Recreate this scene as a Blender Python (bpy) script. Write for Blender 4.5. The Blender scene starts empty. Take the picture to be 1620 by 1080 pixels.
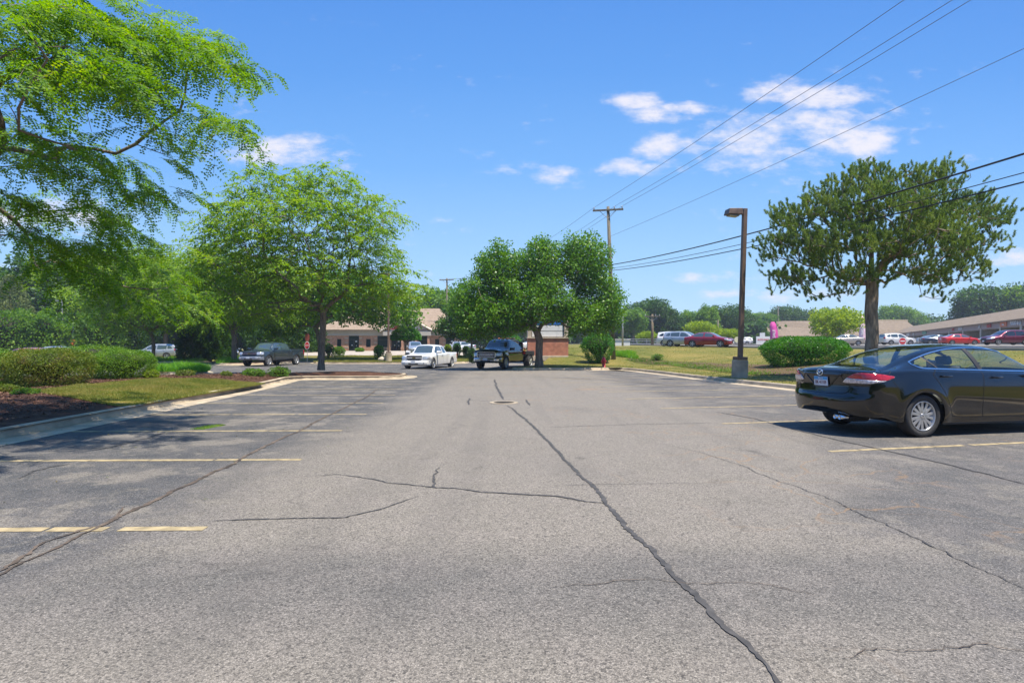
import bpy, bmesh, math, random
import numpy as np
from mathutils import Vector, Matrix
R = math.radians
SC = bpy.context.scene
COL = SC.collection
# ------------------------------------------------------------------ camera
H, F, CX, HY = 1.40, 900.0, 810.0, 550.0      # eye height, focal length, principal column, horizon row
cd = bpy.data.cameras.new("camera"); cam = bpy.data.objects.new("camera", cd); COL.objects.link(cam)
cam.location = (0, 0, H); cam.rotation_euler = (R(90), 0, 0)
cd.sensor_width = 36; cd.lens = 36*F/1620; cd.shift_y = (HY-540)/1620
cd.clip_start = 0.05; cd.clip_end = 3000
SC.camera = cam
# ------------------------------------------------------------------ sun and sky
SUN_EL, SUN_AZ = 68.0, 128.0                   # azimuth measured from +Y towards +X
sd = bpy.data.lights.new("sun", 'SUN'); sun = bpy.data.objects.new("sun", sd); COL.objects.link(sun)
sd.energy = 3.4; sd.angle = R(0.6); sd.color = (1, .93, .81)
d = Vector((math.sin(R(SUN_AZ))*math.cos(R(SUN_EL)), math.cos(R(SUN_AZ))*math.cos(R(SUN_EL)), math.sin(R(SUN_EL))))
sun.rotation_euler = d.to_track_quat('Z', 'Y').to_euler(); sun.location = (0, 0, 60)
W = bpy.data.worlds.new("World"); SC.world = W; W.use_nodes = True
SC.view_settings.view_transform = 'Standard'; SC.view_settings.look = 'None'
SC.view_settings.exposure = 1.2; SC.view_settings.gamma = 1.0
SC.cycles.use_denoising = True
SC.cycles.max_bounces = 8; SC.cycles.transparent_max_bounces = 24
SC.cycles.diffuse_bounces = 4; SC.cycles.glossy_bounces = 3
SC.cycles.caustics_reflective = False; SC.cycles.caustics_refractive = False

def NT(nt):
    """small node-graph helper: n(type, inputs..., attr=value) -> node"""
    def n(t, *ins, **kw):
        nd = nt.nodes.new(t)
        for k, v in kw.items(): setattr(nd, k, v)
        for i, v in enumerate(ins):
            if v is None: continue
            if isinstance(v, bpy.types.NodeSocket): nt.links.new(v, nd.inputs[i])
            elif isinstance(v, bpy.types.Node): nt.links.new(v.outputs[0], nd.inputs[i])
            else: nd.inputs[i].default_value = v
        return nd
    return n

SKYK = 1/(2**1.12*.105)
def build_world():
    nt = W.node_tree; nt.nodes.clear(); n = NT(nt)
    sky = nt.nodes.new('ShaderNodeTexSky'); sky.sky_type = 'NISHITA'; sky.sun_disc = False
    sky.sun_elevation = R(SUN_EL); sky.sun_rotation = R(SUN_AZ)
    sky.altitude = 200; sky.air_density = 1.0; sky.dust_density = 0.3; sky.ozone_density = 3.0
    tc = nt.nodes.new('ShaderNodeTexCoord')
    sp = n('ShaderNodeSeparateXYZ', tc.outputs['Generated'])
    M = lambda op, a, b=None, c=None: n('ShaderNodeMath', a, b, c, operation=op).outputs[0]
    yy = M('MAXIMUM', sp.outputs[1], 0.02)
    u = M('DIVIDE', sp.outputs[0], yy); w = M('DIVIDE', sp.outputs[2], yy)
    cv = n('ShaderNodeCombineXYZ', u, M('MULTIPLY', w, 2.2), 0.0)
    nz = n('ShaderNodeTexNoise', cv.outputs[0], noise_dimensions='3D')
    nz.inputs['Scale'].default_value = 9; nz.inputs['Detail'].default_value = 7; nz.inputs['Roughness'].default_value = .66
    nz2 = n('ShaderNodeTexNoise', cv.outputs[0]); nz2.inputs['Scale'].default_value = 30; nz2.inputs['Detail'].default_value = 4
    clouds = [ (1010,162,42,12,1.1),(1085,172,50,12,1.1),(1040,180,70,14,.9),(1280,152,95,22,1.15),(1225,150,50,18,1.1),(1370,160,70,14,.5),
      (1040,232,38,19,1.1),(985,266,52,14,1.1),(1180,205,90,24,.55),(1290,188,120,18,.95),(1200,235,110,34,.9),(1345,220,78,24,1.2),
      (1220,250,80,24,.9),(880,272,46,14,.75),(430,236,80,24,1.0),(475,246,60,14,.9),(790,275,60,14,.4),(700,347,38,9,.6),(700,362,55,7,.4),
      (1090,440,46,8,.8),(1130,466,45,8,.8),(1200,437,60,10,.75),(1590,410,48,15,1.0),(1480,472,50,9,.7),(60,340,120,26,1.0),(60,440,120,26,.8),(860,223,24,6,.35),(1300,300,220,60,.1),(545,268,26,7,.4),(1250,466,120,14,.6)]
    tot = None
    for (x, y, a, b, s) in clouds:
        x, y, a, b = (x-CX)/F, (HY-y)/F, a/F*1.18, b/F*1.25
        du = M('MULTIPLY', M('SUBTRACT', u, x), 1/a); dw = M('MULTIPLY', M('SUBTRACT', w, y), 1/b)
        q = M('MULTIPLY', M('ADD', M('MULTIPLY', du, du), M('MULTIPLY', dw, dw)), -1.0)
        e = M('MULTIPLY', M('EXPONENT', q), s)
        tot = e if tot is None else M('MAXIMUM', tot, e)
    tot = M('MINIMUM', tot, 1.0)
    el = n('ShaderNodeMapRange', w, -.02, .65, 0., 1.)
    cr = n('ShaderNodeValToRGB', el.outputs[0]); e = cr.color_ramp.elements
    stops = [(0., (.60, .79, .99)), (.10, (.49, .73, .99)), (.25, (.355, .63, .985)), (.5, (.19, .465, .95)), (.75, (.115, .355, .87)), (1., (.08, .285, .80))]
    e[0].position, e[0].color = 0., (*stops[0][1], 1); e[1].position, e[1].color = 1., (*stops[-1][1], 1)
    for p_, c_ in stops[1:-1]: q_ = e.new(p_); q_.color = (*c_, 1)
    sc_ = n('ShaderNodeVectorMath', cr.outputs[0], (SKYK, SKYK, SKYK), operation='MULTIPLY')
    hs = nt.nodes.new('ShaderNodeMix'); hs.data_type = 'RGBA'; hs.inputs[0].default_value = .9
    nt.links.new(sky.outputs[0], hs.inputs[6]); nt.links.new(sc_.outputs[0], hs.inputs[7]); hs = hs.outputs[2]
    v = M('ADD', tot, M('MULTIPLY', M('SUBTRACT', nz.outputs[0], .52), 2.6))
    v = M('ADD', v, M('MULTIPLY', M('SUBTRACT', nz2.outputs[0], .5), .7))
    mr = n('ShaderNodeMapRange', v, .22, 1.22, 0.0, .90, interpolation_type='SMOOTHSTEP')
    # thin haze of cirrus everywhere
    mask = M('MULTIPLY', mr.outputs[0], M('GREATER_THAN', sp.outputs[1], 0.02))
    mx = nt.nodes.new('ShaderNodeMix'); mx.data_type = 'RGBA'
    nt.links.new(mask, mx.inputs[0]); nt.links.new(hs, mx.inputs[6]); mx.inputs[7].default_value = (.92*SKYK, .885*SKYK, .945*SKYK, 1)
    bg = n('ShaderNodeBackground', mx.outputs[2], .105)
    out = nt.nodes.new('ShaderNodeOutputWorld'); nt.links.new(bg.outputs[0], out.inputs[0])
build_world()

# ------------------------------------------------------------------ helpers
def tag(o, label=None, cat=None, group=None, kind=None):
    if label: o['label'] = label
    if cat: o['category'] = cat
    if group: o['group'] = group
    if kind: o['kind'] = kind
    return o
def empty(name, loc=(0, 0, 0), rz=0, label=None, cat=None, group=None):
    o = bpy.data.objects.new(name, None); COL.objects.link(o); o.location = loc; o.rotation_euler = (0, 0, rz)
    o.empty_display_size = .2
    return tag(o, label, cat, group)
def mesh_np(name, V, Fs, mats, parent=None, smooth=False, mi=None):
    """Fs: (n,k) array or list of index lists"""
    me = bpy.data.meshes.new(name)
    V = np.asarray(V, dtype=np.float32).reshape(-1, 3)
    if isinstance(Fs, np.ndarray):
        k = Fs.shape[1]; nf = len(Fs); li = Fs.astype(np.int32).ravel(); ls = np.arange(nf, dtype=np.int32)*k; lt = np.full(nf, k, dtype=np.int32)
    else:
        nf = len(Fs); lt = np.array([len(f) for f in Fs], dtype=np.int32)
        ls = np.concatenate([[0], np.cumsum(lt)[:-1]]).astype(np.int32) if nf else np.zeros(0, np.int32)
        li = np.array([i for f in Fs for i in f], dtype=np.int32)
    me.vertices.add(len(V)); me.vertices.foreach_set('co', V.ravel())
    me.loops.add(len(li)); me.loops.foreach_set('vertex_index', li)
    me.polygons.add(nf); me.polygons.foreach_set('loop_start', ls); me.polygons.foreach_set('loop_total', lt)
    if mi is not None: me.polygons.foreach_set('material_index', np.asarray(mi, dtype=np.int32))
    me.polygons.foreach_set('use_smooth', np.full(nf, bool(smooth)))
    me.update(calc_edges=True); me.validate()
    for m in (mats if isinstance(mats, (list, tuple)) else [mats]): me.materials.append(m)
    o = bpy.data.objects.new(name, me); COL.objects.link(o)
    if parent: o.parent = parent
    return o
class MB:
    """collects boxes, tubes and polygons; build() links them as one mesh object"""
    def __init__(s): s.v = []; s.f = []; s.m = []; s.sm = []
    def add(s, V, Fs, mi=0):
        b = len(s.v); s.v += [tuple(p) for p in V]; s.f += [[i+b for i in f] for f in Fs]; s.m += [mi]*len(Fs); return s
    def box(s, x0, x1, y0, y1, z0, z1, mi=0, M=None, bev=0):
        c = [(x0,y0,z0),(x1,y0,z0),(x1,y1,z0),(x0,y1,z0),(x0,y0,z1),(x1,y0,z1),(x1,y1,z1),(x0,y1,z1)]
        if M is not None: c = [tuple(M @ Vector(p)) for p in c]
        return s.add(c, [(0,3,2,1),(4,5,6,7),(0,1,5,4),(1,2,6,5),(2,3,7,6),(3,0,4,7)], mi)
    def tube(s, pts, r, n=8, mi=0, cap=True):
        pts = [Vector(p) for p in pts]; rs = r if isinstance(r, (list, tuple)) else [r]*len(pts)
        b = len(s.v); u = None
        for i, p in enumerate(pts):
            t = (pts[min(i+1, len(pts)-1)]-pts[max(i-1, 0)]).normalized()
            if u is None: u = t.orthogonal().normalized()
            else: u = (u-t*u.dot(t)).normalized()
            w = t.cross(u)
            for k in range(n):
                a = 2*math.pi*(k+.5)/n; s.v.append(tuple(p+(u*math.cos(a)+w*math.sin(a))*rs[i]))
        for i in range(len(pts)-1):
            for k in range(n):
                k2 = (k+1) % n; s.f.append([b+i*n+k, b+i*n+k2, b+(i+1)*n+k2, b+(i+1)*n+k]); s.m.append(mi)
        if cap:
            s.f.append([b+k for k in range(n)][::-1]); s.f.append([b+(len(pts)-1)*n+k for k in range(n)]); s.m += [mi, mi]
        return s
    def lathe(s, prof, n=24, M=None, mi=0, closed=True):
        """prof [(r,z)] about z"""
        b = len(s.v)
        for (r, z) in prof:
            for k in range(n):
                a = 2*math.pi*k/n; p = Vector((r*math.cos(a), r*math.sin(a), z)); s.v.append(tuple(M @ p if M is not None else p))
        for i in range(len(prof)-1):
            for k in range(n):
                k2 = (k+1) % n; s.f.append([b+i*n+k, b+i*n+k2, b+(i+1)*n+k2, b+(i+1)*n+k]); s.m.append(mi)
        if closed:
            s.f.append([b+k for k in range(n)][::-1]); s.f.append([b+(len(prof)-1)*n+k for k in range(n)]); s.m += [mi, mi]
        return s
    def prism(s, poly, z0, z1, M=None, mi=0):
        n = len(poly); c = [(x, y, z0) for x, y in poly]+[(x, y, z1) for x, y in poly]
        if M is not None: c = [tuple(M @ Vector(p)) for p in c]
        return s.add(c, [list(range(n))[::-1], list(range(n, 2*n))]+[(i, (i+1) % n, n+(i+1) % n, n+i) for i in range(n)], mi)
    def build(s, name, mats, parent=None, smooth=False, bevel=0, seg=2):
        o = mesh_np(name, s.v, s.f, mats, parent, smooth, s.m)
        if bevel:
            md = o.modifiers.new('bevel', 'BEVEL'); md.width = bevel; md.segments = seg; md.limit_method = 'ANGLE'; md.angle_limit = R(40)
        return o
def children(o): return [c for c in bpy.data.objects if c.parent == o]
def copy_tree(o, parent=None, kids=None):
    if kids is None:
        kids = {}
        for c in bpy.data.objects:
            if c.parent: kids.setdefault(c.parent.name, []).append(c)
    c = o.copy(); COL.objects.link(c); c.parent = parent
    if parent: c.matrix_parent_inverse = o.matrix_parent_inverse
    for ch in kids.get(o.name, []): copy_tree(ch, c, kids)
    return c
def text_mesh(txt, size, depth, name, mat, parent, M, bold=0.0, align='CENTER', sx=1.0):
    cu = bpy.data.curves.new(name, 'FONT'); cu.body = txt; cu.size = size; cu.extrude = depth; cu.offset = bold
    cu.align_x = align; cu.align_y = 'CENTER'; cu.resolution_u = 3
    t = bpy.data.objects.new('tmp', cu); COL.objects.link(t)
    dg = bpy.context.evaluated_depsgraph_get(); me = bpy.data.meshes.new_from_object(t.evaluated_get(dg))
    bpy.data.objects.remove(t); bpy.data.curves.remove(cu)
    me.transform(M @ Matrix.Diagonal((sx, 1, 1, 1))); me.materials.clear(); me.materials.append(mat); me.name = name
    o = bpy.data.objects.new(name, me); COL.objects.link(o); o.parent = parent
    return o

# ------------------------------------------------------------------ terrain
def ss(x): x = np.clip(x, 0, 1); return x*x*(3-2*x)
BPX = np.array([-60, -10, 0, 9.6, 19.5, 24, 31, 37.6, 60, 400.]); BPV = np.array([24.5, 15, 12.9, 11.1, 9.35, 8.55, 7.85, 6.9, 2.5, -66.])
def Bx(y): return np.interp(y, BPX, BPV)
def hgt(x, y):
    x = np.asarray(x, float); y = np.asarray(y, float)
    t = np.maximum(x-Bx(y), (y-37.6)*1.3*ss((x+1)/2)); t = np.maximum(t, 0)
    hr = .15+1.10*ss((t-1)/16.5)+.006*np.clip(t-17.5, 0, 60)+.006*(np.clip(y, 30, 260)-30)*ss((t-8)/10)
    hl = .15+.85*ss((y-51)/36)*ss((x+60)/30)+.004*np.clip(y-90, 0, 200)
    w = ss(x/3.4); w = np.where(y < 37, np.where(x > Bx(y)-.1, 1, w), w)
    return hl*(1-w)+hr*w
def G(px, py, z=0.0):
    Y = F*(H-z)/(py-HY); return ((px-CX)/F*Y, Y)
def GH(px, py):
    """where the pixel's ray meets the terrain"""
    Y = 8.0
    for i in range(4000):
        X = (px-CX)/F*Y; z = H-(py-HY)/F*Y
        if z <= float(hgt(X, Y)): break
        Y += .1
    return (X, Y)
def PX(px, Y): return (px-CX)/F*Y
def PZ(py, Y): return H+(HY-py)/F*Y

# polygon clipping against a scalar field -------------------------------------------------
def poly_sdf(poly, X, Y):
    """positive inside"""
    P = np.asarray(poly, float); n = len(P); d = np.full(X.shape, 1e9); ins = np.zeros(X.shape, bool)
    for i in range(n):
        a = P[i]; b = P[(i+1) % n]; e = b-a; wx = X-a[0]; wy = Y-a[1]
        t = np.clip((wx*e[0]+wy*e[1])/max(e.dot(e), 1e-12), 0, 1)
        d = np.minimum(d, (wx-e[0]*t)**2+(wy-e[1]*t)**2)
        c = ((a[1] <= Y) & (b[1] > Y)) | ((b[1] <= Y) & (a[1] > Y))
        if abs(e[1]) > 1e-12: ins ^= c & (X < a[0]+(Y-a[1])*e[0]/e[1])
    return np.where(ins, 1, -1)*np.sqrt(d)
class Soup:
    """polygon mesh with vertex attributes that can be cut along the zero of a field"""
    def __init__(s, V, Fs): s.V = np.asarray(V, float); s.F = [list(f) for f in Fs]
    def cut(s, fld):
        """fld(V)->scalar per row (col 0-2 = xyz, rest attributes); returns (inside, outside)"""
        v = fld(s.V); v = np.where(np.abs(v) < 1e-7, 1e-7, v); pos = v > 0; I, O = [], []; new = []; cache = {}; nb = len(s.V); V = s.V
        for f in s.F:
            c = 0
            for i in f: c += pos[i]
            if c == len(f): I.append(f); continue
            if c == 0: O.append(f); continue
            a, b = [], []
            for k, i in enumerate(f):
                j = f[(k+1) % len(f)]
                (a if pos[i] else b).append(i)
                if pos[i] != pos[j]:
                    key = (i, j) if i < j else (j, i)
                    q = cache.get(key)
                    if q is None:
                        t = v[key[0]]/(v[key[0]]-v[key[1]]); new.append(V[key[0]]*(1-t)+V[key[1]]*t); q = nb+len(new)-1; cache[key] = q
                    a.append(q); b.append(q)
            if len(a) > 2: I.append(a)
            if len(b) > 2: O.append(b)
        VV = np.vstack([V, np.array(new)]) if new else V
        return Soup(VV, I), Soup(VV, O)
    def compact(s):
        used = sorted({i for f in s.F for i in f}); mp = {o: k for k, o in enumerate(used)}
        return s.V[used] if used else s.V[:0], [[mp[i] for i in f] for f in s.F]
    def build(s, name, mats, parent=None, smooth=True, solid=0, off=-1):
        V, Fs = s.compact(); o = mesh_np(name, V[:, :3], Fs, mats, parent, smooth)
        if solid: md = o.modifiers.new('thick', 'SOLIDIFY'); md.thickness = solid; md.offset = off
        return o
def grid_soup(x0, x1, y0, y1, step, zf):
    nx = max(1, int(math.ceil((x1-x0)/step))); ny = max(1, int(math.ceil((y1-y0)/step)))
    X, Y = np.meshgrid(np.linspace(x0, x1, nx+1), np.linspace(y0, y1, ny+1)); Z = zf(X, Y)*np.ones_like(X)
    V = np.stack([X.ravel(), Y.ravel(), Z.ravel()], 1); i = np.arange(nx*ny); a = (i//nx)*(nx+1)+i % nx
    return Soup(V, np.stack([a, a+1, a+nx+2, a+nx+1], 1).tolist())
def sheet(name, poly, zf, step, mat, smooth=True):
    P = np.asarray(poly, float); g = grid_soup(P[:, 0].min()-.01, P[:, 0].max()+.01, P[:, 1].min()-.01, P[:, 1].max()+.01, step, zf)
    i, _ = g.cut(lambda V: poly_sdf(poly, V[:, 0], V[:, 1]))
    return i.build(name, mat, None, smooth)
def smooth_line(pts, it=2, closed=False):
    p = [np.array(q, float) for q in pts]
    for _ in range(it):
        q = [] if closed else [p[0]]
        for i in range(len(p) if closed else len(p)-1):
            a, b = p[i], p[(i+1) % len(p)]; q += [a*.75+b*.25, a*.25+b*.75]
        if not closed: q.append(p[-1])
        p = q
    return [tuple(q) for q in p]
def sweep(pts, prof, zf, name, mat, closed=False, smooth=False):
    """sweep a profile [(offset to the left, height)] along a plan polyline"""
    P = [np.array(p[:2], float) for p in pts]; n = len(P); V = []; Fs = []
    for i in range(n):
        a = P[i-1] if (i > 0 or closed) else P[i]; b = P[(i+1) % n] if (i < n-1 or closed) else P[i]
        t = b-a; t /= np.linalg.norm(t)+1e-9; nn = np.array([-t[1], t[0]])
        for (o, z) in prof: q = P[i]+nn*o; V.append((q[0], q[1], zf(P[i][0], P[i][1])+z))
    m = len(prof)
    for i in range(n if closed else n-1):
        j = (i+1) % n
        for k in range(m-1): Fs.append([i*m+k, i*m+k+1, j*m+k+1, j*m+k][::-1])
    return mesh_np(name, V, Fs, mat, None, smooth)
# ------------------------------------------------------------------ materials
MATS = {}
def newmat(name):
    m = bpy.data.materials.new(name); m.use_nodes = True; nt = m.node_tree; nt.nodes.clear(); n = NT(nt)
    out = nt.nodes.new('ShaderNodeOutputMaterial'); b = nt.nodes.new('ShaderNodeBsdfPrincipled'); nt.links.new(b.outputs[0], out.inputs[0])
    MATS[name] = m
    return m, nt, n, b, out
def c4(c): return (c[0], c[1], c[2], 1)
def pbr(name, col, rough=.6, metal=0, coat=0, var=.12, scale=6, bump=0, bscale=60, spec=.5, emit=0, vcol=None):
    if name in MATS: return MATS[name]
    m, nt, n, b, out = newmat(name)
    tc = nt.nodes.new('ShaderNodeTexCoord')
    nz = n('ShaderNodeTexNoise', tc.outputs['Object']); nz.inputs['Scale'].default_value = scale; nz.inputs['Detail'].default_value = 5
    k = vcol or tuple(v*(1-var) for v in col); k2 = tuple(min(1, v*(1+var)) for v in col)
    mr = n('ShaderNodeMapRange', nz.outputs[0], .35, .65, 0., 1.)
    mx = nt.nodes.new('ShaderNodeMix'); mx.data_type = 'RGBA'; nt.links.new(mr.outputs[0], mx.inputs[0])
    mx.inputs[6].default_value = c4(k); mx.inputs[7].default_value = c4(k2); nt.links.new(mx.outputs[2], b.inputs['Base Color'])
    b.inputs['Roughness'].default_value = rough; b.inputs['Metallic'].default_value = metal; b.inputs['Coat Weight'].default_value = coat
    b.inputs['Specular IOR Level'].default_value = spec; b.inputs['Coat Roughness'].default_value = .03
    if emit: nt.links.new(mx.outputs[2], b.inputs['Emission Color']); b.inputs['Emission Strength'].default_value = emit
    if bump:
        n2 = n('ShaderNodeTexNoise', tc.outputs['Object']); n2.inputs['Scale'].default_value = bscale; n2.inputs['Detail'].default_value = 6
        bp = nt.nodes.new('ShaderNodeBump'); bp.inputs['Strength'].default_value = bump; bp.inputs['Distance'].default_value = .02
        nt.links.new(n2.outputs[0], bp.inputs['Height']); nt.links.new(bp.outputs[0], b.inputs['Normal'])
    return m
def leafmat(name, cols, trans=.4, rough=.5, patch=1.2, tcol=None):
    """cols: list of greens; random per leaf, shifted by a slow noise so clumps differ"""
    m, nt, n, b, out = newmat(name)
    geo = nt.nodes.new('ShaderNodeNewGeometry'); tc = nt.nodes.new('ShaderNodeTexCoord')
    nz = n('ShaderNodeTexNoise', tc.outputs['Object']); nz.inputs['Scale'].default_value = patch; nz.inputs['Detail'].default_value = 3
    a = n('ShaderNodeMath', geo.outputs['Random Per Island'], .55, operation='MULTIPLY')
    mr = n('ShaderNodeMapRange', nz.outputs[0], .3, .7, -.05, .5); s = n('ShaderNodeMath', a.outputs[0], mr.outputs[0], operation='ADD')
    cr = n('ShaderNodeValToRGB', s.outputs[0]); e = cr.color_ramp.elements
    for i, c in enumerate(cols):
        if i < 2: el = e[i]; el.position = i/(len(cols)-1)
        else: el = e.new(i/(len(cols)-1))
        el.color = c4(c)
    e[1].position = 1/(len(cols)-1)
    nt.links.new(cr.outputs[0], b.inputs['Base Color']); b.inputs['Roughness'].default_value = rough; b.inputs['Specular IOR Level'].default_value = .35
    tr = nt.nodes.new('ShaderNodeBsdfTranslucent'); hs = n('ShaderNodeHueSaturation', .485, 1.15, 1.5, 1., cr.outputs[0]); nt.links.new(hs.outputs[0], tr.inputs[0])
    mix = nt.nodes.new('ShaderNodeMixShader'); mix.inputs[0].default_value = trans
    nt.links.new(b.outputs[0], mix.inputs[1]); nt.links.new(tr.outputs[0], mix.inputs[2]); nt.links.new(mix.outputs[0], out.inputs[0])
    return m
def ramp(nt, n, src, stops):
    cr = n('ShaderNodeValToRGB', src); e = cr.color_ramp.elements
    e[0].position, e[0].color = stops[0][0], c4(stops[0][1]); e[1].position, e[1].color = stops[-1][0], c4(stops[-1][1])
    for p, c in stops[1:-1]: x = e.new(p); x.color = c4(c)
    return cr
def mixc(nt, fac, a, b, mode='MIX'):
    mx = nt.nodes.new('ShaderNodeMix'); mx.data_type = 'RGBA'; mx.blend_type = mode
    for i, v in ((0, fac), (6, a), (7, b)):
        if isinstance(v, bpy.types.NodeSocket): nt.links.new(v, mx.inputs[i])
        else: mx.inputs[i].default_value = v if i == 0 else c4(v)
    return mx.outputs[2]

def asphalt_mat(name, lot=True):
    m, nt, n, b, out = newmat(name)
    tc = nt.nodes.new('ShaderNodeTexCoord'); P = tc.outputs['Object']; sp = n('ShaderNodeSeparateXYZ', P)
    M = lambda op, a, b=None, c=None: n('ShaderNodeMath', a, b, c, operation=op).outputs[0]
    def noise(sc, det=4, rough=.55, vec=P):
        q = n('ShaderNodeTexNoise', vec); q.inputs['Scale'].default_value = sc; q.inputs['Detail'].default_value = det; q.inputs['Roughness'].default_value = rough; return q.outputs[0]
    def mr(v, a, b, c=0., d=1.): return n('ShaderNodeMapRange', v, a, b, c, d, interpolation_type='SMOOTHSTEP').outputs[0]
    big = noise(.35, 5, .6); mid = noise(2.2, 5, .6); fine = noise(60, 3, .75); grit = noise(190, 2, .6)
    worn = (.214, .190, .156); seal_shade = (.060, .063, .067)
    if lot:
        # stalls keep more of the dark sealcoat than the driven aisle, plus painted tree shade on the left
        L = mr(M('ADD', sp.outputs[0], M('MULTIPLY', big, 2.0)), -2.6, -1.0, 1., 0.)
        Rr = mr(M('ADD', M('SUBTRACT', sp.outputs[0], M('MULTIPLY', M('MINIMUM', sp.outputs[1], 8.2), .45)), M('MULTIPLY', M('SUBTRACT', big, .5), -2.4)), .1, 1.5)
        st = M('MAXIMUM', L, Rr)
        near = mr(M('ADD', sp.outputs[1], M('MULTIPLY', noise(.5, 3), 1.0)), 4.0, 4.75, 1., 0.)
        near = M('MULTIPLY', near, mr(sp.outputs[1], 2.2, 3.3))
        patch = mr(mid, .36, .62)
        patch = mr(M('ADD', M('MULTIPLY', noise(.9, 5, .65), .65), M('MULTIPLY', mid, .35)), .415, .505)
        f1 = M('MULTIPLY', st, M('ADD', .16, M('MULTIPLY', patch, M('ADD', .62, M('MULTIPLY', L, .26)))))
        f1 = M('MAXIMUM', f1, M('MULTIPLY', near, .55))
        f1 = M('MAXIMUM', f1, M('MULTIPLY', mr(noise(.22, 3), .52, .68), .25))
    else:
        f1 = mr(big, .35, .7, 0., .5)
    col = mixc(nt, f1, worn, seal_shade)
    col = mixc(nt, mr(mid, .3, .75, 0., .35), col, (.26, .225, .195))
    # aggregate: light and dark stones bound in the tar
    v1 = nt.nodes.new('ShaderNodeTexVoronoi'); nt.links.new(P, v1.inputs['Vector']); v1.inputs['Scale'].default_value = 150
    v2 = nt.nodes.new('ShaderNodeTexVoronoi'); nt.links.new(P, v2.inputs['Vector']); v2.inputs['Scale'].default_value = 85
    s1 = n('ShaderNodeSeparateColor', v1.outputs['Color']).outputs[0]; s2 = n('ShaderNodeSeparateColor', v2.outputs['Color']).outputs[0]
    val = M('ADD', M('MULTIPLY', s1, .70), M('ADD', M('MULTIPLY', s2, .58), M('MULTIPLY', fine, .5)))
    hsv = n('ShaderNodeHueSaturation', .5, 1., 1., 1., col); nt.links.new(M('ADD', val, .13), hsv.inputs[2]); col = hsv.outputs[0]
    col = mixc(nt, mr(s1, .90, .97, 0., .6), col, (.37, .33, .28)); col = mixc(nt, mr(s2, .10, .03, 0., .45), col, (.045, .042, .04)); col = mixc(nt, mr(v1.outputs['Distance'], .45, .8, 0., .5), col, (.06, .056, .052))
    if lot:
        vc = n('ShaderNodeTexVoronoi', n('ShaderNodeVectorMath', P, n('ShaderNodeVectorMath', nt_noise_col(nt, n, P, 1.6), (.9, .9, 0), operation='MULTIPLY').outputs[0], operation='ADD').outputs[0], feature='DISTANCE_TO_EDGE')
        vc.inputs['Scale'].default_value = 1.1
        zone = M('MULTIPLY', mr(M('ADD', sp.outputs[0], M('MULTIPLY', sp.outputs[1], .2)), 1.6, 3.4), mr(noise(.45, 3), .44, .6))
        ck = M('MULTIPLY', mr(vc.outputs[0], .004, .022, 1., 0.), zone)
        col = mixc(nt, M('MULTIPLY', ck, .5), col, (.27, .17, .09))
        vl = n('ShaderNodeTexVoronoi', n('ShaderNodeVectorMath', P, n('ShaderNodeVectorMath', nt_noise_col(nt, n, P, 2.6), (.6, .6, 0), operation='MULTIPLY').outputs[0], operation='ADD').outputs[0], feature='DISTANCE_TO_EDGE')
        vl.inputs['Scale'].default_value = .38
        cl = M('MULTIPLY', mr(vl.outputs[0], .003, .010, 1., 0.), mr(noise(.7, 3), .52, .62))
        col = mixc(nt, M('MULTIPLY', cl, .28), col, (.05, .045, .04))
    if lot:
        oil = n('ShaderNodeTexVoronoi', n('ShaderNodeVectorMath', P, n('ShaderNodeVectorMath', nt_noise_col(nt, n, P, 7.), (.12, .12, 0), operation='MULTIPLY').outputs[0], operation='ADD').outputs[0]); oil.inputs['Scale'].default_value = .8
        os_ = n('ShaderNodeSeparateColor', oil.outputs['Color']).outputs[0]; om = M('MULTIPLY', mr(oil.outputs['Distance'], .10, .02), mr(os_, .55, .6)); col = mixc(nt, M('MULTIPLY', om, .5), col, (.05, .046, .042))
        wv = n('ShaderNodeCombineXYZ', M('MULTIPLY', sp.outputs[0], 1.6), M('MULTIPLY', sp.outputs[1], .06), 0.); tw = noise(1., 3, .5, wv.outputs[0]); col = mixc(nt, M('MULTIPLY', mr(tw, .52, .64), .16), col, (.10, .092, .084))
    nt.links.new(col, b.inputs['Base Color']); b.inputs['Roughness'].default_value = .86; b.inputs['Specular IOR Level'].default_value = .3
    bp = nt.nodes.new('ShaderNodeBump'); bp.inputs['Strength'].default_value = .4; bp.inputs['Distance'].default_value = .008
    hh = M('SUBTRACT', M('MULTIPLY', s1, .8), v1.outputs['Distance']); nt.links.new(hh, bp.inputs['Height']); nt.links.new(bp.outputs[0], b.inputs['Normal'])
    return m
def nt_noise_col(nt, n, P, sc):
    q = n('ShaderNodeTexNoise', P); q.inputs['Scale'].default_value = sc; q.inputs['Detail'].default_value = 3; return q.outputs[1]
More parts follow.
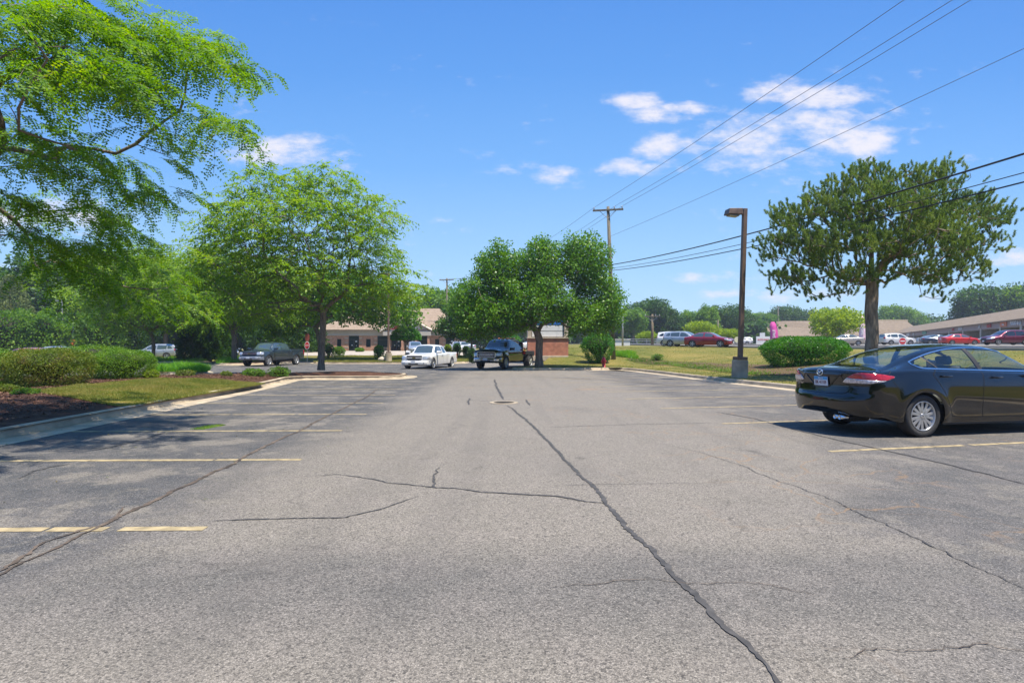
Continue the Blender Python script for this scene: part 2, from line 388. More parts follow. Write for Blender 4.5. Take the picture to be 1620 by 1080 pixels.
def ground_mat(name, stops, scale=1.5, fine=60, bump=.6, second=None, rough=.95):
    m, nt, n, b, out = newmat(name)
    tc = nt.nodes.new('ShaderNodeTexCoord'); P = tc.outputs['Object']
    a = n('ShaderNodeTexNoise', P); a.inputs['Scale'].default_value = scale; a.inputs['Detail'].default_value = 6; a.inputs['Roughness'].default_value = .65
    f = n('ShaderNodeTexNoise', P); f.inputs['Scale'].default_value = fine; f.inputs['Detail'].default_value = 4; f.inputs['Roughness'].default_value = .7
    s = n('ShaderNodeMath', a.outputs[0], .6, operation='MULTIPLY'); s2 = n('ShaderNodeMath', f.outputs[0], .4, s.outputs[0], operation='MULTIPLY_ADD')
    cr = ramp(nt, n, s2.outputs[0], stops); nt.links.new(cr.outputs[0], b.inputs['Base Color']); b.inputs['Roughness'].default_value = rough; b.inputs['Specular IOR Level'].default_value = .2
    bp = nt.nodes.new('ShaderNodeBump'); bp.inputs['Strength'].default_value = bump; bp.inputs['Distance'].default_value = .03
    nt.links.new(f.outputs[0], bp.inputs['Height']); nt.links.new(bp.outputs[0], b.inputs['Normal'])
    return m
def brick_mat(name, c1, c2, mortar, bw=.2, rh=.0677, axis='XZ'):
    m, nt, n, b, out = newmat(name)
    tc = nt.nodes.new('ShaderNodeTexCoord'); sp = n('ShaderNodeSeparateXYZ', tc.outputs['Object'])
    xy = n('ShaderNodeMath', sp.outputs[0], sp.outputs[1], operation='ADD')
    cb = n('ShaderNodeCombineXYZ', xy.outputs[0], sp.outputs[2], 0.)
    br = n('ShaderNodeTexBrick', cb.outputs[0], c4(c1), c4(c2), c4(mortar)); br.inputs['Scale'].default_value = 1
    br.inputs['Mortar Size'].default_value = .008; br.inputs['Brick Width'].default_value = bw; br.inputs['Row Height'].default_value = rh
    nz = n('ShaderNodeTexNoise', tc.outputs['Object']); nz.inputs['Scale'].default_value = 3; nz.inputs['Detail'].default_value = 5
    mr = n('ShaderNodeMapRange', nz.outputs[0], .3, .7, .8, 1.2); hs = n('ShaderNodeHueSaturation', .5, 1., 1., 1., br.outputs[0]); nt.links.new(mr.outputs[0], hs.inputs[2])
    nt.links.new(hs.outputs[0], b.inputs['Base Color']); b.inputs['Roughness'].default_value = .85
    bp = nt.nodes.new('ShaderNodeBump'); bp.inputs['Strength'].default_value = .5; bp.inputs['Distance'].default_value = .01; bp.invert = True
    nt.links.new(br.outputs['Fac'], bp.inputs['Height']); nt.links.new(bp.outputs[0], b.inputs['Normal'])
    return m
def shingle_mat(name, c1, c2):
    m, nt, n, b, out = newmat(name)
    tc = nt.nodes.new('ShaderNodeTexCoord'); P = tc.outputs['Object']; sp = n('ShaderNodeSeparateXYZ', P)
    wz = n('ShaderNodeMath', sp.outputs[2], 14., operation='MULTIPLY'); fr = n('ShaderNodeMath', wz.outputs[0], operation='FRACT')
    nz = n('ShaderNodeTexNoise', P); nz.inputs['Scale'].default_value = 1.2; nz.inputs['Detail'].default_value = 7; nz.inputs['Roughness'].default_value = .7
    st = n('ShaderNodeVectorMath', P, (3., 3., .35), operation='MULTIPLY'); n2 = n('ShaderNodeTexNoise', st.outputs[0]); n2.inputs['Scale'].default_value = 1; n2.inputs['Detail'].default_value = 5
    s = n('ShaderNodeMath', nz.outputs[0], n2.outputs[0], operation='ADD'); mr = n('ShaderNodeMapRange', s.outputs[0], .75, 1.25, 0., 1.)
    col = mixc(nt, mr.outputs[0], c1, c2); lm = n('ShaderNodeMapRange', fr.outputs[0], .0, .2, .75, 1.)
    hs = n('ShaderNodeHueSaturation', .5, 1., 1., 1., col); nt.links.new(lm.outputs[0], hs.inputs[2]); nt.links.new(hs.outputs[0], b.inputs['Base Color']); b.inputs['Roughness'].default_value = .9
    return m
def bark_mat(name, c1, c2, sc=1.0):
    m, nt, n, b, out = newmat(name)
    tc = nt.nodes.new('ShaderNodeTexCoord'); st = n('ShaderNodeVectorMath', tc.outputs['Object'], (14.*sc, 14.*sc, 3.*sc), operation='MULTIPLY')
    nz = n('ShaderNodeTexNoise', st.outputs[0]); nz.inputs['Scale'].default_value = 1; nz.inputs['Detail'].default_value = 6; nz.inputs['Roughness'].default_value = .7
    mr = n('ShaderNodeMapRange', nz.outputs[0], .35, .65, 0., 1.); col = mixc(nt, mr.outputs[0], c1, c2); nt.links.new(col, b.inputs['Base Color']); b.inputs['Roughness'].default_value = .92
    bp = nt.nodes.new('ShaderNodeBump'); bp.inputs['Strength'].default_value = .9; bp.inputs['Distance'].default_value = .04
    nt.links.new(nz.outputs[0], bp.inputs['Height']); nt.links.new(bp.outputs[0], b.inputs['Normal'])
    return m
def glass_mat(name, tint=(.55, .62, .58), amount=.55):
    m, nt, n, b, out = newmat(name)
    b.inputs['Base Color'].default_value = (.012, .016, .016, 1); b.inputs['Roughness'].default_value = .03; b.inputs['Specular IOR Level'].default_value = .8
    b.inputs['Coat Weight'].default_value = .6
    tr = nt.nodes.new('ShaderNodeBsdfTransparent'); tr.inputs[0].default_value = c4(tint)
    gl = nt.nodes.new('ShaderNodeBsdfGlossy'); gl.inputs['Roughness'].default_value = .02
    lw = nt.nodes.new('ShaderNodeLayerWeight'); lw.inputs[0].default_value = .5
    f4 = n('ShaderNodeMath', lw.outputs[1], 4., operation='POWER'); f = n('ShaderNodeMapRange', f4.outputs[0], 0., 1., .10, .95)
    m1 = nt.nodes.new('ShaderNodeMixShader'); nt.links.new(f.outputs[0], m1.inputs[0]); nt.links.new(tr.outputs[0], m1.inputs[1]); nt.links.new(gl.outputs[0], m1.inputs[2])
    m2 = nt.nodes.new('ShaderNodeMixShader'); m2.inputs[0].default_value = amount; nt.links.new(b.outputs[0], m2.inputs[1]); nt.links.new(m1.outputs[0], m2.inputs[2])
    nt.links.new(m2.outputs[0], out.inputs[0])
    return m

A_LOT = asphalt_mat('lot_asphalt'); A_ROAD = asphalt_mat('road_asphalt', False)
A_FAR = pbr('far_asphalt', (.20, .185, .165), .9, var=.2, scale=.5)
CONC = pbr('kerb_concrete', (.42, .34, .235), .85, var=.25, scale=1.7, bump=.4, bscale=50)
CONC2 = pbr('pale_concrete', (.40, .34, .27), .85, var=.12, scale=2, bump=.2, bscale=50)
PAINT = pbr('lane_paint', (.35, .275, .15), .8, var=.28, scale=9, bump=.3, bscale=90)
TAR = pbr('crack_tar', (.062, .057, .052), .75, var=.3, scale=12)
DIRTCRACK = pbr('dirt_joint', (.10, .075, .055), .9, var=.5, scale=5, bump=.5)
GRASS = ground_mat('lawn', [(.34, (.07, .085, .012)), (.46, (.14, .13, .02)), (.56, (.21, .165, .035)), (.7, (.30, .22, .07))], 1.1, 45)
GRASS2 = ground_mat('bank_lawn', [(.34, (.065, .09, .014)), (.45, (.125, .13, .024)), (.55, (.20, .165, .04)), (.68, (.31, .23, .075))], .35, 30)
MULCH = ground_mat('mulch', [(.3, (.028, .014, .009)), (.5, (.085, .040, .024)), (.7, (.20, .10, .06))], 3, 55, 1.)
MULCH2 = ground_mat('old_mulch', [(.3, (.05, .035, .022)), (.5, (.14, .085, .05)), (.62, (.13, .12, .035)), (.75, (.22, .17, .08))], 2, 40, 1.)
BARK = bark_mat('bark_grey', (.10, .075, .055), (.30, .235, .175)); BARK_P = bark_mat('bark_pine', (.11, .085, .065), (.40, .31, .235), .7); BARK_L = bark_mat('bark_pale', (.11, .085, .05), (.30, .23, .14), 1.)
# ------------------------------------------------------------------ the setting
def st(o): return tag(o, kind='structure')
K = .9655
def Wp(*pts): return [(x*K, y*K) for x, y in pts]
# terrain sheet to the horizon
xs = np.concatenate([[-300, -200, -150], np.arange(-120, 140, 2.), [150, 200, 300]])
ys = np.concatenate([[-110, -80], np.arange(-50, 130, 2.), [140, 160, 200, 260, 320]])
X, Y = np.meshgrid(xs, ys); Zg = hgt(X, Y)
inlot = (X < Bx(Y)+1.0) & (Y < 60)
# the ground dips under the paved lot and drive
Zg = np.where(inlot & ~((X > -1.2) & (Y > 39)), -.30, Zg-.06)
Zg = np.where((X > -1.5) & (X < 3.5) & (Y > 38) & (Y < 50), np.minimum(Zg, hgt(X, Y)-.25), Zg)
nx = len(xs); i = np.arange((nx-1)*(len(ys)-1)); a = (i//(nx-1))*nx+i % (nx-1)
st(mesh_np('ground', np.stack([X.ravel(), Y.ravel(), Zg.ravel()], 1), np.stack([a, a+1, a+nx+1, a+nx], 1), GRASS2, smooth=True))
# paved lot: z 0, bounded by the right kerb, the front kerb of the sign island and the far kerb
ISL = smooth_line([(3.4, 47), (2.6, 43.2), (1.7, 40.2), (.5, 37.4), (-.2, 35.8), (.7, 35.1), (3.2, 35.3), (5.6, 35.6), (6.75, 36.3)], 2)
right_edge = [(float(Bx(y)), y) for y in (34.5, 31, 27.5, 24, 21, 19.5, 16, 12, 9.6, 5, 0, -6, -12, -30)]
RK = smooth_line(ISL[:-1]+right_edge, 1)
FARK = smooth_line([(-4.2, 62), (-4.0, 55), (-4.1, 51.5), (-5.2, 50.2), (-9, 50), (-16.5, 49.8), (-17.6, 50.6), (-18.4, 52.5), (-19.5, 62)], 2)
lot_poly = [(-85, -30)]+[(14+7.0, -30)]+RK[::-1][1:]+[(3.2, 47), (3.2, 62)]+FARK[:]+[(-19.5, 74), (-85, 74)]
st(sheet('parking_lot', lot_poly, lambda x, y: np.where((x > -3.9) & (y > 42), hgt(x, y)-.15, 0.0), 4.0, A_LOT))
# kerb profile (offset to the left of travel, height)
def kerb_prof(g=.42, s=1):
    return [(s*-g, .004), (s*-.02, .012), (s*.0, .02), (s*.035, .13), (s*.06, .152), (s*.17, .155), (s*.185, .145), (s*.185, -.1)]
LZ = lambda x, y: 0.0
def kerb(pts, name='kerb', side=1, g=.42, zf=LZ):
    o = sweep(pts, kerb_prof(g, side), zf, name, CONC, smooth=False); return st(o)
kerb(RK, side=1)
kerb(FARK, side=-1, g=.3)
# left island: kerb A from near camera-left to the corner, along the tree island, round the tip and back
AL = Wp((-5.6, -14), (-7.2, -2), (-8.0, 7.5), (-8.14, 9.8), (-8.58, 14.7), (-8.95, 18.6), (-9.6, 23.4))
tipf = [(-9.7, 24.6), (-9.3, 25.1), (-8.2, 25.2), (-6.4, 25.2), (-5.6, 25.3), (-5.0, 26.2), (-5.1, 28.2), (-6.5, 29.4), (-9.5, 29.2), (-12.5, 26.6), (-15.5, 24.6), (-24, 23.6), (-45, 23.2)]
LA = smooth_line(AL+tipf, 2)
kerb(LA, side=1, g=.5)
bed_poly = [p for p in LA]+[(-45, -14)]
def mound(x, y):
    d = poly_sdf(bed_poly, np.asarray(x, float), np.asarray(y, float))
    return .135+.16*ss((d-.2)/2.2)*(1-.7*ss((d-3)/4))
MULCHB = st(sheet('mulch_bed', bed_poly, mound, .45, MULCH))
gl = [GHp for GHp in [G(58, 625, .2), G(100, 616, .2), G(139, 611, .2), G(195, 606, .2), G(250, 602.5, .2), G(330, 603, .2), G(405, 602.5, .2), G(425, 603.5, .2), G(380, 611, .2), G(330, 619, .2), G(275, 627.5, .2), G(225, 636, .2), G(198, 639, .2), G(133, 635, .2), G(83, 632, .2)]]
LAWN_L = smooth_line(gl, 2, True)
st(sheet('lawn', LAWN_L, lambda x, y: mound(x, y)+.012, .45, GRASS))
# verge beyond the right kerb and sign island
vr = [(x+.17, y) for x, y in right_edge]
ROADN = [(float(Bx(y))+18, y) for y in (140, 100, 75, 60, 50, 40, 30, 20, 10, 0, -12, -30)]
verge = [(3.3, 47)]+[(p[0]+.02, p[1]+.12) for p in ISL[1:-1]]+[(x+.13, y) for x, y in right_edge]+ROADN[::-1]+[(3.3, 140)]
st(sheet('verge_lawn', verge, lambda x, y: hgt(x, y), 1.0, GRASS2))
far_lawn = [(p[0], p[1]) for p in FARK]+[(-19.5, 67), (-4.2, 67)]
st(sheet('far_lawn', far_lawn, lambda x, y: hgt(x, y)+.0, 1.0, GRASS2))
# beyond: forecourt of the clinic, side drive, road, shopping-centre lot
st(sheet('forecourt', [(-33, 67), (-1, 67), (-1, 83), (-33, 83)], lambda x, y: hgt(x, y)-.02, 2.0, CONC2))
ROADF = [(float(Bx(y))+31.5, y) for y in (-30, -12, 0, 10, 20, 30, 40, 50, 60, 75, 100, 140)]
st(sheet('road', ROADN+ROADF, lambda x, y: hgt(x, y)+.01, 3.0, A_FAR))
st(sheet('footpath', [(x+1.6, y) for x, y in ROADF]+[(x+3.2, y) for x, y in ROADF[::-1]], lambda x, y: hgt(x, y)+.02, 3.0, CONC2))
st(sheet('shop_car_park', [(x+5.5, y) for x, y in ROADF]+[(60, 240), (150, 240), (150, -20)], lambda x, y: hgt(x, y)+.02, 4.0, A_FAR))
for pts, s_ in ((ROADN[::-1], -1), (ROADF, -1)):
    st(sweep(pts, [(0, .02), (.0, .13), (-.3*(1 if pts is ROADF else -1), .14), (-.3*(1 if pts is ROADF else -1), -.1)], lambda x, y: float(hgt(x, y)), 'kerb', CONC2))
# small islands on the left beyond the bed
def island(poly, gname='island_lawn', mat=None, z=.16):
    pl = smooth_line(poly, 2, True)
    k = sweep(pl, [(-.3, .006), (-.02, .015), (.03, .14), (.17, .155), (.17, .05)], LZ, 'kerb', CONC, closed=True); st(k)
    st(sheet(gname, pl, lambda x, y: z-.01+0*x, 2., mat or MULCH))
ccw = lambda p: p if sum(p[i][0]*p[(i+1) % len(p)][1]-p[(i+1) % len(p)][0]*p[i][1] for i in range(len(p))) > 0 else p[::-1]
IS1 = ccw([G(238, 592), G(325, 592.5), G(331, 590), G(318, 585), G(238, 585)])
IS2 = ccw([G(150, 574), G(322, 573.5), G(337, 571.5), G(330, 569), G(150, 569)])
IS3 = ccw([G(343, 578), G(382, 578), G(470, 574), G(470, 570), G(360, 570), G(345, 574)])
for p in (IS1, IS2, IS3): island(p)
# pale strip along the drive
st(sheet('concrete_pad', ccw([G(238, 599), G(352, 598), G(340, 592.8), G(238, 592.8)]), lambda x, y: .006+0*x, 2., CONC2))
# markings ------------------------------------------------------------------
mk = MB(); random.seed(3)
def worn_line(a, b, w=.10, z=.004):
    a = np.array(a); b = np.array(b); L = np.linalg.norm(b-a); t = (b-a)/L; nn = np.array([-t[1], t[0]]); s = 0.0
    while s < L-.05:
        l = min(random.uniform(.35, 1.6), L-s); n = max(2, int(l/.08)); up, dn = [], []
        for k in range(n+1):
            q = a+t*(s+l*k/n); up.append(q+nn*(w/2+random.uniform(-.006, .006))); dn.append(q-nn*(w/2+random.uniform(-.006, .006)))
        vs = [(q[0], q[1], z) for q in up]+[(q[0], q[1], z) for q in dn]; m = n+1
        mk.add(vs, [(m+k, m+k+1, k+1, k) for k in range(n)]); s += l+(random.uniform(.0, .03) if random.random() < .7 else random.uniform(.05, .14))
ends_l = [G(325, 836), G(477, 727), G(541, 681), G(580, 655)]
d0 = np.array(ends_l[3])-np.array(ends_l[2])
for k in range(1, 5): ends_l.append(tuple(np.array(ends_l[3])+d0*k*1.02))
for (x, y) in ends_l: worn_line((x, y), (float(np.interp(y, [0, 9.4, 17.9, 23], [-7.2, -7.75, -8.55, -9.3]))+.25, y-.1-.02*(y > 9)))
ends_r = [G(1312, 714), G(1143, 670), G(1045, 646), G(989, 631)]; d0 = np.array(ends_r[3])-np.array(ends_r[2])
for k in range(1, 6): ends_r.append(tuple(np.array(ends_r[3])+d0*k))
for (x, y) in ends_r:
    e = (x+5.9*.977, y+5.9*.213)
    if e[0] > Bx(e[1])-.5: s_ = (Bx(e[1])-.5-x)/.977; e = (x+s_*.977, y+s_*.213)
    worn_line((x, y), e)
st(mk.build('parking_lines', PAINT))
# crack sealant, joints and hairline cracks -----------------------------------
def crack(mb, pix, w0, w1, jit=.02, mi=0, z=.006, seed=1):
    rnd = random.Random(seed); P = [np.array(G(*p)) for p in pix]; pts = []
    for a, b in zip(P[:-1], P[1:]):
        L = np.linalg.norm(b-a); n = max(2, int(L/.03))
        for k in range(n): pts.append(a+(b-a)*k/n)
    pts.append(P[-1]); N = len(pts); off = 0; up, dn = [], []
    for k, p in enumerate(pts):
        t = pts[min(k+1, N-1)]-pts[max(k-1, 0)]; t = t/(np.linalg.norm(t)+1e-9); nn = np.array([-t[1], t[0]])
        off = off*.95+rnd.gauss(0, jit*.30); f = k/(N-1); w = (w0+(w1-w0)*f)*rnd.uniform(.55, 1.35)*min(1, 8*min(f, 1-f)+.25)
        up.append(p+nn*(off+w/2)); dn.append(p+nn*(off-w/2))
    vs = [(q[0], q[1], z) for q in up]+[(q[0], q[1], z) for q in dn]
    mb.add(vs, [(N+k, N+k+1, k+1, k) for k in range(N-1)], mi)
cb = MB()
crack(cb, [(803, 641), (830, 663), (860, 690), (885, 718), (905, 738), (935, 768), (958, 797), (1000, 840), (1060, 893), (1110, 943), (1155, 988), (1200, 1035), (1250, 1090), (1330, 1180)], .05, .04, .022, 0, .006, 5)
crack(cb, [(782, 600), (784, 610), (792, 625), (797, 632)], .07, .07, .02, 0, .006, 6)
crack(cb, [(470, 755), (530, 750), (560, 753), (620, 763), (690, 771), (720, 772), (760, 778), (830, 783), (880, 786), (925, 794), (955, 797)], .012, .035, .018, 0, .006, 7)
crack(cb, [(690, 771), (693, 755), (697, 738)], .03, .01, .03, 0, .006, 8)
crack(cb, [(335, 824), (400, 821), (470, 820), (545, 819), (600, 806), (665, 785)], .022, .012, .012, 0, .006, 9)
crack(cb, [(1040, 700), (1110, 716), (1180, 738), (1250, 765), (1300, 783), (1400, 826), (1500, 872), (1640, 940)], .006, .013, .03, 0, .006, 10)
crack(cb, [(1125, 650), (1190, 662), (1260, 680), (1330, 697), (1400, 712), (1500, 735), (1640, 770)], .035, .045, .015, 0, .006, 11)
crack(cb, [(860, 676), (930, 674), (1010, 671), (1130, 669)], .02, .02, .01, 0, .006, 12)
crack(cb, [(880, 769), (960, 766), (1050, 765), (1120, 764)], .01, .006, .01, 0, .006, 13)
crack(cb, [(742, 630), (740, 640)], .05, .05, .02, 0, .006, 14); crack(cb, [(832, 632), (840, 641)], .05, .05, .02, 0, .006, 15)
crack(cb, [(740, 633), (780, 635)], .03, .03, .01, 0, .006, 16)
crack(cb, [(28, 757), (45, 747), (72, 739), (110, 733)], .02, .035, .03, 0, .006, 17)
crack(cb, [(150, 712), (200, 702), (260, 684)], .06, .03, .03, 0, .006, 18)
crack(cb, [(-60, 940), (0, 910), (60, 878), (120, 850), (190, 816), (250, 790), (310, 760), (370, 733), (440, 697), (525, 655), (575, 630), (600, 615)], .045, .05, .02, 1, .0065, 19)
crack(cb, [(0, 905), (60, 872), (120, 842), (165, 828), (200, 800)], .03, .02, .05, 1, .0075, 20)
crack(cb, [(640, 600), (850, 596), (960, 601), (1100, 612)], .06, .06, .02, 0, .006, 21)
crack(cb, [(880, 930), (1000, 915), (1090, 925), (1200, 922), (1300, 940)], .006, .006, .03, 1, .0065, 22)
crack(cb, [(1300, 790), (1330, 800), (1420, 812), (1500, 815)], .006, .006, .03, 1, .0065, 23)
crack(cb, [(1330, 1040), (1400, 1025), (1450, 1030), (1560, 1015), (1640, 1030)], .005, .006, .03, 1, .0065, 24)
st(cb.build('pavement_cracks', [TAR, DIRTCRACK]))
# storm drain grate
gx, gy = G(797, 637)
MET = pbr('cast_iron', (.07, .06, .05), .6, metal=.6, var=.4, scale=20, bump=.3)
dr = empty('storm_drain', (gx, gy, 0), 0, 'round cast iron drain grate set in the asphalt of the aisle', 'drain')
m = MB().lathe([(.27, .003), (.36, .003), (.36, .014), (.27, .014), (.27, .003)], 32, closed=False); m.build('rim', CONC, dr)
m = MB().lathe([(.0, .004), (.27, .004), (.27, .012), (.25, .012), (.25, .008), (.0, .008)], 32, closed=False)
for k in range(-4, 5):
    yk = k*.05; hw = math.sqrt(max(0, .25**2-yk*yk)); m.box(-hw, hw, yk-.011, yk+.011, .0085, .016)
m.build('grate', MET, dr)
# grass tufts growing out of a crack, leaf litter
random.seed(8)
# ------------------------------------------------------------------ vehicles
def paint(name, col, metal=.0, rough=.28): return pbr(name, col, rough, metal=metal, coat=1.0, var=.02, scale=2, spec=.3)
GL_DARK = pbr('dark_glass', (.012, .015, .017), .04, spec=.9, coat=.6, var=.05)
GL_BLUE = pbr('sky_glass', (.05, .075, .085), .05, spec=.9, coat=1., var=.05)
GL_CLEAR = glass_mat('car_glass', (.90, .97, .93), .97)
RUB = pbr('tyre_rubber', (.035, .033, .031), .75, var=.2, scale=30, bump=.2)
ALLOY = pbr('alloy', (.52, .52, .52), .32, metal=.75, var=.08); CHROME = pbr('chrome', (.75, .75, .76), .12, metal=1, var=.03)
BLK = pbr('black_plastic', (.018, .018, .019), .55, var=.2); DARKHOLE = pbr('shadow_gap', (.006, .006, .006), .9)
LAMPW = pbr('headlight_glass', (.62, .63, .65), .12, coat=1, metal=.4, var=.2, scale=25); LAMPR = pbr('tail_red', (.42, .012, .016), .12, coat=1, var=.25, scale=22)
LAMPC = pbr('tail_clear', (.55, .50, .50), .15, coat=1, metal=.3, var=.35, scale=40); SEATM = pbr('seat_cloth', (.10, .10, .095), .9); AMBER = pbr('amber_lens', (.75, .22, .02), .2, coat=1)
PLATE = pbr('plate_white', (.62, .64, .68), .4, var=.05); PLATEB = pbr('plate_blue', (.05, .32, .62), .4, var=.1); INKM = pbr('plate_ink', (.12, .02, .03), .5)
def pchip(xk, yk, x):
    xk = np.asarray(xk, float); yk = np.asarray(yk, float); h = np.diff(xk); dl = np.diff(yk)/h; m = np.zeros(len(xk))
    for i in range(1, len(xk)-1):
        if dl[i-1]*dl[i] > 0: w1 = 2*h[i]+h[i-1]; w2 = h[i]+2*h[i-1]; m[i] = (w1+w2)/(w1/dl[i-1]+w2/dl[i])
    m[0], m[-1] = dl[0], dl[-1]; x = np.clip(x, xk[0], xk[-1]); i = np.clip(np.searchsorted(xk, x)-1, 0, len(h)-1); t = (x-xk[i])/h[i]
    return yk[i]*(2*t**3-3*t**2+1)+h[i]*m[i]*(t**3-2*t**2+t)+yk[i+1]*(-2*t**3+3*t**2)+h[i]*m[i+1]*(t**3-t**2)
def bspl(C, nv):
    """C (m, ns, 2) control polygon per station -> (nv, ns, 2) clamped cubic B-spline"""
    m = C.shape[0]; k = 3; kn = np.concatenate([[0]*k, np.linspace(0, 1, m-k+1), [1]*k]); t = np.linspace(0, 1-1e-9, nv)
    N = [((kn[i] <= t) & (t < kn[i+1])).astype(float) for i in range(len(kn)-1)]
    for p in range(1, k+1):
        N = [((t-kn[i])/(kn[i+p]-kn[i]) if kn[i+p] > kn[i] else 0)*N[i]+((kn[i+p+1]-t)/(kn[i+p+1]-kn[i+1]) if kn[i+p+1] > kn[i+1] else 0)*N[i+1] for i in range(len(N)-1)]
    B = np.stack(N[:m], 1); return np.einsum('vm,msk->vsk', B, C)
def car_shell(S, du=.05, nv=44, ncap=12):
    """S: dict of key tables: zs, yw, zb, zt, yr as [(x, value)...]; rear/front cap radius and face profile"""
    x0, x1 = S['x0'], S['x1']; Rr, Rf = S.get('Rr', .35), S.get('Rf', .4); xs = list(np.arange(x0+Rr, x1-Rf, du))+[x1-Rf]
    xs = np.array(sorted(set(np.round(xs+[k for k in S.get('xk', [])], 4)))); g = lambda k: pchip([p[0] for p in S[k]], [p[1] for p in S[k]], xs)
    zs, yw, zb, zt, yr = g('zs'), g('yw'), g('zb'), g('zt'), g('yr'); sh = S.get('shoulder', .05); dr = S.get('crown', .05); fl = S.get('sillin', .05)
    zr = np.maximum(zt-dr, zb+.012); z = np.zeros_like(xs)
    C = [(z, zs), (yw*.5, zs), (yw-fl-.02, zs), (yw-fl, zs+.01), (yw-fl*.5, zs+.12), (yw, zs+(zb-zs)*.45), (yw, zs+(zb-zs)*.72), (yw-sh*.35, zb-.03), (yw-sh, zb), (yw-sh-.012, zb+.008), (yr+(yw-sh-yr)*.5+.02, (zb+zr)/2+.01), (yr+.02, zr-.03), (yr-.02, zr), (yr*.75, zr+(zt-zr)*.62), (yr*.35, zt), (z, zt)]
    C = np.array([np.stack([a*np.ones_like(xs), b*np.ones_like(xs)], 1) for a, b in C]); Pn = bspl(C, nv)      # (nv, ns, 2)
    ns = len(xs); half = np.zeros((ns, nv, 3)); half[:, :, 0] = xs[:, None]; half[:, :, 1] = Pn[:, :, 0].T; half[:, :, 2] = Pn[:, :, 1].T
    def cap(sec, R_, sgn, zc, p, pz, prof):
        out = []
        for k in range(1, ncap+1):
            th = (k/ncap)*math.pi/2; tx = math.sin(th)**.9; sy = max(0, 1-tx**p)**(1/p); sz = max(0, 1-tx**pz)**(1/pz)
            if k == ncap: sy = sz = 0.0
            r = sec.copy(); r[:, 1] = sec[:, 1]*sy; r[:, 2] = zc+(sec[:, 2]-zc)*sz
            r[:, 0] = sec[:, 0]+sgn*(R_*tx)+tx**2*np.interp(r[:, 2], [q[0] for q in prof], [q[1] for q in prof]); out.append(r)
        # interior rings fill the flat end face
        return out
    rc = cap(half[0], Rr, -1, S.get('zcr', .65), S.get('pr', 2.8), S.get('pzr', 5), S.get('rear', [(0, 0), (2, 0)]))
    fc = cap(half[-1], Rf, 1, S.get('zcf', .55), S.get('pf', 2.8), S.get('pzf', 4), S.get('front', [(0, 0), (2, 0)]))
    def fill(cp, zc, prof, m=8):
        base = cp[-2]; out = []
        for k in range(1, m+1):
            s_ = 1-k/m; r = base.copy(); r[:, 1] *= s_; r[:, 2] = zc+(r[:, 2]-zc)*s_
            r[:, 0] = base[:, 0]-np.interp(base[:, 2], [q[0] for q in prof], [q[1] for q in prof])+np.interp(r[:, 2], [q[0] for q in prof], [q[1] for q in prof]); out.append(r)
        return cp[:-1]+out
    rc = fill(rc, S.get('zcr', .65), S.get('rear', [(0, 0), (2, 0)])); fc = fill(fc, S.get('zcf', .55), S.get('front', [(0, 0), (2, 0)]))
    G3 = np.array(rc[::-1]+list(half)+fc); nu = len(G3)
    full = np.concatenate([G3, G3[:, ::-1][:, 1:-1]*np.array([1, -1, 1])], 1); nw = full.shape[1]     # closed ring round the body
    V = full.reshape(-1, 3)
    # fender flares
    for (ax, az, r, amp) in S.get('flare', []):
        rho = np.hypot(V[:, 0]-ax, V[:, 2]-az); V[:, 1] += np.sign(V[:, 1])*amp*np.exp(-((rho-r)/.11)**2)*(np.abs(V[:, 1]) > .55)
    for (fn) in S.get('deform', []): V = fn(V)
    a = np.arange((nu-1)*nw); i, j = a//nw, a % nw; j2 = (j+1) % nw
    Fq = np.stack([i*nw+j, i*nw+j2, (i+1)*nw+j2, (i+1)*nw+j], 1)
    a_, b_, c_ = V[Fq[:, 0]], V[Fq[:, 1]], V[Fq[:, 2]]; d_ = V[Fq[:, 3]]
    if (np.einsum('ij,ij->i', a_, np.cross(b_, c_)).sum()+np.einsum('ij,ij->i', a_, np.cross(c_, d_)).sum()) < 0: Fq = Fq[:, ::-1]
    sp = Soup(V, Fq.tolist()); sp.yr = lambda x: pchip([p[0] for p in S['yr']], [p[1] for p in S['yr']], x); sp.zb = lambda x: pchip([p[0] for p in S['zb']], [p[1] for p in S['zb']], x)
    return sp
def fmin(*a): return np.minimum.reduce(a)
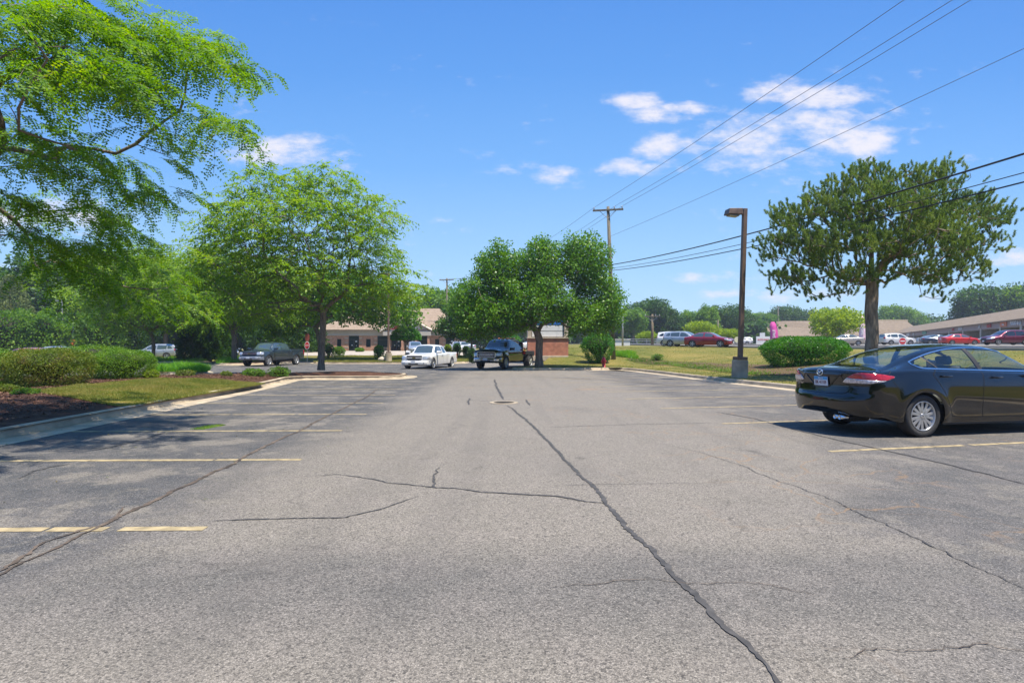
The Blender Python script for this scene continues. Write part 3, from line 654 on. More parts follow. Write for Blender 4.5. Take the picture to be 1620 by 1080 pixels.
def wheel_obj(par, x, y, r, w, side, style, spokes=7, name='wheel', hub=ALLOY):
    """side -1: face towards -y"""
    e = empty(name, (x, y, r)); e.parent = par; Mx = Matrix.Rotation(R(90 if side < 0 else -90), 4, 'X'); rr = r*.70 if style != 'low' else r*.80; h = w/2
    MB().lathe([(rr, -h*.9), (r*.93, -h), (r*.985, -h*.82), (r, -h*.55), (r, h*.55), (r*.985, h*.82), (r*.93, h), (rr, h*.9), (rr*.99, h*.75), (rr*.99, -h*.9)], 40, Mx, closed=False).build('tyre', RUB, e, smooth=True)
    m = MB(); m.lathe([(rr*1.0, h*.93), (rr*.95, h*.98), (rr*.93, h*.90), (rr*.9, h*.2), (0.01, h*.1)], 40, Mx, closed=False)
    ri = rr*.95; o = m.build('rim', hub, e, smooth=True); m = MB()
    for k in range(spokes):
        a = 2*math.pi*k/spokes
        for dlt in ((-.13, .13) if style == 'fork' else (0,)):
            wd = rr*(.115 if style == 'fork' else .17); T = Mx @ Matrix.Rotation(a, 4, 'Z')
            c = [(rr*.12, -wd*.8), (ri, -wd*.9+dlt*rr*1.6-0), (ri, wd*.9+dlt*rr*1.6), (rr*.12, wd*.8)]
            m.prism(c, h*.55, h*.80, T)
    m.lathe([(0.01, h*.88), (rr*.17, h*.86), (rr*.2, h*.6), (0.01, h*.5)], 20, Mx, closed=False)
    m.build('spokes', hub, e, bevel=.004)
    m = MB().lathe([(ri*.98, h*.34), (.01, h*.3)], 24, Mx, closed=False); m.build('brake_disc', BLK, e)
    return e
def seam(mb, soup_bvh, pts, w, axis, sign, mi=0, off=.002):
    """ribbon projected on the body. axis 'y': pts are (x,z) seen from the side; axis 'x': pts are (y,z) seen from the end"""
    P = []
    for a, b in zip(pts[:-1], pts[1:]):
        L = math.dist(a, b); n = max(1, int(L/.025)); P += [(a[0]+(b[0]-a[0])*k/n, a[1]+(b[1]-a[1])*k/n) for k in range(n)]
    P.append(pts[-1]); hit = []
    for (p, z) in P:
        if axis == 'y': o = Vector((p, sign*3, z)); dd = Vector((0, -sign, 0))
        else: o = Vector((sign*8, p, z)); dd = Vector((-sign, 0, 0))
        h = soup_bvh.ray_cast(o, dd)
        if h[0] is not None: hit.append((h[0], h[1] if h[1].dot(dd) < 0 else -h[1]))
    for i in range(len(hit)-1):
        (a, na), (b, nb) = hit[i], hit[i+1]
        if (a-b).length > .3: continue
        t = (b-a).normalized()
        q = []
        for p, n_ in ((a, na), (b, nb)):
            s_ = t.cross(n_).normalized()*w/2; q += [p+s_+n_*off, p-s_+n_*off]
        mb.add([q[0], q[1], q[3], q[2]], [(0, 1, 2, 3)], mi)
def bvh_of(sp):
    from mathutils.bvhtree import BVHTree
    V, Fs = sp.compact(); return BVHTree.FromPolygons([Vector(v[:3]) for v in V], Fs)
def mirror_obj(par, x, y, z, side, mat, s=1.0):
    m = MB(); T = Matrix.Translation((x, y, z)); pf = [(-.02, 0), (.10, .0), (.13, .04), (.11, .09), (.02, .11), (-.03, .09)]
    m.add([tuple(T @ Vector((px*s, side*(.02)*s, pz*s*1.15))) for px, pz in pf]+[tuple(T @ Vector((px*s*.8, side*.22*s, pz*s*1.15+.01))) for px, pz in pf], [(0, 1, 2, 3, 4, 5), (11, 10, 9, 8, 7, 6)]+[(i, (i+1) % 6, 6+(i+1) % 6, 6+i) for i in range(6)])
    m.build('wing_mirror', mat, par, bevel=.015)
def make_vehicle(name, loc, rz, label, cat, group, S, body_mat, W_):
    """S shell spec; W_ dict: wheels, windows, lamps..."""
    e = empty(name, loc, rz, label, cat, group); sp = car_shell(S, W_.get('du', .07), W_.get('nv', 40), W_.get('ncap', 9)); bv = bvh_of(sp)
    r, hw = W_['r'], W_['track']; ax = W_['axles']
    # side glass
    gmat = W_.get('glass', GL_DARK); wins = []
    for poly in W_['side']:
        for sgn in (-1, 1):
            i, sp2 = sp.cut(lambda V: fmin(poly_sdf(poly, V[:, 0], V[:, 2]), V[:, 1]*sgn-.3)); yrk, zbk = sp.yr, sp.zb; sp = sp2; sp.yr, sp.zb = yrk, zbk
            if i.F: wins.append((i, 'window'))
    for key, nm in (('wind', 'windscreen'), ('back', 'rear_window')):
        if key in W_:
            xa, xb, ins, zlo = W_[key]; yrk, zbk = sp.yr, sp.zb
            i, sp2 = sp.cut(lambda V: fmin(yrk(V[:, 0])*1.0+W_.get('wy', 0.0)-ins-np.abs(V[:, 1]), V[:, 0]-xa, xb-V[:, 0], V[:, 2]-zlo)); sp = sp2; sp.yr, sp.zb = yrk, zbk
            if i.F: wins.append((i, nm))
    for i, nm in wins: i.build(nm, gmat, e, True)
    # lamps and other coloured regions cut from the shell: (part name, material, field)
    for nm, mat, fld in W_.get('regions', []):
        i, sp2 = sp.cut(fld); sp2.yr, sp2.zb = sp.yr, sp.zb; sp = sp2
        if not i.F: continue
        if nm in ('tail_light', 'headlight', 'fog_light', 'indicator'):
            for h_ in i.cut(lambda V: V[:, 1]): h_.build(nm, mat, e, True, .012, 1.0)
        else: i.build(nm, mat, e, True, 0 if 'window' in nm else .012, 1.0)
    # wheel arches
    for a in ax:
        ra = W_.get('ra', r*1.12)
        i, sp2 = sp.cut(lambda V: fmin(ra-np.hypot(V[:, 0]-a, V[:, 2]-r*1.0), np.abs(V[:, 1])-.5)); sp = sp2
    sm = MB()
    for pts in W_.get('seams', []):
        for sgn in (-1, 1): seam(sm, bv, pts, W_.get('sw', .012), 'y', sgn)
    for pts in W_.get('rseams', []): seam(sm, bv, pts, W_.get('sw', .012), 'x', -1)
    for pts in W_.get('fseams', []): seam(sm, bv, pts, W_.get('sw', .012), 'x', 1)
    for fn in W_.get('cuts', []): sp = sp.cut(fn)[1]
    bV, bF = sp.compact(); nb = len(bV); bV = np.vstack([bV[:, :3], np.array(sm.v).reshape(-1, 3)]); nF = len(bF); bF = bF+[[i+nb for i in f] for f in sm.f]
    bo = mesh_np('body', bV, bF, [body_mat, DARKHOLE], e, True, [0]*nF+[1]*len(sm.f))
    if W_.get('thick', False): md = bo.modifiers.new('thick', 'SOLIDIFY'); md.thickness = .03; md.offset = -1
    wl = MB(); wz = W_.get('wz', .24)
    for a in ax:
        for sgn in (-1, 1):
            n = 14; ra = W_.get('ra', r*1.12); pr = [(a+ra*math.cos(t), r+ra*math.sin(t)) for t in [math.pi*k/n for k in range(n+1)]]; y0, y1 = sgn*.45, sgn*(hw-.01)
            V = [(x, y0, z) for x, z in pr]+[(x, y1, z) for x, z in pr]+[(a+ra, y0, wz), (a+ra, y1, wz), (a-ra, y0, wz), (a-ra, y1, wz)]
            wl.add(V, [(k, k+1, n+2+k, n+1+k) for k in range(n)]+[list(range(n+1)), (0, n+1, 2*n+3, 2*n+2), (n, 2*n+1, 2*n+5, 2*n+4)])
    wl.box(ax[0]-.2, ax[1]+.2, -hw+.3, hw-.3, wz, wz+.12); wl.build('underbody', DARKHOLE, e)
    for a in ax:
        for sgn in (-1, 1): wheel_obj(e, a, sgn*(hw-.115), r, W_.get('tw', .22), sgn, W_.get('style', 'plain'), W_.get('spokes', 5), 'wheel', W_.get('hub', ALLOY))
    if 'trim' in W_:
        for sgn in (-1, 1):
            tm = MB()
            for pts, w in W_['trim'][1]: seam(tm, bv, pts, w, 'y', sgn, off=.004)
            tm.build('window_trim', W_['trim'][0], e)
    if 'mirror' in W_:
        mx, my, mz = W_['mirror'][:3]
        for sgn in (-1, 1): mirror_obj(e, mx, sgn*my, mz, sgn, W_.get('mmat', body_mat), W_.get('ms', 1.))
    if 'handles' in W_:
        for (hx, hz) in W_['handles']:
            for sgn in (-1, 1):
                h = bv.ray_cast(Vector((hx, sgn*3, hz)), Vector((0, -sgn, 0)))
                if h[0]: y = h[0].y; MB().tube([(hx-.10, y+sgn*.005, hz), (hx-.08, y+sgn*.035, hz), (hx+.08, y+sgn*.035, hz), (hx+.10, y+sgn*.005, hz)], .013, 8).build('door_handle', W_.get('hmat', body_mat), e, smooth=True)
    return e, bv
def plate(par, M, front=True, txt=None):
    p = MB().box(-.152, .152, -.008, 0, -.076, .076, M=M).build('number_plate', PLATE, par, bevel=.003)
    return p

# ---- the black saloon ------------------------------------------------------------------
BLACKP = paint('black_paint', (.0035, .0035, .0035), 0, .12)
def saloon():
    q_of = lambda V: (V[:, 0]+1.1)-(.92-np.abs(V[:, 1]))
    S = dict(x0=-1.12, x1=3.82, Rr=.42, Rf=.5, pr=2.5, pzr=6, pf=2.3, pzf=3.2, zcr=.62, zcf=.5,
        zs=[(-1.2, .34), (-.8, .33), (-.45, .24), (0, .21), (2.8, .2), (3.4, .22), (3.9, .26)],
        yw=[(-1.2, .90), (-.6, .905), (0, .915), (.6, .92), (1.4, .918), (2.4, .915), (2.9, .91), (3.4, .86), (3.9, .78)],
        zb=[(-1.2, .985), (-.6, 1.03), (-.1, 1.055), (.5, 1.04), (1.1, 1.022), (2.0, .995), (2.5, .955), (3.1, .87), (3.5, .76), (3.9, .66)],
        zt=[(-1.2, 1.065), (-.85, 1.075), (-.66, 1.08), (-.45, 1.125), (-.1, 1.25), (.3, 1.375), (.7, 1.445), (1.1, 1.468), (1.5, 1.462), (1.8, 1.415), (2.1, 1.29), (2.45, 1.12), (2.7, 1.035), (2.9, .985), (3.2, .92), (3.5, .83), (3.9, .70)],
        yr=[(-1.2, .72), (-.85, .72), (-.55, .68), (0, .60), (.6, .575), (1.2, .575), (1.7, .57), (2.2, .62), (2.6, .68), (2.9, .69), (3.9, .6)],
        shoulder=.075, crown=.045, sillin=.045, flare=[(0, .34, .42, .028), (2.79, .34, .42, .03)],
        rear=[(0, .06), (.34, .05), (.42, .0), (.52, -.025), (.60, -.02), (.64, .0), (.67, .03), (.8, .055), (.95, .03), (1.03, .0), (1.08, .0)],
        front=[(0, -.1), (.25, -.02), (.45, 0), (.62, -.02), (.75, -.1), (.9, -.25)])
    DL = [(-.10, 1.155), (.02, 1.078), (.11, 1.072), (1.11, 1.040), (2.09, 1.015), (2.62, 1.005), (2.68, 1.02), (2.41, 1.135), (2.15, 1.24), (1.9, 1.325), (1.7, 1.368), (1.45, 1.393), (1.08, 1.40), (.7, 1.37), (.35, 1.30), (.08, 1.22)]
    lampq = [(-.46, .842), (-.36, .93), (-.22, .995), (-.05, 1.005), (.30, .985), (.52, .955), (.55, .94), (.30, .87), (.10, .845)]
    lamp = lambda V: fmin(poly_sdf(lampq, q_of(V), V[:, 2]), .3-V[:, 0]-.5, np.abs(V[:, 1])-.3)
    red = lambda V: fmin(lamp(V), V[:, 2]-(.905-.05*np.clip(q_of(V), -.4, .6)))
    lampf = lambda V: fmin(poly_sdf([(3.0, .80), (3.3, .86), (3.75, .74), (3.8, .60), (3.5, .62)], V[:, 0], V[:, 2]), np.abs(V[:, 1])-.42)
    grille = lambda V: fmin(poly_sdf([(-.45, .30), (.45, .30), (.38, .58), (-.38, .58)], V[:, 1], V[:, 2]), V[:, 0]-3.4)
    # side glass pieces within the day-light opening
    q1 = [(.30, 1.10), (.37, 1.063), (.37, 1.063)]
    inset = lambda poly, a, b: [p for p in poly]
    X6, Y9 = G(1462, 692); ang = math.atan2(.213, .977)
    fx, fy = X6-.9*math.sin(ang)*1, Y9+.9*math.cos(ang)
    W_ = dict(du=.035, nv=84, ncap=18, r=.334, ra=.378, track=.9, axles=(0, 2.79), tw=.225, style='fork', spokes=7, glass=GL_CLEAR,
        side=[], wind=(1.72, 2.66, .075, 1.0), back=(-.68, .52, .09, 1.088), wy=.0,
        regions=[('tail_light', LAMPR, red), ('tail_light', LAMPC, lamp), ('headlight', LAMPW, lampf), ('grille', BLK, grille)],
        seams=[[(1.17, 1.03), (1.16, .9), (1.13, .6), (1.14, .36), (1.16, .30)], [(.30, 1.07), (.18, .98), (.27, .86), (.36, .72), (.44, .56), (.50, .42), (.54, .32)], [(.54, .32), (1.15, .295), (2.3, .29)], [(2.33, 1.0), (2.36, .8), (2.34, .5), (2.3, .29)], [(-.60, 1.06), (-.55, 1.04), (-.62, .99)], [(-.58, .90), (-.50, .80), (-.40, .70)]],
        rseams=[[(-.46, .85), (-.56, .78), (-.52, .70), (-.44, .665), (0, .655), (.44, .665), (.52, .70), (.56, .78), (.46, .85)], [(-.46, .85), (-.40, .96), (-.52, 1.04)], [(.46, .85), (.40, .96), (.52, 1.04)]],
        sw=.009, mirror=(2.36, .90, 1.02), ms=1.05, handles=[(.42, .955), (1.42, .93)])
    # cut three panes per side, leaving pillars
    def pane(a0, a1, b0, b1):
        # region of the opening between two slanted lines x=a(z) and x=b(z)
        return lambda V, s: fmin(poly_sdf(DL, V[:, 0], V[:, 2])-.016, V[:, 0]-(a0+(a1-a0)*(V[:, 2]-1.05)/.35), (b0+(b1-b0)*(V[:, 2]-1.05)/.35)-V[:, 0], V[:, 1]*s-.3)
    panes = [pane(-.5, -.5, .33, .14), pane(.365, .175, 1.125, 1.055), pane(1.235, 1.165, 3, 3)]
    W_['side'] = []
    for pf in panes:
        for s in (-1, 1): W_['regions'].insert(0, ('window', GL_CLEAR, (lambda pf, s: lambda V: pf(V, s))(pf, s)))
    e, bv = make_vehicle('black_saloon_car', (fx, fy, 0), ang, 'glossy black four-door saloon with silver alloy wheels and red tail lights, parked nearest the camera', 'car', None, S, BLACKP, W_)
    # pillars inside the opening in black, chrome surround
    D2 = smooth_line(DL, 1, True)+[smooth_line(DL, 1, True)[0]]
    for s in (-1, 1):
        tm = MB(); seam(tm, bv, D2, .024, 'y', s, off=.006); tm.build('window_trim', CHROME, e)
    for s in (-1, 1):
        pl = MB(); seam(pl, bv, [(1.195, 1.05), (1.12, 1.385)], .085, 'y', s, off=.003); pl.build('window_pillar', BLK, e); pl = MB(); seam(pl, bv, [(.345, 1.075), (.20, 1.25)], .03, 'y', s, off=.004)
        pl.build('window_pillar', BLK, e)
    # boot lid: V frame, dark recess, plate, badge, lettering
    def rearpt(y, z, off=.004): h = bv.ray_cast(Vector((-6, y, z)), Vector((1, 0, 0))); return (h[0].x-off, y, z)
    fr = MB(); VF = [(-.40, .985), (-.16, .775), (-.10, .755), (.10, .755), (.16, .775), (.40, .985)]
    path = [rearpt(a[0]+(b[0]-a[0])*k/8, a[1]+(b[1]-a[1])*k/8) for a, b in zip(VF[:-1], VF[1:]) for k in range(8)]+[rearpt(*VF[-1])]
    fr.tube(path, .011, 8); top = [rearpt(y, .965, .008) for y in np.linspace(-.42, .42, 16)]; fr.tube(top, .022, 8); fr.build('boot_garnish', BLACKP, e, smooth=True)
    px_ = rearpt(0, .85)[0]; Mp = Matrix.Translation((px_-.012, 0, .85)) @ Matrix.Rotation(R(-90), 4, 'Z') @ Matrix.Rotation(R(4), 4, 'X')
    p = plate(e, Mp); pb = MB().box(-.148, .148, -.0095, -.008, .022, .072, M=Mp).build('plate_band', PLATEB, p)
    Mt = Mp @ Matrix.Translation((0, -.0098, -.022)) @ Matrix.Rotation(R(90), 4, 'X')
    text_mesh('BK 41109', .078, .0004, 'plate_number', INKM, p, Mt, .0015, sx=.78)
    Mt2 = Mp @ Matrix.Translation((0, -.0104, .048)) @ Matrix.Rotation(R(90), 4, 'X'); text_mesh('Illinois', .042, .0003, 'plate_state', PLATE, p, Mt2, .001)
    # badge: chrome oval ring with spread wings
    xb = rearpt(0, 1.0, .03)[0]; Mb = Matrix.Translation((xb, 0, .995)) @ Matrix.Rotation(R(-90), 4, 'Z') @ Matrix.Rotation(R(90), 4, 'X')
    bd = MB(); bd.tube([tuple(Mb @ Vector((.062*math.cos(t), .05*math.sin(t), 0))) for t in np.linspace(0, 2*math.pi, 33)], .0075, 8, cap=False)
    bd.tube([tuple(Mb @ Vector(p)) for p in [(-.058, .022, 0), (-.03, .018, .004), (-.012, .004, .006), (0, -.016, .006), (.012, .004, .006), (.03, .018, .004), (.058, .022, 0)]], .0075, 8); bd.build('boot_badge', CHROME, e, smooth=True)
    xt = rearpt(.50, .80, .003)[0]; Mt3 = Matrix.Translation((xt, .47, .795)) @ Matrix.Rotation(R(-90), 4, 'Z') @ Matrix.Rotation(R(90), 4, 'X'); text_mesh('mazda 6', .045, .002, 'boot_lettering', CHROME, e, Mt3, .001)
    # exhaust
    for y in (-.40, -.30):
        Mx = Matrix.Translation((-.93, y, .285)) @ Matrix.Rotation(R(-90), 4, 'Y'); MB().lathe([(.036, 0), (.036, .16), (.03, .16), (.028, .02)], 20, Mx, closed=False).build('exhaust_tip', CHROME, e, smooth=True)
    MB().box(-.93, -.6, -.5, .1, .22, .34).build('silencer', DARKHOLE, e, bevel=.04)
    # third brake light, sill strip, interior
    for y in (-.86, .81): MB().box(-.5+.9, 2.4, y, y+.05, .185, .225).build('sill_strip', BLK, e, bevel=.008)
    it = MB(); it.box(-.5, 2.5, -.80, .80, .34, .50).box(2.0, 2.55, -.78, .78, .5, .98); it.box(-.62, .2, -.70, .70, .5, .98); it.build('cabin_floor', BLK, e, bevel=.03)
    for (sx, ys) in ((.34, (-.36, .36)), (1.08, (-.38, .38))):
        for y in ys:
            m = MB(); m.box(sx+.1, sx+.62, y-.25, y+.25, .48, .62); m.box(0, .13, -.25, .25, 0, .54, M=Matrix.Translation((sx, y, .56)) @ Matrix.Rotation(R(-14), 4, 'Y')); m.box(0, .1, -.13, .13, .56, .71, M=Matrix.Translation((sx, y, .56)) @ Matrix.Rotation(R(-14), 4, 'Y')); m.build('seat', SEATM, e, bevel=.045, seg=3)
    return e
saloon()
# ---- generic road vehicles ---------------------------------------------------------------
def T_(tab, dx=0, dz=0, kx=1, kz=1): return [(x*kx+dx, z*kz+dz) for x, z in tab]
def road_car(kind, name, loc, rz, label, cat, mat, group=None, glass=GL_DARK, low=True, plate_front=True):
    q = dict(du=.11, nv=30, ncap=7, glass=glass, tw=.22)
    if low: q.update(du=.16, nv=24, ncap=5)
    pol = lambda P, ax_, sg, xmin: (lambda V: fmin(poly_sdf(P, np.abs(V[:, 1]) if ax_ == 'a' else V[:, 0], V[:, 2]), sg*(V[:, 0]-xmin)))
    if kind in ('saloon', 'coupe'):
        S = dict(x0=-1.0, x1=3.72, Rr=.38, Rf=.5, pr=2.6, pzr=6, pf=2.3, pzf=3.2, zcr=.62, zcf=.5, zs=[(-1.1, .34), (-.5, .25), (0, .21), (2.7, .2), (3.8, .26)],
            yw=[(-1.1, .86), (0, .89), (1.4, .90), (2.8, .89), (3.8, .76)], zb=[(-1.1, .94), (-.3, .98), (1.1, .96), (2.3, .93), (3.1, .84), (3.8, .66)],
            zt=[(-1.1, 1.02), (-.6, 1.05), (-.4, 1.09), (.1, 1.30), (.5, 1.42), (1.1, 1.46), (1.6, 1.42), (2.0, 1.27), (2.45, 1.03), (2.9, .95), (3.3, .85), (3.8, .68)],
            yr=[(-1.1, .68), (-.4, .64), (.1, .57), (1.2, .56), (1.7, .57), (2.3, .66), (3.8, .58)], shoulder=.07, crown=.05,
            rear=[(0, .05), (.4, 0), (.6, 0), (.8, .05), (1.1, .02)], front=[(0, -.1), (.45, 0), (.62, -.02), (.75, -.1), (.9, -.25)])
        side = [[(.0, 1.08), (.15, 1.01), (1.08, .985), (1.08, 1.37), (.6, 1.36), (.25, 1.26)], [(1.18, .985), (2.2, .96), (2.28, 1.0), (1.9, 1.24), (1.6, 1.35), (1.18, 1.37)]]
        q.update(r=.325, track=.885, axles=(0, 2.72), wind=(1.68, 2.40, .08, .99), back=(-.42, .38, .09, 1.08), side=side, mirror=(2.1, .87, .96),
            seams=[[(1.13, .98), (1.12, .3)], [(2.15, .95), (2.2, .3)]], handles=[(.5, .88), (1.4, .87)])
        fl = [(3.0, .76), (3.2, .80), (3.75, .70), (3.8, .58), (3.4, .60)]; rl = [(-1.5, .78), (-1.5, .93), (-.62, .93), (-.75, .80)]
        gr = [(0, .36), (.36, .36), (.32, .68), (0, .68)]; L = 4.72; hz = .9
    elif kind in ('suv', 'wagon', 'minivan'):
        k = 1.0 if kind == 'suv' else .95; hh = {'suv': 1.68, 'wagon': 1.62, 'minivan': 1.76}[kind]; kz = hh/1.68; ln = 1.12 if kind == 'minivan' else 1.0
        S = dict(x0=-.95*ln, x1=3.62*ln, Rr=.26, Rf=.42, pr=2.8, pzr=5, pf=2.4, pzf=3.4, zcr=.75, zcf=.55, zs=[(-1.1, .36), (-.4, .30), (0, .26), (2.7, .25), (4.2, .30)],
            yw=[(-1.1, .89), (0, .92), (1.4, .93), (2.8, .92), (4.2, .80)], zb=T_([(-1.1, 1.06), (0, 1.04), (1.4, 1.0), (2.3, .99), (3.0, .93), (4.2, .72)], kx=1),
            zt=T_([(-1.1, 1.56), (-.5, 1.62), (.4, 1.68), (1.2, 1.67), (1.6, 1.6), (2.0, 1.40), (2.4, 1.14), (2.55, 1.08), (3.0, 1.02), (3.35, .92), (3.75, .74)], kz=kz, kx=ln),
            yr=[(-1.1, .60), (.4, .63), (1.6, .62), (2.3*ln, .70), (4.2, .62)], shoulder=.06, crown=.05,
            rear=[(0, .06), (.45, 0), (.7, 0), (.95, .03), (1.25, .16), (1.6, .40), (2, .6)], front=[(0, -.1), (.5, 0), (.75, -.03), (.9, -.12), (1.1, -.25)])
        zt_ = lambda z: z*kz
        side = [[(-.62, 1.14), (-.05, 1.09), (-.05, zt_(1.48)), (-.30, zt_(1.46))], [(.03, 1.09), (.98, 1.05), (.98, zt_(1.54)), (.03, zt_(1.50))], [(1.08, 1.05), (2.15*ln, 1.02), (2.2*ln, 1.06), (1.85*ln, zt_(1.32)), (1.5*ln, zt_(1.50)), (1.08, zt_(1.54))]]
        q.update(r=.35, track=.915, axles=(0, 2.68*ln), wind=(1.62*ln, 2.36*ln, .09, 1.07), side=side, mirror=(2.0*ln, .90, 1.04), seams=[[(1.03, 1.02), (1.02, .36)], [(2.1, 1.0), (2.14, .36)], [(0.03, 1.06), (.2, .9), (.36, .7)]], handles=[(.3, .98), (1.3, .97)])
        q['regions'] = [('rear_window', glass, pol([(-1, 1.12), (.62, 1.12), (.55, 1.45*kz), (-1, 1.45*kz)], 'a', -1, -.35))]
        fl = [(2.95*ln, .86), (3.15*ln, .90), (3.6*ln, .80), (3.7*ln, .66), (3.3*ln, .68)]; rl = [(-1.5, .86), (-1.5, 1.08), (-.70, 1.12), (-.80, .9)]; gr = [(0, .42), (.42, .42), (.40, .78), (0, .78)]; L = 4.6; hz = 1
    q.setdefault('regions', [])
    q['regions'] += [('headlight', LAMPW, lambda V: fmin(poly_sdf(fl, V[:, 0], V[:, 2]), np.abs(V[:, 1])-.40)), ('tail_light', LAMPR, lambda V: fmin(poly_sdf(rl, V[:, 0], V[:, 2]), np.abs(V[:, 1])-.45)),
        ('grille', BLK, lambda V: fmin(poly_sdf([(-g[0], g[1]) for g in gr[1:3]][::-1]+gr[1:3][::1], V[:, 1], V[:, 2]) if False else poly_sdf([(-gr[1][0], gr[1][1]), gr[1], gr[2], (-gr[2][0], gr[2][1])], V[:, 1], V[:, 2]), V[:, 0]-3.2))]
    e, bv = make_vehicle(name, loc, rz, label, cat, group, S, mat, q)
    h = bv.ray_cast(Vector((8, 0, .5)), Vector((-1, 0, 0)))
    if h[0]: plate(e, Matrix.Translation((h[0].x+.012, 0, .46)) @ Matrix.Rotation(R(90), 4, 'Z'))
    h = bv.ray_cast(Vector((-8, 0, .8)), Vector((1, 0, 0)))
    if h[0]: plate(e, Matrix.Translation((h[0].x-.012, 0, .82)) @ Matrix.Rotation(R(-90), 4, 'Z'))
    return e

def pickup(name, loc, rz, label, mat, cab='crew', drop=0., r=.40, chrome=False, bed=True, style='plain', spokes=6, wb=3.64, hood=1.22, roofz=1.86, glass=GL_DARK, grille='bars'):
    z = -drop; xf = wb+.98; cr = {'crew': .78, 'ext': .98}[cab]; wt = wb-.95 if cab == 'crew' else wb-.95      # windscreen top x offset
    wbse = wb-.28; wtop = wb-1.0; rail = 1.33+z; xr = -1.18 if bed else cr-.02
    zt = [(xr-.1, rail), (cr-.06, rail), (cr-.02, rail+.01), (cr+.05, roofz-.16+z), (cr+.25, roofz-.03+z), (cr+.8, roofz+z), (wtop-.25, roofz-.01+z), (wtop, roofz-.07+z), (wbse-.12, hood+.05+z), (wbse+.05, hood+z), (wb+.4, hood-.02+z), (xf-.15, hood-.07+z), (xf+.1, hood-.12+z)]
    if not bed: zt = [(cr-.1, roofz-.16+z)]+[p for p in zt if p[0] > cr+.1]
    S = dict(x0=xr, x1=xf, Rr=.07, Rf=.22, pr=3, pzr=5, pf=3.0, pzf=5, zcr=.8+z, zcf=.8+z, xk=[cr-.06, cr-.02, cr, cr+.025, cr+.05, cr+.1, cr+.15],
        zs=[(xr-.1, .52+z), (0, .50+z), (wb-.6, .44+z), (xf+.1, .42+z)], yw=[(xr-.1, .97), (cr-.05, .985), (cr+.1, .98), (wb-.5, .985), (wb+.2, .99), (xf+.1, .92)],
        zb=[(xr-.1, rail-.05), (cr-.05, rail-.06), (cr+.06, 1.22+z), (wb-.6, 1.20+z), (wb, hood-.10+z), (xf+.1, hood-.2+z)], zt=zt,
        yr=[(xr-.1, .92), (cr-.06, .92), (cr-.02, .85), (cr+.06, .68), (cr+.5, .66), (wtop, .66), (wbse, .78), (wb+.3, .82), (xf+.1, .78)], shoulder=.035, crown=.05, sillin=.03,
        rear=[(0, 0), (3, 0)], front=[(0, -.05), (.5+z, 0), (.7+z, 0), (1.0+z, -.03), (1.2+z, -.10), (1.4+z, -.2)], flare=[(0, r, .5, .03), (wb, r, .5, .03)])
    bz = 1.27+z; tz = roofz-.13+z; mid = (cr+wb)/2-.28
    side = [[(cr+.16, bz), (mid-.05, bz), (mid-.05, tz), (cr+.24, tz-.02)], [(mid+.05, bz), (wbse-.35, bz-.03), (wbse-.28, bz+.02), (wtop+.02, tz-.05), (wtop-.16, tz), (mid+.05, tz)]]
    if cab == 'ext': mid -= .25; side = [[(cr+.16, bz), (mid-.05, bz), (mid-.05, tz), (cr+.3, tz-.02)], [(mid+.05, bz), (wbse-.35, bz-.03), (wbse-.28, bz+.02), (wtop+.02, tz-.05), (wtop-.16, tz), (mid+.05, tz)]]
    A = lambda P, xmin: (lambda V: fmin(poly_sdf(P, np.abs(V[:, 1]), V[:, 2]), V[:, 0]-xmin))
    hl = [(.60, .86+z), (1.2, .86+z), (1.2, 1.07+z), (.60, 1.07+z)]; gp = [(-.56, .80+z), (.56, .80+z), (.56, 1.10+z), (-.56, 1.10+z)]
    q = dict(wz=.40+z, du=.10, nv=36, ncap=6, r=r, ra=r*1.17, track=.99, axles=(0, wb), tw=.27, style=style, spokes=spokes, glass=glass, side=side, wind=(wtop+.02, wbse-.06, .07, hood+.04+z),
        regions=[('headlight', LAMPW, A(hl, xf-.42)), ('grille', BLK, lambda V: fmin(poly_sdf(gp, V[:, 1], V[:, 2]), V[:, 0]-xf+.3)),
                 ('rear_window', glass, lambda V: fmin(poly_sdf([(-.6, bz), (.6, bz), (.55, tz), (-.55, tz)], V[:, 1], V[:, 2]), cr+.12-V[:, 0], V[:, 0]-cr+.04)),
                 ('tail_light', LAMPR, lambda V: fmin(V[:, 2]-(.85+z), 1.22+z-V[:, 2], np.abs(V[:, 1])-.84, xr+.18-V[:, 0])) ],
        seams=[[(mid, bz-.02), (mid, .52+z)], [(cr+.1, bz-.02), (cr+.1, .8+z), (cr+.15, .55+z)] if cab == 'crew' else [(cr+.1, bz-.02), (cr+.1, .52+z)], [(wbse-.3, bz-.06), (wbse-.36, .9+z), (wbse-.34, .52+z)], [(cr-.03, rail-.02), (cr-.03, .56+z)]], sw=.014,
        mirror=(wbse-.42, .98, 1.24+z), ms=1.35, mmat=mat if not chrome else BLK, handles=[(mid+.18, 1.10+z), (cr+.28, 1.10+z)][:2 if cab == 'crew' else 1], hmat=BLK)
    if bed: q['cuts'] = [lambda V: fmin(V[:, 2]-(rail-.035), .86-np.abs(V[:, 1]), V[:, 0]-(xr+.06), cr-.07-V[:, 0])]
    if not bed: q['regions'] = q['regions'][:3]
    e, bv = make_vehicle(name, loc, rz, label, 'pickup truck', None, S, mat, q)
    if bed:
        b = MB(); x0, x1, y0, zf = xr+.055, cr-.065, .865, .86+z
        V = [(x0, -y0, rail-.03), (x1, -y0, rail-.03), (x1, y0, rail-.03), (x0, y0, rail-.03), (x0, -y0, zf), (x1, -y0, zf), (x1, y0, zf), (x0, y0, zf)]
        b.add(V, [(4, 5, 6, 7), (0, 1, 5, 4), (1, 2, 6, 5), (2, 3, 7, 6), (3, 0, 4, 7)]); b.build('cargo_bed', mat if not chrome else BLK, e)
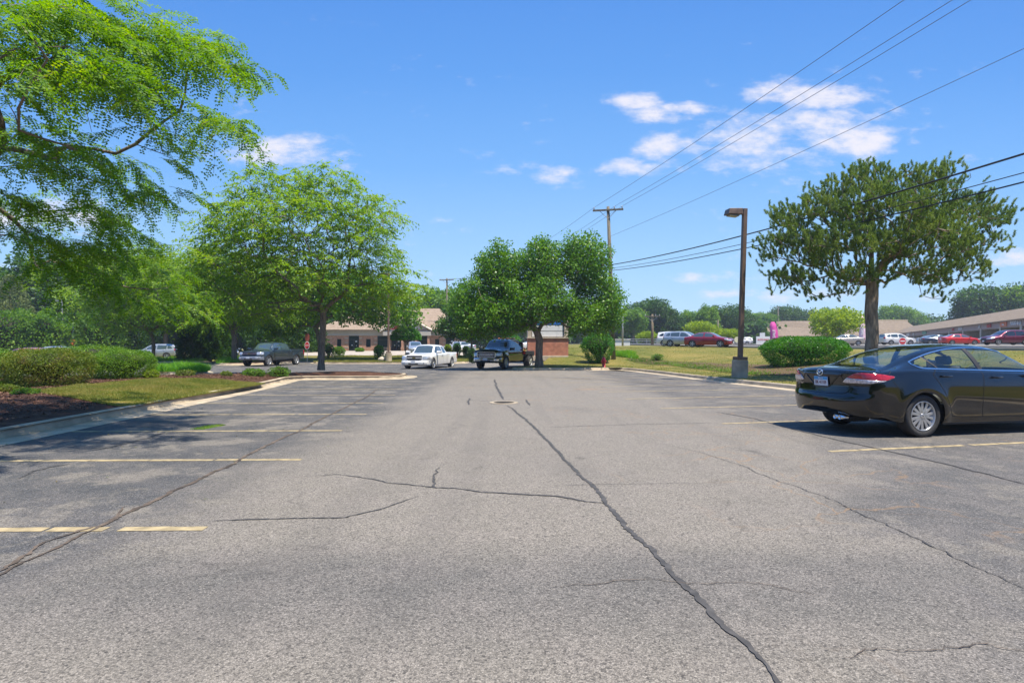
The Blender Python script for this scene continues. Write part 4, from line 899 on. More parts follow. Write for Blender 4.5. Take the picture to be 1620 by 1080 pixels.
    # front: bumper, grille bars, plate
    xb = xf+.02; m = MB(); bm = CHROME if chrome else (mat if drop else pbr('bumper_grey', (.33, .34, .36), .35, metal=.6))
    for (a0, a1) in ((.50, .74),):
        sec = [(0, a0+z), (.10, a0+z), (.13, a0+.06+z), (.13, a1-.06+z), (.09, a1+z), (0, a1+z)]; ys = [-.98, -.9, -.6, 0, .6, .9, .98]; off = [-.42, -.16, -.03, 0, -.03, -.16, -.42]
        V = [(xb+o+px, y, pz) for y, o in zip(ys, off) for px, pz in sec]; n = 6
        m.add(V, [(i*n+k, i*n+(k+1) % n, (i+1)*n+(k+1) % n, (i+1)*n+k) for i in range(len(ys)-1) for k in range(n)]+[tuple(range(n)), tuple(range((len(ys)-1)*n, len(ys)*n))[::-1]])
    m.build('front_bumper', bm, e, bevel=.015)
    m = MB(); m.box(xb+.10, xb+.137, -.34, .34, .53+z, .60+z).build('bumper_intake', BLK, e)
    for y in (-.72, .72): MB().lathe([(.05, 0), (.05, .03), (.001, .035)], 16, Matrix.Translation((xb+.06, y, .62+z)) @ Matrix.Rotation(R(90), 4, 'Y'), closed=False).build('fog_light', LAMPW, e)
    gm = MB()
    h = bv.ray_cast(Vector((9, 0, .95+z)), Vector((-1, 0, 0))); gx_ = h[0].x+.012 if h[0] else xf
    if chrome:
        for zz in (.84, .93, 1.02): gm.box(gx_-.03, gx_+.03, -.54, .54, zz+z-.018, zz+z+.018)
        fr_ = [(-.60, .76), (.60, .76), (.64, .80), (.64, 1.08), (.60, 1.13), (-.60, 1.13), (-.64, 1.08), (-.64, .80), (-.60, .76)]
        gm.tube([(gx_+.0, y, zz+z) for y, zz in fr_], .036, 8); gm.build('grille_bars', CHROME, e, bevel=.004)
    else:
        gm.box(gx_-.03, gx_+.025, -.57, .57, .925+z, .975+z); gm.build('grille_bar', mat if drop else CHROME, e, bevel=.006)
        bt = MB().prism([(-.11, -.025), (-.035, -.025), (-.035, -.045), (.035, -.045), (.035, -.025), (.11, -.025), (.11, .025), (.035, .025), (.035, .045), (-.035, .045), (-.035, .025), (-.11, .025)], 0, .012, Matrix.Translation((gx_+.026, 0, .95+z)) @ Matrix.Rotation(R(90), 4, 'Z') @ Matrix.Rotation(R(90), 4, 'X')); bt.build('grille_badge', pbr('badge_gold', (.55, .40, .12), .25, metal=.9), e)
    plate(e, Matrix.Translation((xb+.142, 0, .66+z)) @ Matrix.Rotation(R(90), 4, 'Z'))
    return e, S, dict(z=z, cr=cr, xr=xr, rail=rail, wb=wb, r=r, xf=xf)

def facing(p0, p1):   # rz such that local +x points from p0 to p1
    return math.atan2(p1[1]-p0[1], p1[0]-p0[0])
def on_road(px, py, Y=None):
    if Y is None: x, y = GH(px, py)
    else: x, y = PX(px, Y), Y
    return x, y
# dark grey crew-cab pickup by the left islands, nose towards the lot
GREYP = paint('slate_paint', (.038, .055, .068), .35, .25); WHITEP = paint('white_paint', (.74, .73, .71)); SILVERP = paint('silver_paint', (.42, .45, .48), .5, .3); REDP = paint('dark_red_paint', (.25, .008, .016), .2); REDB = paint('bright_red_paint', (.55, .02, .02)); MAROONP = paint('maroon_paint', (.13, .012, .032), .3); PEARL = paint('pearl_paint', (.62, .60, .56), .3); BLUEP = paint('dark_blue_paint', (.03, .05, .09), .3); BEIGEP = paint('champagne_paint', (.42, .37, .31), .4)
def place_by_wheels(front, rear, track_y):
    """rear axle position + heading from the near-side wheels' contact points"""
    a = facing(rear, front); n = (-math.sin(a), math.cos(a)); return (rear[0]+n[0]*track_y, rear[1]+n[1]*track_y), a
fw = (PX(424, 43.4), 43.4); rw = (PX(466, 46.8), 46.8); v = np.array(fw)-np.array(rw); v *= 3.64/np.linalg.norm(v); rw = tuple(np.array(fw)-v)
(px_, py_), a_ = place_by_wheels(fw, rw, -.9)
e1, _, _ = pickup('dark_grey_pickup_truck', (px_, py_, 0), a_, 'dark slate-grey crew-cab pickup truck standing side-on beyond the mulched tree island', GREYP, glass=GL_BLUE, r=.405)
# white lowered extended-cab pickup
fw = (PX(684, 38.3), 38.3); rw = (PX(713.5, 41.8), 41.8); v = np.array(fw)-np.array(rw); v *= 3.6/np.linalg.norm(v); rw = tuple(np.array(fw)-v)
(px_, py_), a_ = place_by_wheels(fw, rw, -.9)
e2, _, _ = pickup('white_pickup_truck', (px_, py_, 0), a_, 'white lowered extended-cab pickup truck with five-spoke wheels, left of the black tow truck', WHITEP, cab='ext', drop=.22, r=.345, style='low', spokes=5, glass=GL_BLUE, wb=3.6)
# black heavy-duty truck with a tow body
fw = (PX(799, 37.2), 37.2); rw = (PX(836, 41.0), 41.0); v = np.array(fw)-np.array(rw); v *= 3.9/np.linalg.norm(v); rw = tuple(np.array(fw)-v)
(px_, py_), a_ = place_by_wheels(fw, rw, -.9)
e3, _, q3 = pickup('black_tow_truck', (px_, py_, 0), a_, 'black heavy-duty tow truck with chrome grille and bumper, roof lamps and dual rear wheels', BLACKP, chrome=True, bed=False, r=.41, wb=3.9, roofz=2.0, hood=1.36, cab='ext', glass=GL_DARK, spokes=8)
def tow_body(e):
    m = MB(); m.box(-1.2, .9, -.98, .98, .80, .92); m.box(-.9, .85, -1.12, -.78, .92, 1.18); m.box(-.9, .85, .78, 1.12, .92, 1.18); m.box(.72, .88, -.9, .9, .92, 1.55); m.build('tow_deck', BLK, e, bevel=.03)
    for y in (-1.02, 1.02):
        n = 12; pr = [(.52*math.cos(t), .41+.52*math.sin(t)) for t in [math.pi*k/n for k in range(n+1)]]
        V = [(x, y-.14, z) for x, z in pr]+[(x, y+.14, z) for x, z in pr]; m = MB().add(V, [(k, k+1, n+2+k, n+1+k) for k in range(n)]); o = m.build('rear_mudguard', BLK, e); md = o.modifiers.new('t', 'SOLIDIFY'); md.thickness = .02
        wheel_obj(e, 0, y+(.05 if y > 0 else -.05), .41, .24, 1 if y > 0 else -1, 'plain', 8, 'outer_rear_wheel')
        for k in range(3): MB().box(.80, .88, y-.06, y+.06, .98+.17*k, 1.06+.17*k).build('side_marker', LAMPR if k % 2 == 0 else AMBER, e, bevel=.01)
    m = MB(); m.tube([(.5, 0, .95), (.45, 0, 1.35), (-.9, 0, 1.75)], .09, 8); m.tube([(-.9, 0, 1.75), (-1.35, 0, .75)], .06, 8); m.tube([(-1.35, -.6, .6), (-1.35, .6, .6)], .06, 8); m.tube([(.3, -.5, .95), (.3, -.5, 1.6), (.3, .5, 1.6), (.3, .5, .95)], .04, 8); m.build('tow_boom', BLK, e, smooth=True)
    MB().box(1.5, 1.75, -.6, .6, 2.005, 2.09).build('beacon_bar', AMBER, e, bevel=.03)
    for k in range(5): MB().box(2.62, 2.74, -.5+.25*k-.05, -.5+.25*k+.05, 1.945, 1.985).build('roof_marker', AMBER, e, bevel=.012)
tow_body(e3)
# silver SUV on the far left
rw = (PX(271, 64), 64); rz = math.atan2(-.35, -1)
road_car('suv', 'silver_suv', (PX(268, 64.6), 64.6, .17), R(193), 'silver sport utility vehicle parked far left between a slim trunk and the dark arborvitae', 'car', SILVERP, glass=GL_BLUE, low=False)
# on the road behind the verge
hd = math.atan2(-.80, .60)
def road_z(x, y): return float(hgt(x, y))+.015
def put(kind, name, px, Y, rz, label, mat, **k):
    x = PX(px, Y); return road_car(kind, name, (x, Y, road_z(x, Y)), rz, label, 'car', mat, **k)
c1 = put('saloon', 'red_saloon_car', 1100, 56.5, math.atan2(-.62, .78), 'dark red saloon car on the road, in front of the silver estate car', REDP, low=False, glass=GL_BLUE)
c2 = put('wagon', 'silver_estate_car', 1066, 60.5, math.atan2(-.66, .75), 'silver estate car on the road, between the red saloon and a white car', SILVERP, low=False, glass=GL_BLUE)
c3 = put('suv', 'white_suv', 1054, 65.5, math.atan2(-.55, .83), 'white sport utility vehicle on the road, half hidden behind the silver estate car', WHITEP, glass=GL_DARK)
# car park of the shops
put('saloon', 'champagne_saloon_car', 1353, 74, math.atan2(.12, -1), 'pale champagne saloon car between the big round bush and the pine trunk', BEIGEP, glass=GL_BLUE)
put('suv', 'white_suv', 1404, 82, math.atan2(-.05, 1), 'white sport utility vehicle to the right of the pine trunk, behind the no-entry sign', WHITEP, glass=GL_BLUE)
put('saloon', 'blue_saloon_car', 1468, 84, math.atan2(-.3, 1), 'dark blue saloon partly hidden by the bright red coupe', BLUEP, glass=GL_BLUE)
put('saloon', 'pale_saloon_car', 1462, 92, math.atan2(-.1, 1), 'off-white saloon car with its roof showing behind the dark blue saloon', PEARL, glass=GL_BLUE)
put('coupe', 'red_coupe', 1500, 76, math.atan2(-.12, 1), 'bright red coupe parked left of the maroon minivan', REDB, glass=GL_BLUE)
put('minivan', 'maroon_minivan', 1612, 66.5, math.atan2(.04, -1), 'maroon minivan in the shop car park, nearest of the cars by the shops', MAROONP, glass=GL_DARK, low=False)
put('saloon', 'white_saloon_car', 1180, 120, math.atan2(.1, -1), 'white saloon by the lamp post, in front of the far brown-roofed shops', WHITEP)
put('suv', 'grey_suv', 1184, 138, math.atan2(.1, -1), 'grey sport utility vehicle beyond the white saloon near the lamp post', SILVERP)
# behind the hedge and by the clinic
def put0(kind, name, px, Y, z, rz, label, mat, **k): return road_car(kind, name, (PX(px, Y), Y, z), rz, label, 'car', mat, **k)
put0('saloon', 'red_saloon_car', 82, 34.0, -.03, R(180), 'pale red car roof showing over the left hedge', paint('faded_red_paint', (.42, .10, .08)))
put0('suv', 'silver_suv', 104, 52.0, -.12, R(178), 'silver car roof showing over the left hedge beside the pale red one', SILVERP)
put0('suv', 'dark_suv', 360, 63.0, .17, R(-60), 'blue sport utility vehicle behind the dark grey pickup, between tree trunks', BLUEP, glass=GL_BLUE)
put0('saloon', 'silver_saloon_car', 742, 78, .8, R(185), 'silver saloon car behind the small tree between the two trucks', SILVERP, glass=GL_BLUE)
put0('saloon', 'pale_saloon_car', 722, 80, .85, R(-80), 'pale car seen end-on beside the small round shrubs right of the clinic', PEARL, glass=GL_BLUE)
put0('suv', 'striped_grey_car', 655, 70, .5, R(-75), 'grey car parked at the clinic door behind the clipped round tree', SILVERP, glass=GL_BLUE)
put0('saloon', 'white_saloon_car', 835, 72, 1.0, R(10), 'white car roof just left of the brick sign, beyond the black tow truck', WHITEP)
# ------------------------------------------------------------------ buildings
BRICK = brick_mat('red_brick', (.46, .20, .115), (.58, .29, .17), (.42, .34, .27)); BRICK2 = brick_mat('sign_brick', (.42, .11, .06), (.50, .16, .085), (.50, .36, .28))
TANBRICK = brick_mat('tan_brick', (.50, .38, .23), (.60, .47, .30), (.45, .38, .28)); STONE = pbr('cast_stone', (.50, .42, .32), .85, var=.1, scale=2); STUCCO = pbr('grey_stucco', (.46, .42, .36), .9, var=.06, scale=1)
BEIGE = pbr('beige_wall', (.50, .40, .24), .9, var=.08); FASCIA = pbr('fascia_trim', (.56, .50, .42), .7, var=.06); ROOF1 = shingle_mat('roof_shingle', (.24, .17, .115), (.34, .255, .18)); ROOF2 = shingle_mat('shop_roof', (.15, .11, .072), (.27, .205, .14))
SHOPGL = pbr('shop_glass', (.02, .03, .03), .06, spec=.8, var=.4, scale=.6); WINFR = pbr('window_frame', (.05, .045, .04), .5); SIGNF = pbr('sign_fascia', (.36, .27, .24), .8, var=.12)
WHITEM = pbr('white_panel', (.70, .70, .69), .5, var=.04); REDM = pbr('sign_red', (.55, .03, .035), .45, var=.06); ORANGE = pbr('sign_orange', (.62, .15, .05), .5); BLUEM = pbr('sign_blue', (.03, .17, .50), .45, var=.1); MAG = pbr('flag_magenta', (.60, .06, .30), .7, var=.15); PINKM = pbr('flag_pink', (.72, .50, .58), .7, var=.2)
DBROWN = pbr('bronze_post', (.14, .09, .062), .5, var=.1); GALV = pbr('galvanised', (.42, .42, .40), .45, metal=.5, var=.15); WOODP = bark_mat('pole_wood', (.10, .085, .06), (.22, .19, .13), .6); REDHY = pbr('hydrant_red', (.50, .035, .045), .4, var=.2, scale=8); GREENS = pbr('street_sign_green', (.04, .30, .22), .5)
def roof_mesh(par, name, V, Fs, mat): 
    o = mesh_np(name, V, Fs, mat, par, False); md = o.modifiers.new('t', 'SOLIDIFY'); md.thickness = .14; md.offset = -1; return o
def clinic():
    Y0 = 87.0; X = lambda px: PX(px, Y0); base = float(hgt(X(620), Y0))-.05; Zp = lambda py: PZ(py, Y0)
    e = empty('clinic_building', (0, Y0, base), 0, 'single-storey red brick clinic with a hipped brown shingle roof and grey gable', 'building')
    z = lambda py: Zp(py)-base
    x0, x1 = X(505), X(726); ztop = z(531); D = 16
    ops = [(533, 540, 536, 549), (551.5, 568, 531, 554.5), (579, 586.5, 536, 549), (597, 613.5, 531, 549), (619, 635, 531, 554.5), (641, 657, 531, 554.5), (662, 677, 531, 548), (688, 695, 536, 549), (705, 719, 531, 554.5)]
    # front wall built as piers and panels round the openings
    w = MB(); cur = x0
    for (a, b, t, bt) in ops:
        w.box(cur, X(a), 0, .3, -.3, ztop); zt, zb_ = min(z(t), ztop), max(z(bt), -.3)
        if zt < ztop-.02: w.box(X(a), X(b), 0, .3, zt, ztop)
        if zb_ > .05: w.box(X(a), X(b), 0, .3, -.3, zb_)
        cur = X(b)
    w.box(cur, x1, 0, .3, -.3, ztop); w.box(x0, x0+.3, .3, D, -.3, ztop); w.box(x1-.3, x1, .3, D, -.3, ztop); w.box(x0+.3, x1-.3, D-.3, D, -.3, ztop); w.build('wall', BRICK, e)
    for (a, b, t, bt) in ops:
        f = MB(); xa, xb, za, zb_ = X(a), X(b), max(z(bt), 0), min(z(t), ztop); fw = .08
        f.box(xa, xa+fw, .08, .2, za, zb_).box(xb-fw, xb, .08, .2, za, zb_).box(xa+fw, xb-fw, .08, .2, zb_-fw, zb_).box(xa+fw, xb-fw, .08, .2, za, za+fw)
        if bt > 553: f.box((xa+xb)/2-.04, (xa+xb)/2+.04, .08, .2, za+fw, zb_-.6)
        if t < 532: f.box(xa+fw, xb-fw, .08, .2, zb_-.62, zb_-.55)
        fr = f.build('door' if bt > 553 else 'window', WINFR, e); MB().box(xa+fw, xb-fw, .13, .16, za+fw, zb_-fw).build('pane', SHOPGL, fr)
        if bt > 553:
            n = MB()
            for (u, v, s_) in ((.62, 1.3, .28), (.68, .7, .14), (.25, .75, .2)): n.box(xa+(xb-xa)*u, xa+(xb-xa)*u+s_, .118, .128, za+v, za+v+s_*.8)
            n.build('door_notices', WHITEM, fr)
        elif t < 532: MB().box(xa-.05, xb+.05, -.04, .1, za-.09, za-.002).build('sill', STONE, fr)
    # quoin bands on the piers, water table, frieze
    q = MB()
    for a, b in ((523, 525), (545, 551.3), (568.2, 573), (592, 596.8), (613.8, 618.8), (635.2, 640.8), (657.2, 661.8), (677.2, 680), (701, 704.8), (719.2, 722)):
        for zz in (.45, 1.15, 1.85): q.box(X(a)+.02, X(b)-.02, -.03, -.002, zz, zz+.16)
    q.build('stone_bands', STONE, e)
    MB().box(x0-.1, x1+.1, -.12, .28, ztop+.002, ztop+.55).box(x0-.2, x1+.2, -.35, .28, ztop+.552, z(521.5)).build('frieze', STUCCO, e, bevel=.02)
    ze = z(521.5)+.002; ov = .6; zr = z(491.5); xr0, xr1 = X(560), X(684)
    V = [(x0-ov, -ov, ze), (x1+ov, -ov, ze), (x1+ov, D+ov, ze), (x0-ov, D+ov, ze), (xr0, D/2, zr+.9), (xr1, D/2, zr+.9)]
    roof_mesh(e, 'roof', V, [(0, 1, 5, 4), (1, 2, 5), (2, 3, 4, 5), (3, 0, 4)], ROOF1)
    # cross gable towards the camera
    gx0, gx1, gp = X(608), X(683), X(645.5); zg = z(502.5); gb = D/2-1
    m = MB(); m.add([(gx0, -.5, ze-.3), (gx1, -.5, ze-.3), (gp, -.5, zg), (gx0, -.2, ze-.3), (gx1, -.2, ze-.3), (gp, -.2, zg)], [(0, 1, 2), (5, 4, 3), (0, 3, 4, 1), (1, 4, 5, 2), (2, 5, 3, 0)]); m.build('gable', STUCCO, e)
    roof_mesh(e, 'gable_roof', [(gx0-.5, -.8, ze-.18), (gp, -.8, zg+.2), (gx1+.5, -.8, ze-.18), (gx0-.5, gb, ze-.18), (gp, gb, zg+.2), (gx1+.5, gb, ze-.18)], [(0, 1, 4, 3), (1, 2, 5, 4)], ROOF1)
    t = MB(); t.tube([(gx0-.55, -.84, ze-.3), (gp, -.84, zg+.08), (gx1+.55, -.84, ze-.3)], .14, 4); t.build('barge_board', FASCIA, e)
    # portico columns under the gable
    for px in (616.5, 638, 659.5, 679): MB().box(X(px)-.22, X(px)+.22, -.9, -.46, -.3, .55).box(X(px)-.16, X(px)+.16, -.84, -.52, .552, ztop).build('porch_pier', BRICK, e, bevel=.01)
    MB().box(gx0, gx1, -.95, -.52, ztop+.002, ze-.32).build('porch_beam', STUCCO, e)
    # red oval sign with a white swoosh, white script beside it
    Mo = Matrix.Translation((X(625), -.56, z(517.3))) @ Matrix.Rotation(R(90), 4, 'X') @ Matrix.Rotation(R(12), 4, 'Z') @ Matrix.Diagonal((1, .52, 1, 1))
    s = MB().lathe([(.0, .0), (.86, .0), (.86, .06), (.0, .06)], 36, Mo, closed=False).build('wall_sign', WHITEM, e); MB().lathe([(.0, .065), (.74, .065), (.74, .08), (.0, .08)], 36, Mo, closed=False).build('sign_oval', REDM, s)
    MB().prism([(-.45, -.25), (-.1, -.25), (.05, .2), (.5, .25), (.5, .42), (-.1, .4), (-.25, 0), (-.45, -.05)], .082, .095, Mo).build('sign_swoosh', WHITEM, s)
    s2 = text_mesh('al', 1.5, .04, 'wall_lettering', WHITEM, e, Matrix.Translation((X(655), -.6, z(516.5))) @ Matrix.Rotation(R(90), 4, 'X'), .03)
clinic()
def shops():
    base = 1.74; A = (PX(1680, 72.0), 72.0); dirn = Vector((.427, .904, 0)).normalized(); A = (72-.472*8-0.0, 80-8.0); rz = math.atan2(dirn.y, dirn.x)
    # local frame: +x recedes along the row, +y is away from the camera's side (behind the shop front)
    e = empty('shopping_row', (A[0], A[1], base), rz, 'long row of shops with brown shingle roof, tan brick piers and signs under eaves', 'building')
    L = 122; s_ = -1     # interior lies to local -y (right of the receding direction)
    ye = 0; zf0, zf1 = 2.75, 3.72; zt = 6.45
    V = [(-30, .5, zf1), (L, .5, zf1), (L, -6.5, zt), (-30, -6.5, zt), (-30, -14, zf1), (L, -14, zf1)]
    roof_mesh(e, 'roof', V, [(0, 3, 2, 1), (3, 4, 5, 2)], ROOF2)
    MB().box(-30, L, -2.9, -2.6, -.3, zf1-.05).build('wall', TANBRICK, e); w = MB(); w.box(-30, L, -13.6, -13.3, -.3, zf1-.1); w.box(-30, -29.7, -13.3, -2.9, -.3, zf1); w.build('rear_wall', TANBRICK, e)
    MB().box(-30, L, -.15, .05, zf0, zf1-.02).build('fascia', SIGNF, e); MB().box(-30, L, -.1, .42, zf1-.015, zf1+.07).build('gutter', WINFR, e)
    MB().box(-30, L, -2.6, -.15, zf0-.05, zf0-.002).build('soffit', FASCIA, e)
    MB().box(-30, L, -2.6, 1.2, -.4, .12).build('shop_pavement', CONC2, e)
    pxs = [1446, 1462, 1480, 1502, 1524, 1552, 1583, 1616]; ts = []
    for px in pxs: r = (px-810)/900; t = (A[0]-A[1]*r)/(r-.472); ts.append(t*1.106)
    ts = sorted(ts); ts = [ts[0]-9.5*k for k in (4, 3, 2, 1)]+ts+[ts[-1]+9.8*k for k in (1, 2, 3, 4, 5)]
    for t in ts:
        if -29 < t < L-1: MB().box(t-.35, t+.35, -2.55, .02, .12, zf0-.055).build('pier', TANBRICK, e, bevel=.02); MB().box(t-.40, t+.40, .022, .10, .12, zf0+.25).build('pier_face', STONE, e)
    for a, b in zip(ts[:-1], ts[1:]):
        if a < -29 or b > L: continue
        c = (a+b)/2
        for k, (u0, u1, zb_) in enumerate(((.10, .40, .5), (.46, .58, .13), (.64, .90, .5))):
            xa, xb = a+(b-a)*u0, a+(b-a)*u1; f = MB().box(xa, xb, -2.59, -2.5, zb_, 2.45).build('door' if k == 1 else 'window', WINFR, e)
            g = MB(); n = 1 if k == 1 else 2; wd = (xb-xa-.08*(n+1))/n
            for q in range(n): g.box(xa+.08+q*(wd+.08), xa+.08+q*(wd+.08)+wd, -2.498, -2.48, zb_+.1, 2.35)
            g.build('pane', SHOPGL, f)
    # signs along the fascia: (t centre, width, colour, text, text colour)
    for px, wd, mat, txt, tm in ((1609, 4.6, None, 'FOOD & LI', WHITEM), (1589, 2.8, ORANGE, 'shop', WHITEM), (1566.5, 3.6, None, 'NAILS', REDM), (1551, 1.6, None, 'LA', WHITEM), (1521, 5.2, None, 'BAKERY', WHITEM), (1509, 3.0, None, 'THE', REDM), (1463, 4., GREENS, None, None), (1446, 3., None, 'salon', WHITEM), (1437, 3.5, WHITEM, None, None), (1426, 4, REDM, None, None)):
        r = (px-810)/900; t = (A[0]-A[1]*r)/(r-.472)*1.106
        if mat: so = MB().box(t-wd/2, t+wd/2, .055, .16, zf0+.12, zf1-.12).build('shop_sign', mat, e, bevel=.01)
        else: so = e
        if txt:
            Mt = Matrix.Translation((t, .165, (zf0+zf1)/2)) @ Matrix.Rotation(R(180), 4, 'Z') @ Matrix.Rotation(R(90), 4, 'X')
            size = {'FOOD & LI': .86, 'shop': .4}.get(txt, .74)
            text_mesh(txt, size, .05, 'shop_lettering', tm, so, Mt, .012)
    # cross wing closing the far end
    Y1 = 178.0; z1 = 2.3; X = lambda px: PX(px, Y1)
    f = empty('far_shop_wing', (0, Y1, z1), 0, 'far cross wing of the shops with a broad brown hipped roof', 'building')
    xa, xb = X(1183), X(1425); zz = lambda py: PZ(py, Y1)-z1; ze, zr = zz(531.5), zz(506.5)+.2; D = 26
    MB().box(xa+.8, xb, .6, D, -.5, ze-.02).build('wall', BEIGE, f); MB().box(xa, xb, -.1, .2, ze-1.3, ze-.03).build('fascia', BEIGE, f)
    V = [(xa-.5, -.6, ze), (xb+8, -.6, ze), (xb+8, 9, zr), (X(1206), 9, zr-1.1), (xa-.5, D, ze), (X(1260), 9, zr)]
    roof_mesh(f, 'roof', [V[0], V[1], V[2], V[5], V[3], V[4], (xb+8, D, ze)], [(0, 1, 2, 3, 4), (0, 4, 5), (4, 3, 2, 6, 5)], ROOF2)
    MB().box(X(1414), X(1470), 9.5, 24, 0, zz(503)).build('parapet', BEIGE, f)
    for k, px in enumerate(range(1190, 1400, 14)): MB().box(X(px), X(px+8), .5, .595, .3, 2.4).build('window', SHOPGL, f)
shops()
def rooftop():
    # small white rooftop unit
    pass
# brick sign at the entrance -------------------------------------------------
def brick_sign():
    Y = 44.8; X = lambda px: PX(px, Y); b = float(hgt(X(866), Y)); zz = lambda py: PZ(py, Y)-b
    e = empty('brick_monument_sign', (X(866), Y, b), R(3), 'brick monument sign with blue and white tenant panels behind the leafy street tree', 'sign'); hw = (X(898)-X(834))/2
    t1 = zz(535.5)
    MB().box(-hw, hw, -.45, .45, -.3, .12).build('plinth', STONE, e, bevel=.02); MB().box(-hw, hw, -.42, .42, .122, t1).build('brick_base', BRICK2, e); MB().box(-hw-.06, hw+.06, -.5, .5, t1+.002, t1+.10).build('cap_stone', STONE, e, bevel=.015)
    top = zz(494)
    for s in (-1, 1): MB().box(s*(hw-.15)-.15, s*(hw-.15)+.15, -.40, .40, t1+.102, top).build('sign_pillar', STONE, e, bevel=.015)
    MB().box(-hw-.1, hw+.1, -.46, .46, top+.002, top+.35).build('sign_crown', STONE, e, bevel=.03); MB().box(-hw+.302, hw-.302, -.25, .25, t1+.102, top).build('sign_cabinet', WINFR, e)
    zs_ = [t1+.16, t1+.62, t1+1.10, t1+1.58]; z = t1+.15
    for k, (m, h) in enumerate(((WHITEM, .40), (WHITEM, .42), (BLUEM, .42), (WHITEM, .40))):
        if z+h > top: break
        for s in (-1, 1): MB().box(-hw+.36, hw-.36, s*.252-.01, s*.252+.01, z, z+h).build('tenant_panel', m, e, bevel=.008)
        if m is BLUEM: text_mesh('Dental', .26, .004, 'panel_lettering', WHITEM, e, Matrix.Translation((.2, -.27, z+.2)) @ Matrix.Rotation(R(90), 4, 'X'))
        z += h+.05
brick_sign()
# lamp posts ------------------------------------------------------------------
def area_light(name, x, y, z, h, label, arm=-1, rz=0, base=True, mat=None, s=1.0, group=None):
    e = empty(name, (x, y, z), rz, label, 'lamp post', group); mat = mat or DBROWN; b0 = .78 if base else 0
    if base:
        MB().lathe([(.32, -.3), (.32, .72), (.30, .76), (.0, .76)], 28, closed=False).build('concrete_base', CONC, e); MB().box(-.22, .22, -.22, .22, .765, .90).build('base_cover', mat, e, bevel=.02)
    MB().box(-.085*s, .085*s, -.085*s, .085*s, b0+.1 if base else -.2, h).build('post', mat, e, bevel=.01)
    hd = MB(); ax = arm; T = Matrix.Translation((arm*.12, 0, h-.28)) @ Matrix.Rotation(R(0 if arm > 0 else 180), 4, 'Z') @ Matrix.Rotation(R(-3), 4, 'Y')
    V = [(.1, -.24, -.02), (.70, -.22, -.06), (.70, .22, -.06), (.1, .24, -.02), (.1, -.24, .24), (.66, -.20, .18), (.66, .20, .18), (.1, .24, .24)]
    hd.add([tuple(T @ Vector(p)) for p in V], [(0, 3, 2, 1), (4, 5, 6, 7), (0, 1, 5, 4), (1, 2, 6, 5), (2, 3, 7, 6), (3, 0, 4, 7)]); hd.box(-.05, .12, -.06, .06, .02, .16, M=T); hd.build('lamp_head', mat, e, bevel=.02)
    MB().box(.2, .60, -.16, .16, -.10, -.062, M=T).build('lamp_lens', pbr('lamp_lens', (.30, .28, .24), .3), e, bevel=.01)
    return e
lx, ly = GH(1170, 597.5)
lp_ = area_light('lamp_post', lx, ly, float(hgt(lx, ly))-.02, PZ(329, ly)-float(hgt(lx, ly)), 'tall bronze lamp post on a round concrete base behind the right kerb', arm=-1, rz=R(8)); lp_.rotation_euler = (0, R(1.9), R(8))
area_light('lamp_post', PX(614.5, 52.6), 52.6, .15, 8.2, 'bronze lamp post on a concrete base in the far lawn before the clinic', arm=-1, rz=R(20))
area_light('lamp_post', PX(289.5, 63), 63, .1, 7.2, 'pale brown lamp post beside the silver sport utility vehicle', arm=1, rz=R(200), mat=BARK_L)
area_light('lamp_post', PX(98, 80), 80, .3, 7.9, 'grey lamp post over the left hedge, left of the orange diamond sign', arm=-1, base=False, mat=GALV)
def road_light(x, y, z, h, label, arm=-1, L=1.8, sign=None):
    e = empty('street_light', (x, y, z), 0, label, 'street light'); MB().tube([(0, 0, -.2), (0, 0, h*.6), (0, 0, h-.3), (arm*.3, 0, h), (arm*L, 0, h+.12)], [.13, .10, .08, .07, .05], 10).build('post', GALV, e, smooth=True)
    MB().box(arm*L-.35, arm*L+.25, -.14, .14, h+.04, h+.18).build('lamp_head', GALV, e, bevel=.04)
    if sign == 'diamond': MB().prism([(0, -.62), (.62, 0), (0, .62), (-.62, 0)], -.02, .02, Matrix.Translation((.15, -.2, 1.7)) @ Matrix.Rotation(R(90), 4, 'X')).build('warning_sign', pbr('work_orange', (.75, .19, .02), .5), e)
    if sign == 'green': MB().box(-2.0, -.15, -.06, -.03, 4.2, 4.75).build('street_name_sign', GREENS, e, bevel=.01)
    return e
road_light(PX(116, 92), 92, .6, PZ(506, 92)-.6, 'grey street light with an orange diamond sign in front of the left trees', -1, 2.0, 'diamond')
road_light(PX(985, 70), 70, 1.4, PZ(494, 70)-1.4, 'thin white street light with a green street-name sign, right of the leafy tree', -1, .1, 'green')
# utility poles and wires -------------------------------------------------------
def pole(x, y, z, h, label, r=.15, cross=True, lean=0, w=1.05, mat=None, cat='utility pole'):
    e = empty('utility_pole', (x, y, z), R(-12) if cross else 0, label, cat); MB().tube([(lean, 0, -.3), (lean*.5, 0, h*.5), (0, 0, h)], [r*1.15, r, r*.75], 12).build('post', mat or WOODP, e, smooth=True)
    if cross:
        MB().box(-w-.1, w+.1, -.2, -.09, h-.35, h-.22).build('cross_arm', WOODP, e, bevel=.01)
        for s in (-1, 1): MB().tube([(s*.62, -.14, h-.34), (0, -.14, h-.95)], .02, 6).build('brace', GALV, e)
        for xx in (-w, w*.45, w): MB().lathe([(.03, h-.22), (.05, h-.17), (.035, h-.12), (.055, h-.07), (.02, h-.02), (.001, h-.02)], 12, Matrix.Translation((xx, -.145, 0)), closed=False).build('insulator', GALV, e, smooth=True)
    return e
p1 = (PX(962, 43.4), 43.4, float(hgt(PX(962, 43.4), 43.4))); z1t = PZ(327, 43.4)
pole(p1[0], p1[1], p1[2], z1t-p1[2], 'tall wooden utility pole with a cross-arm behind the leafy street tree', lean=.42)
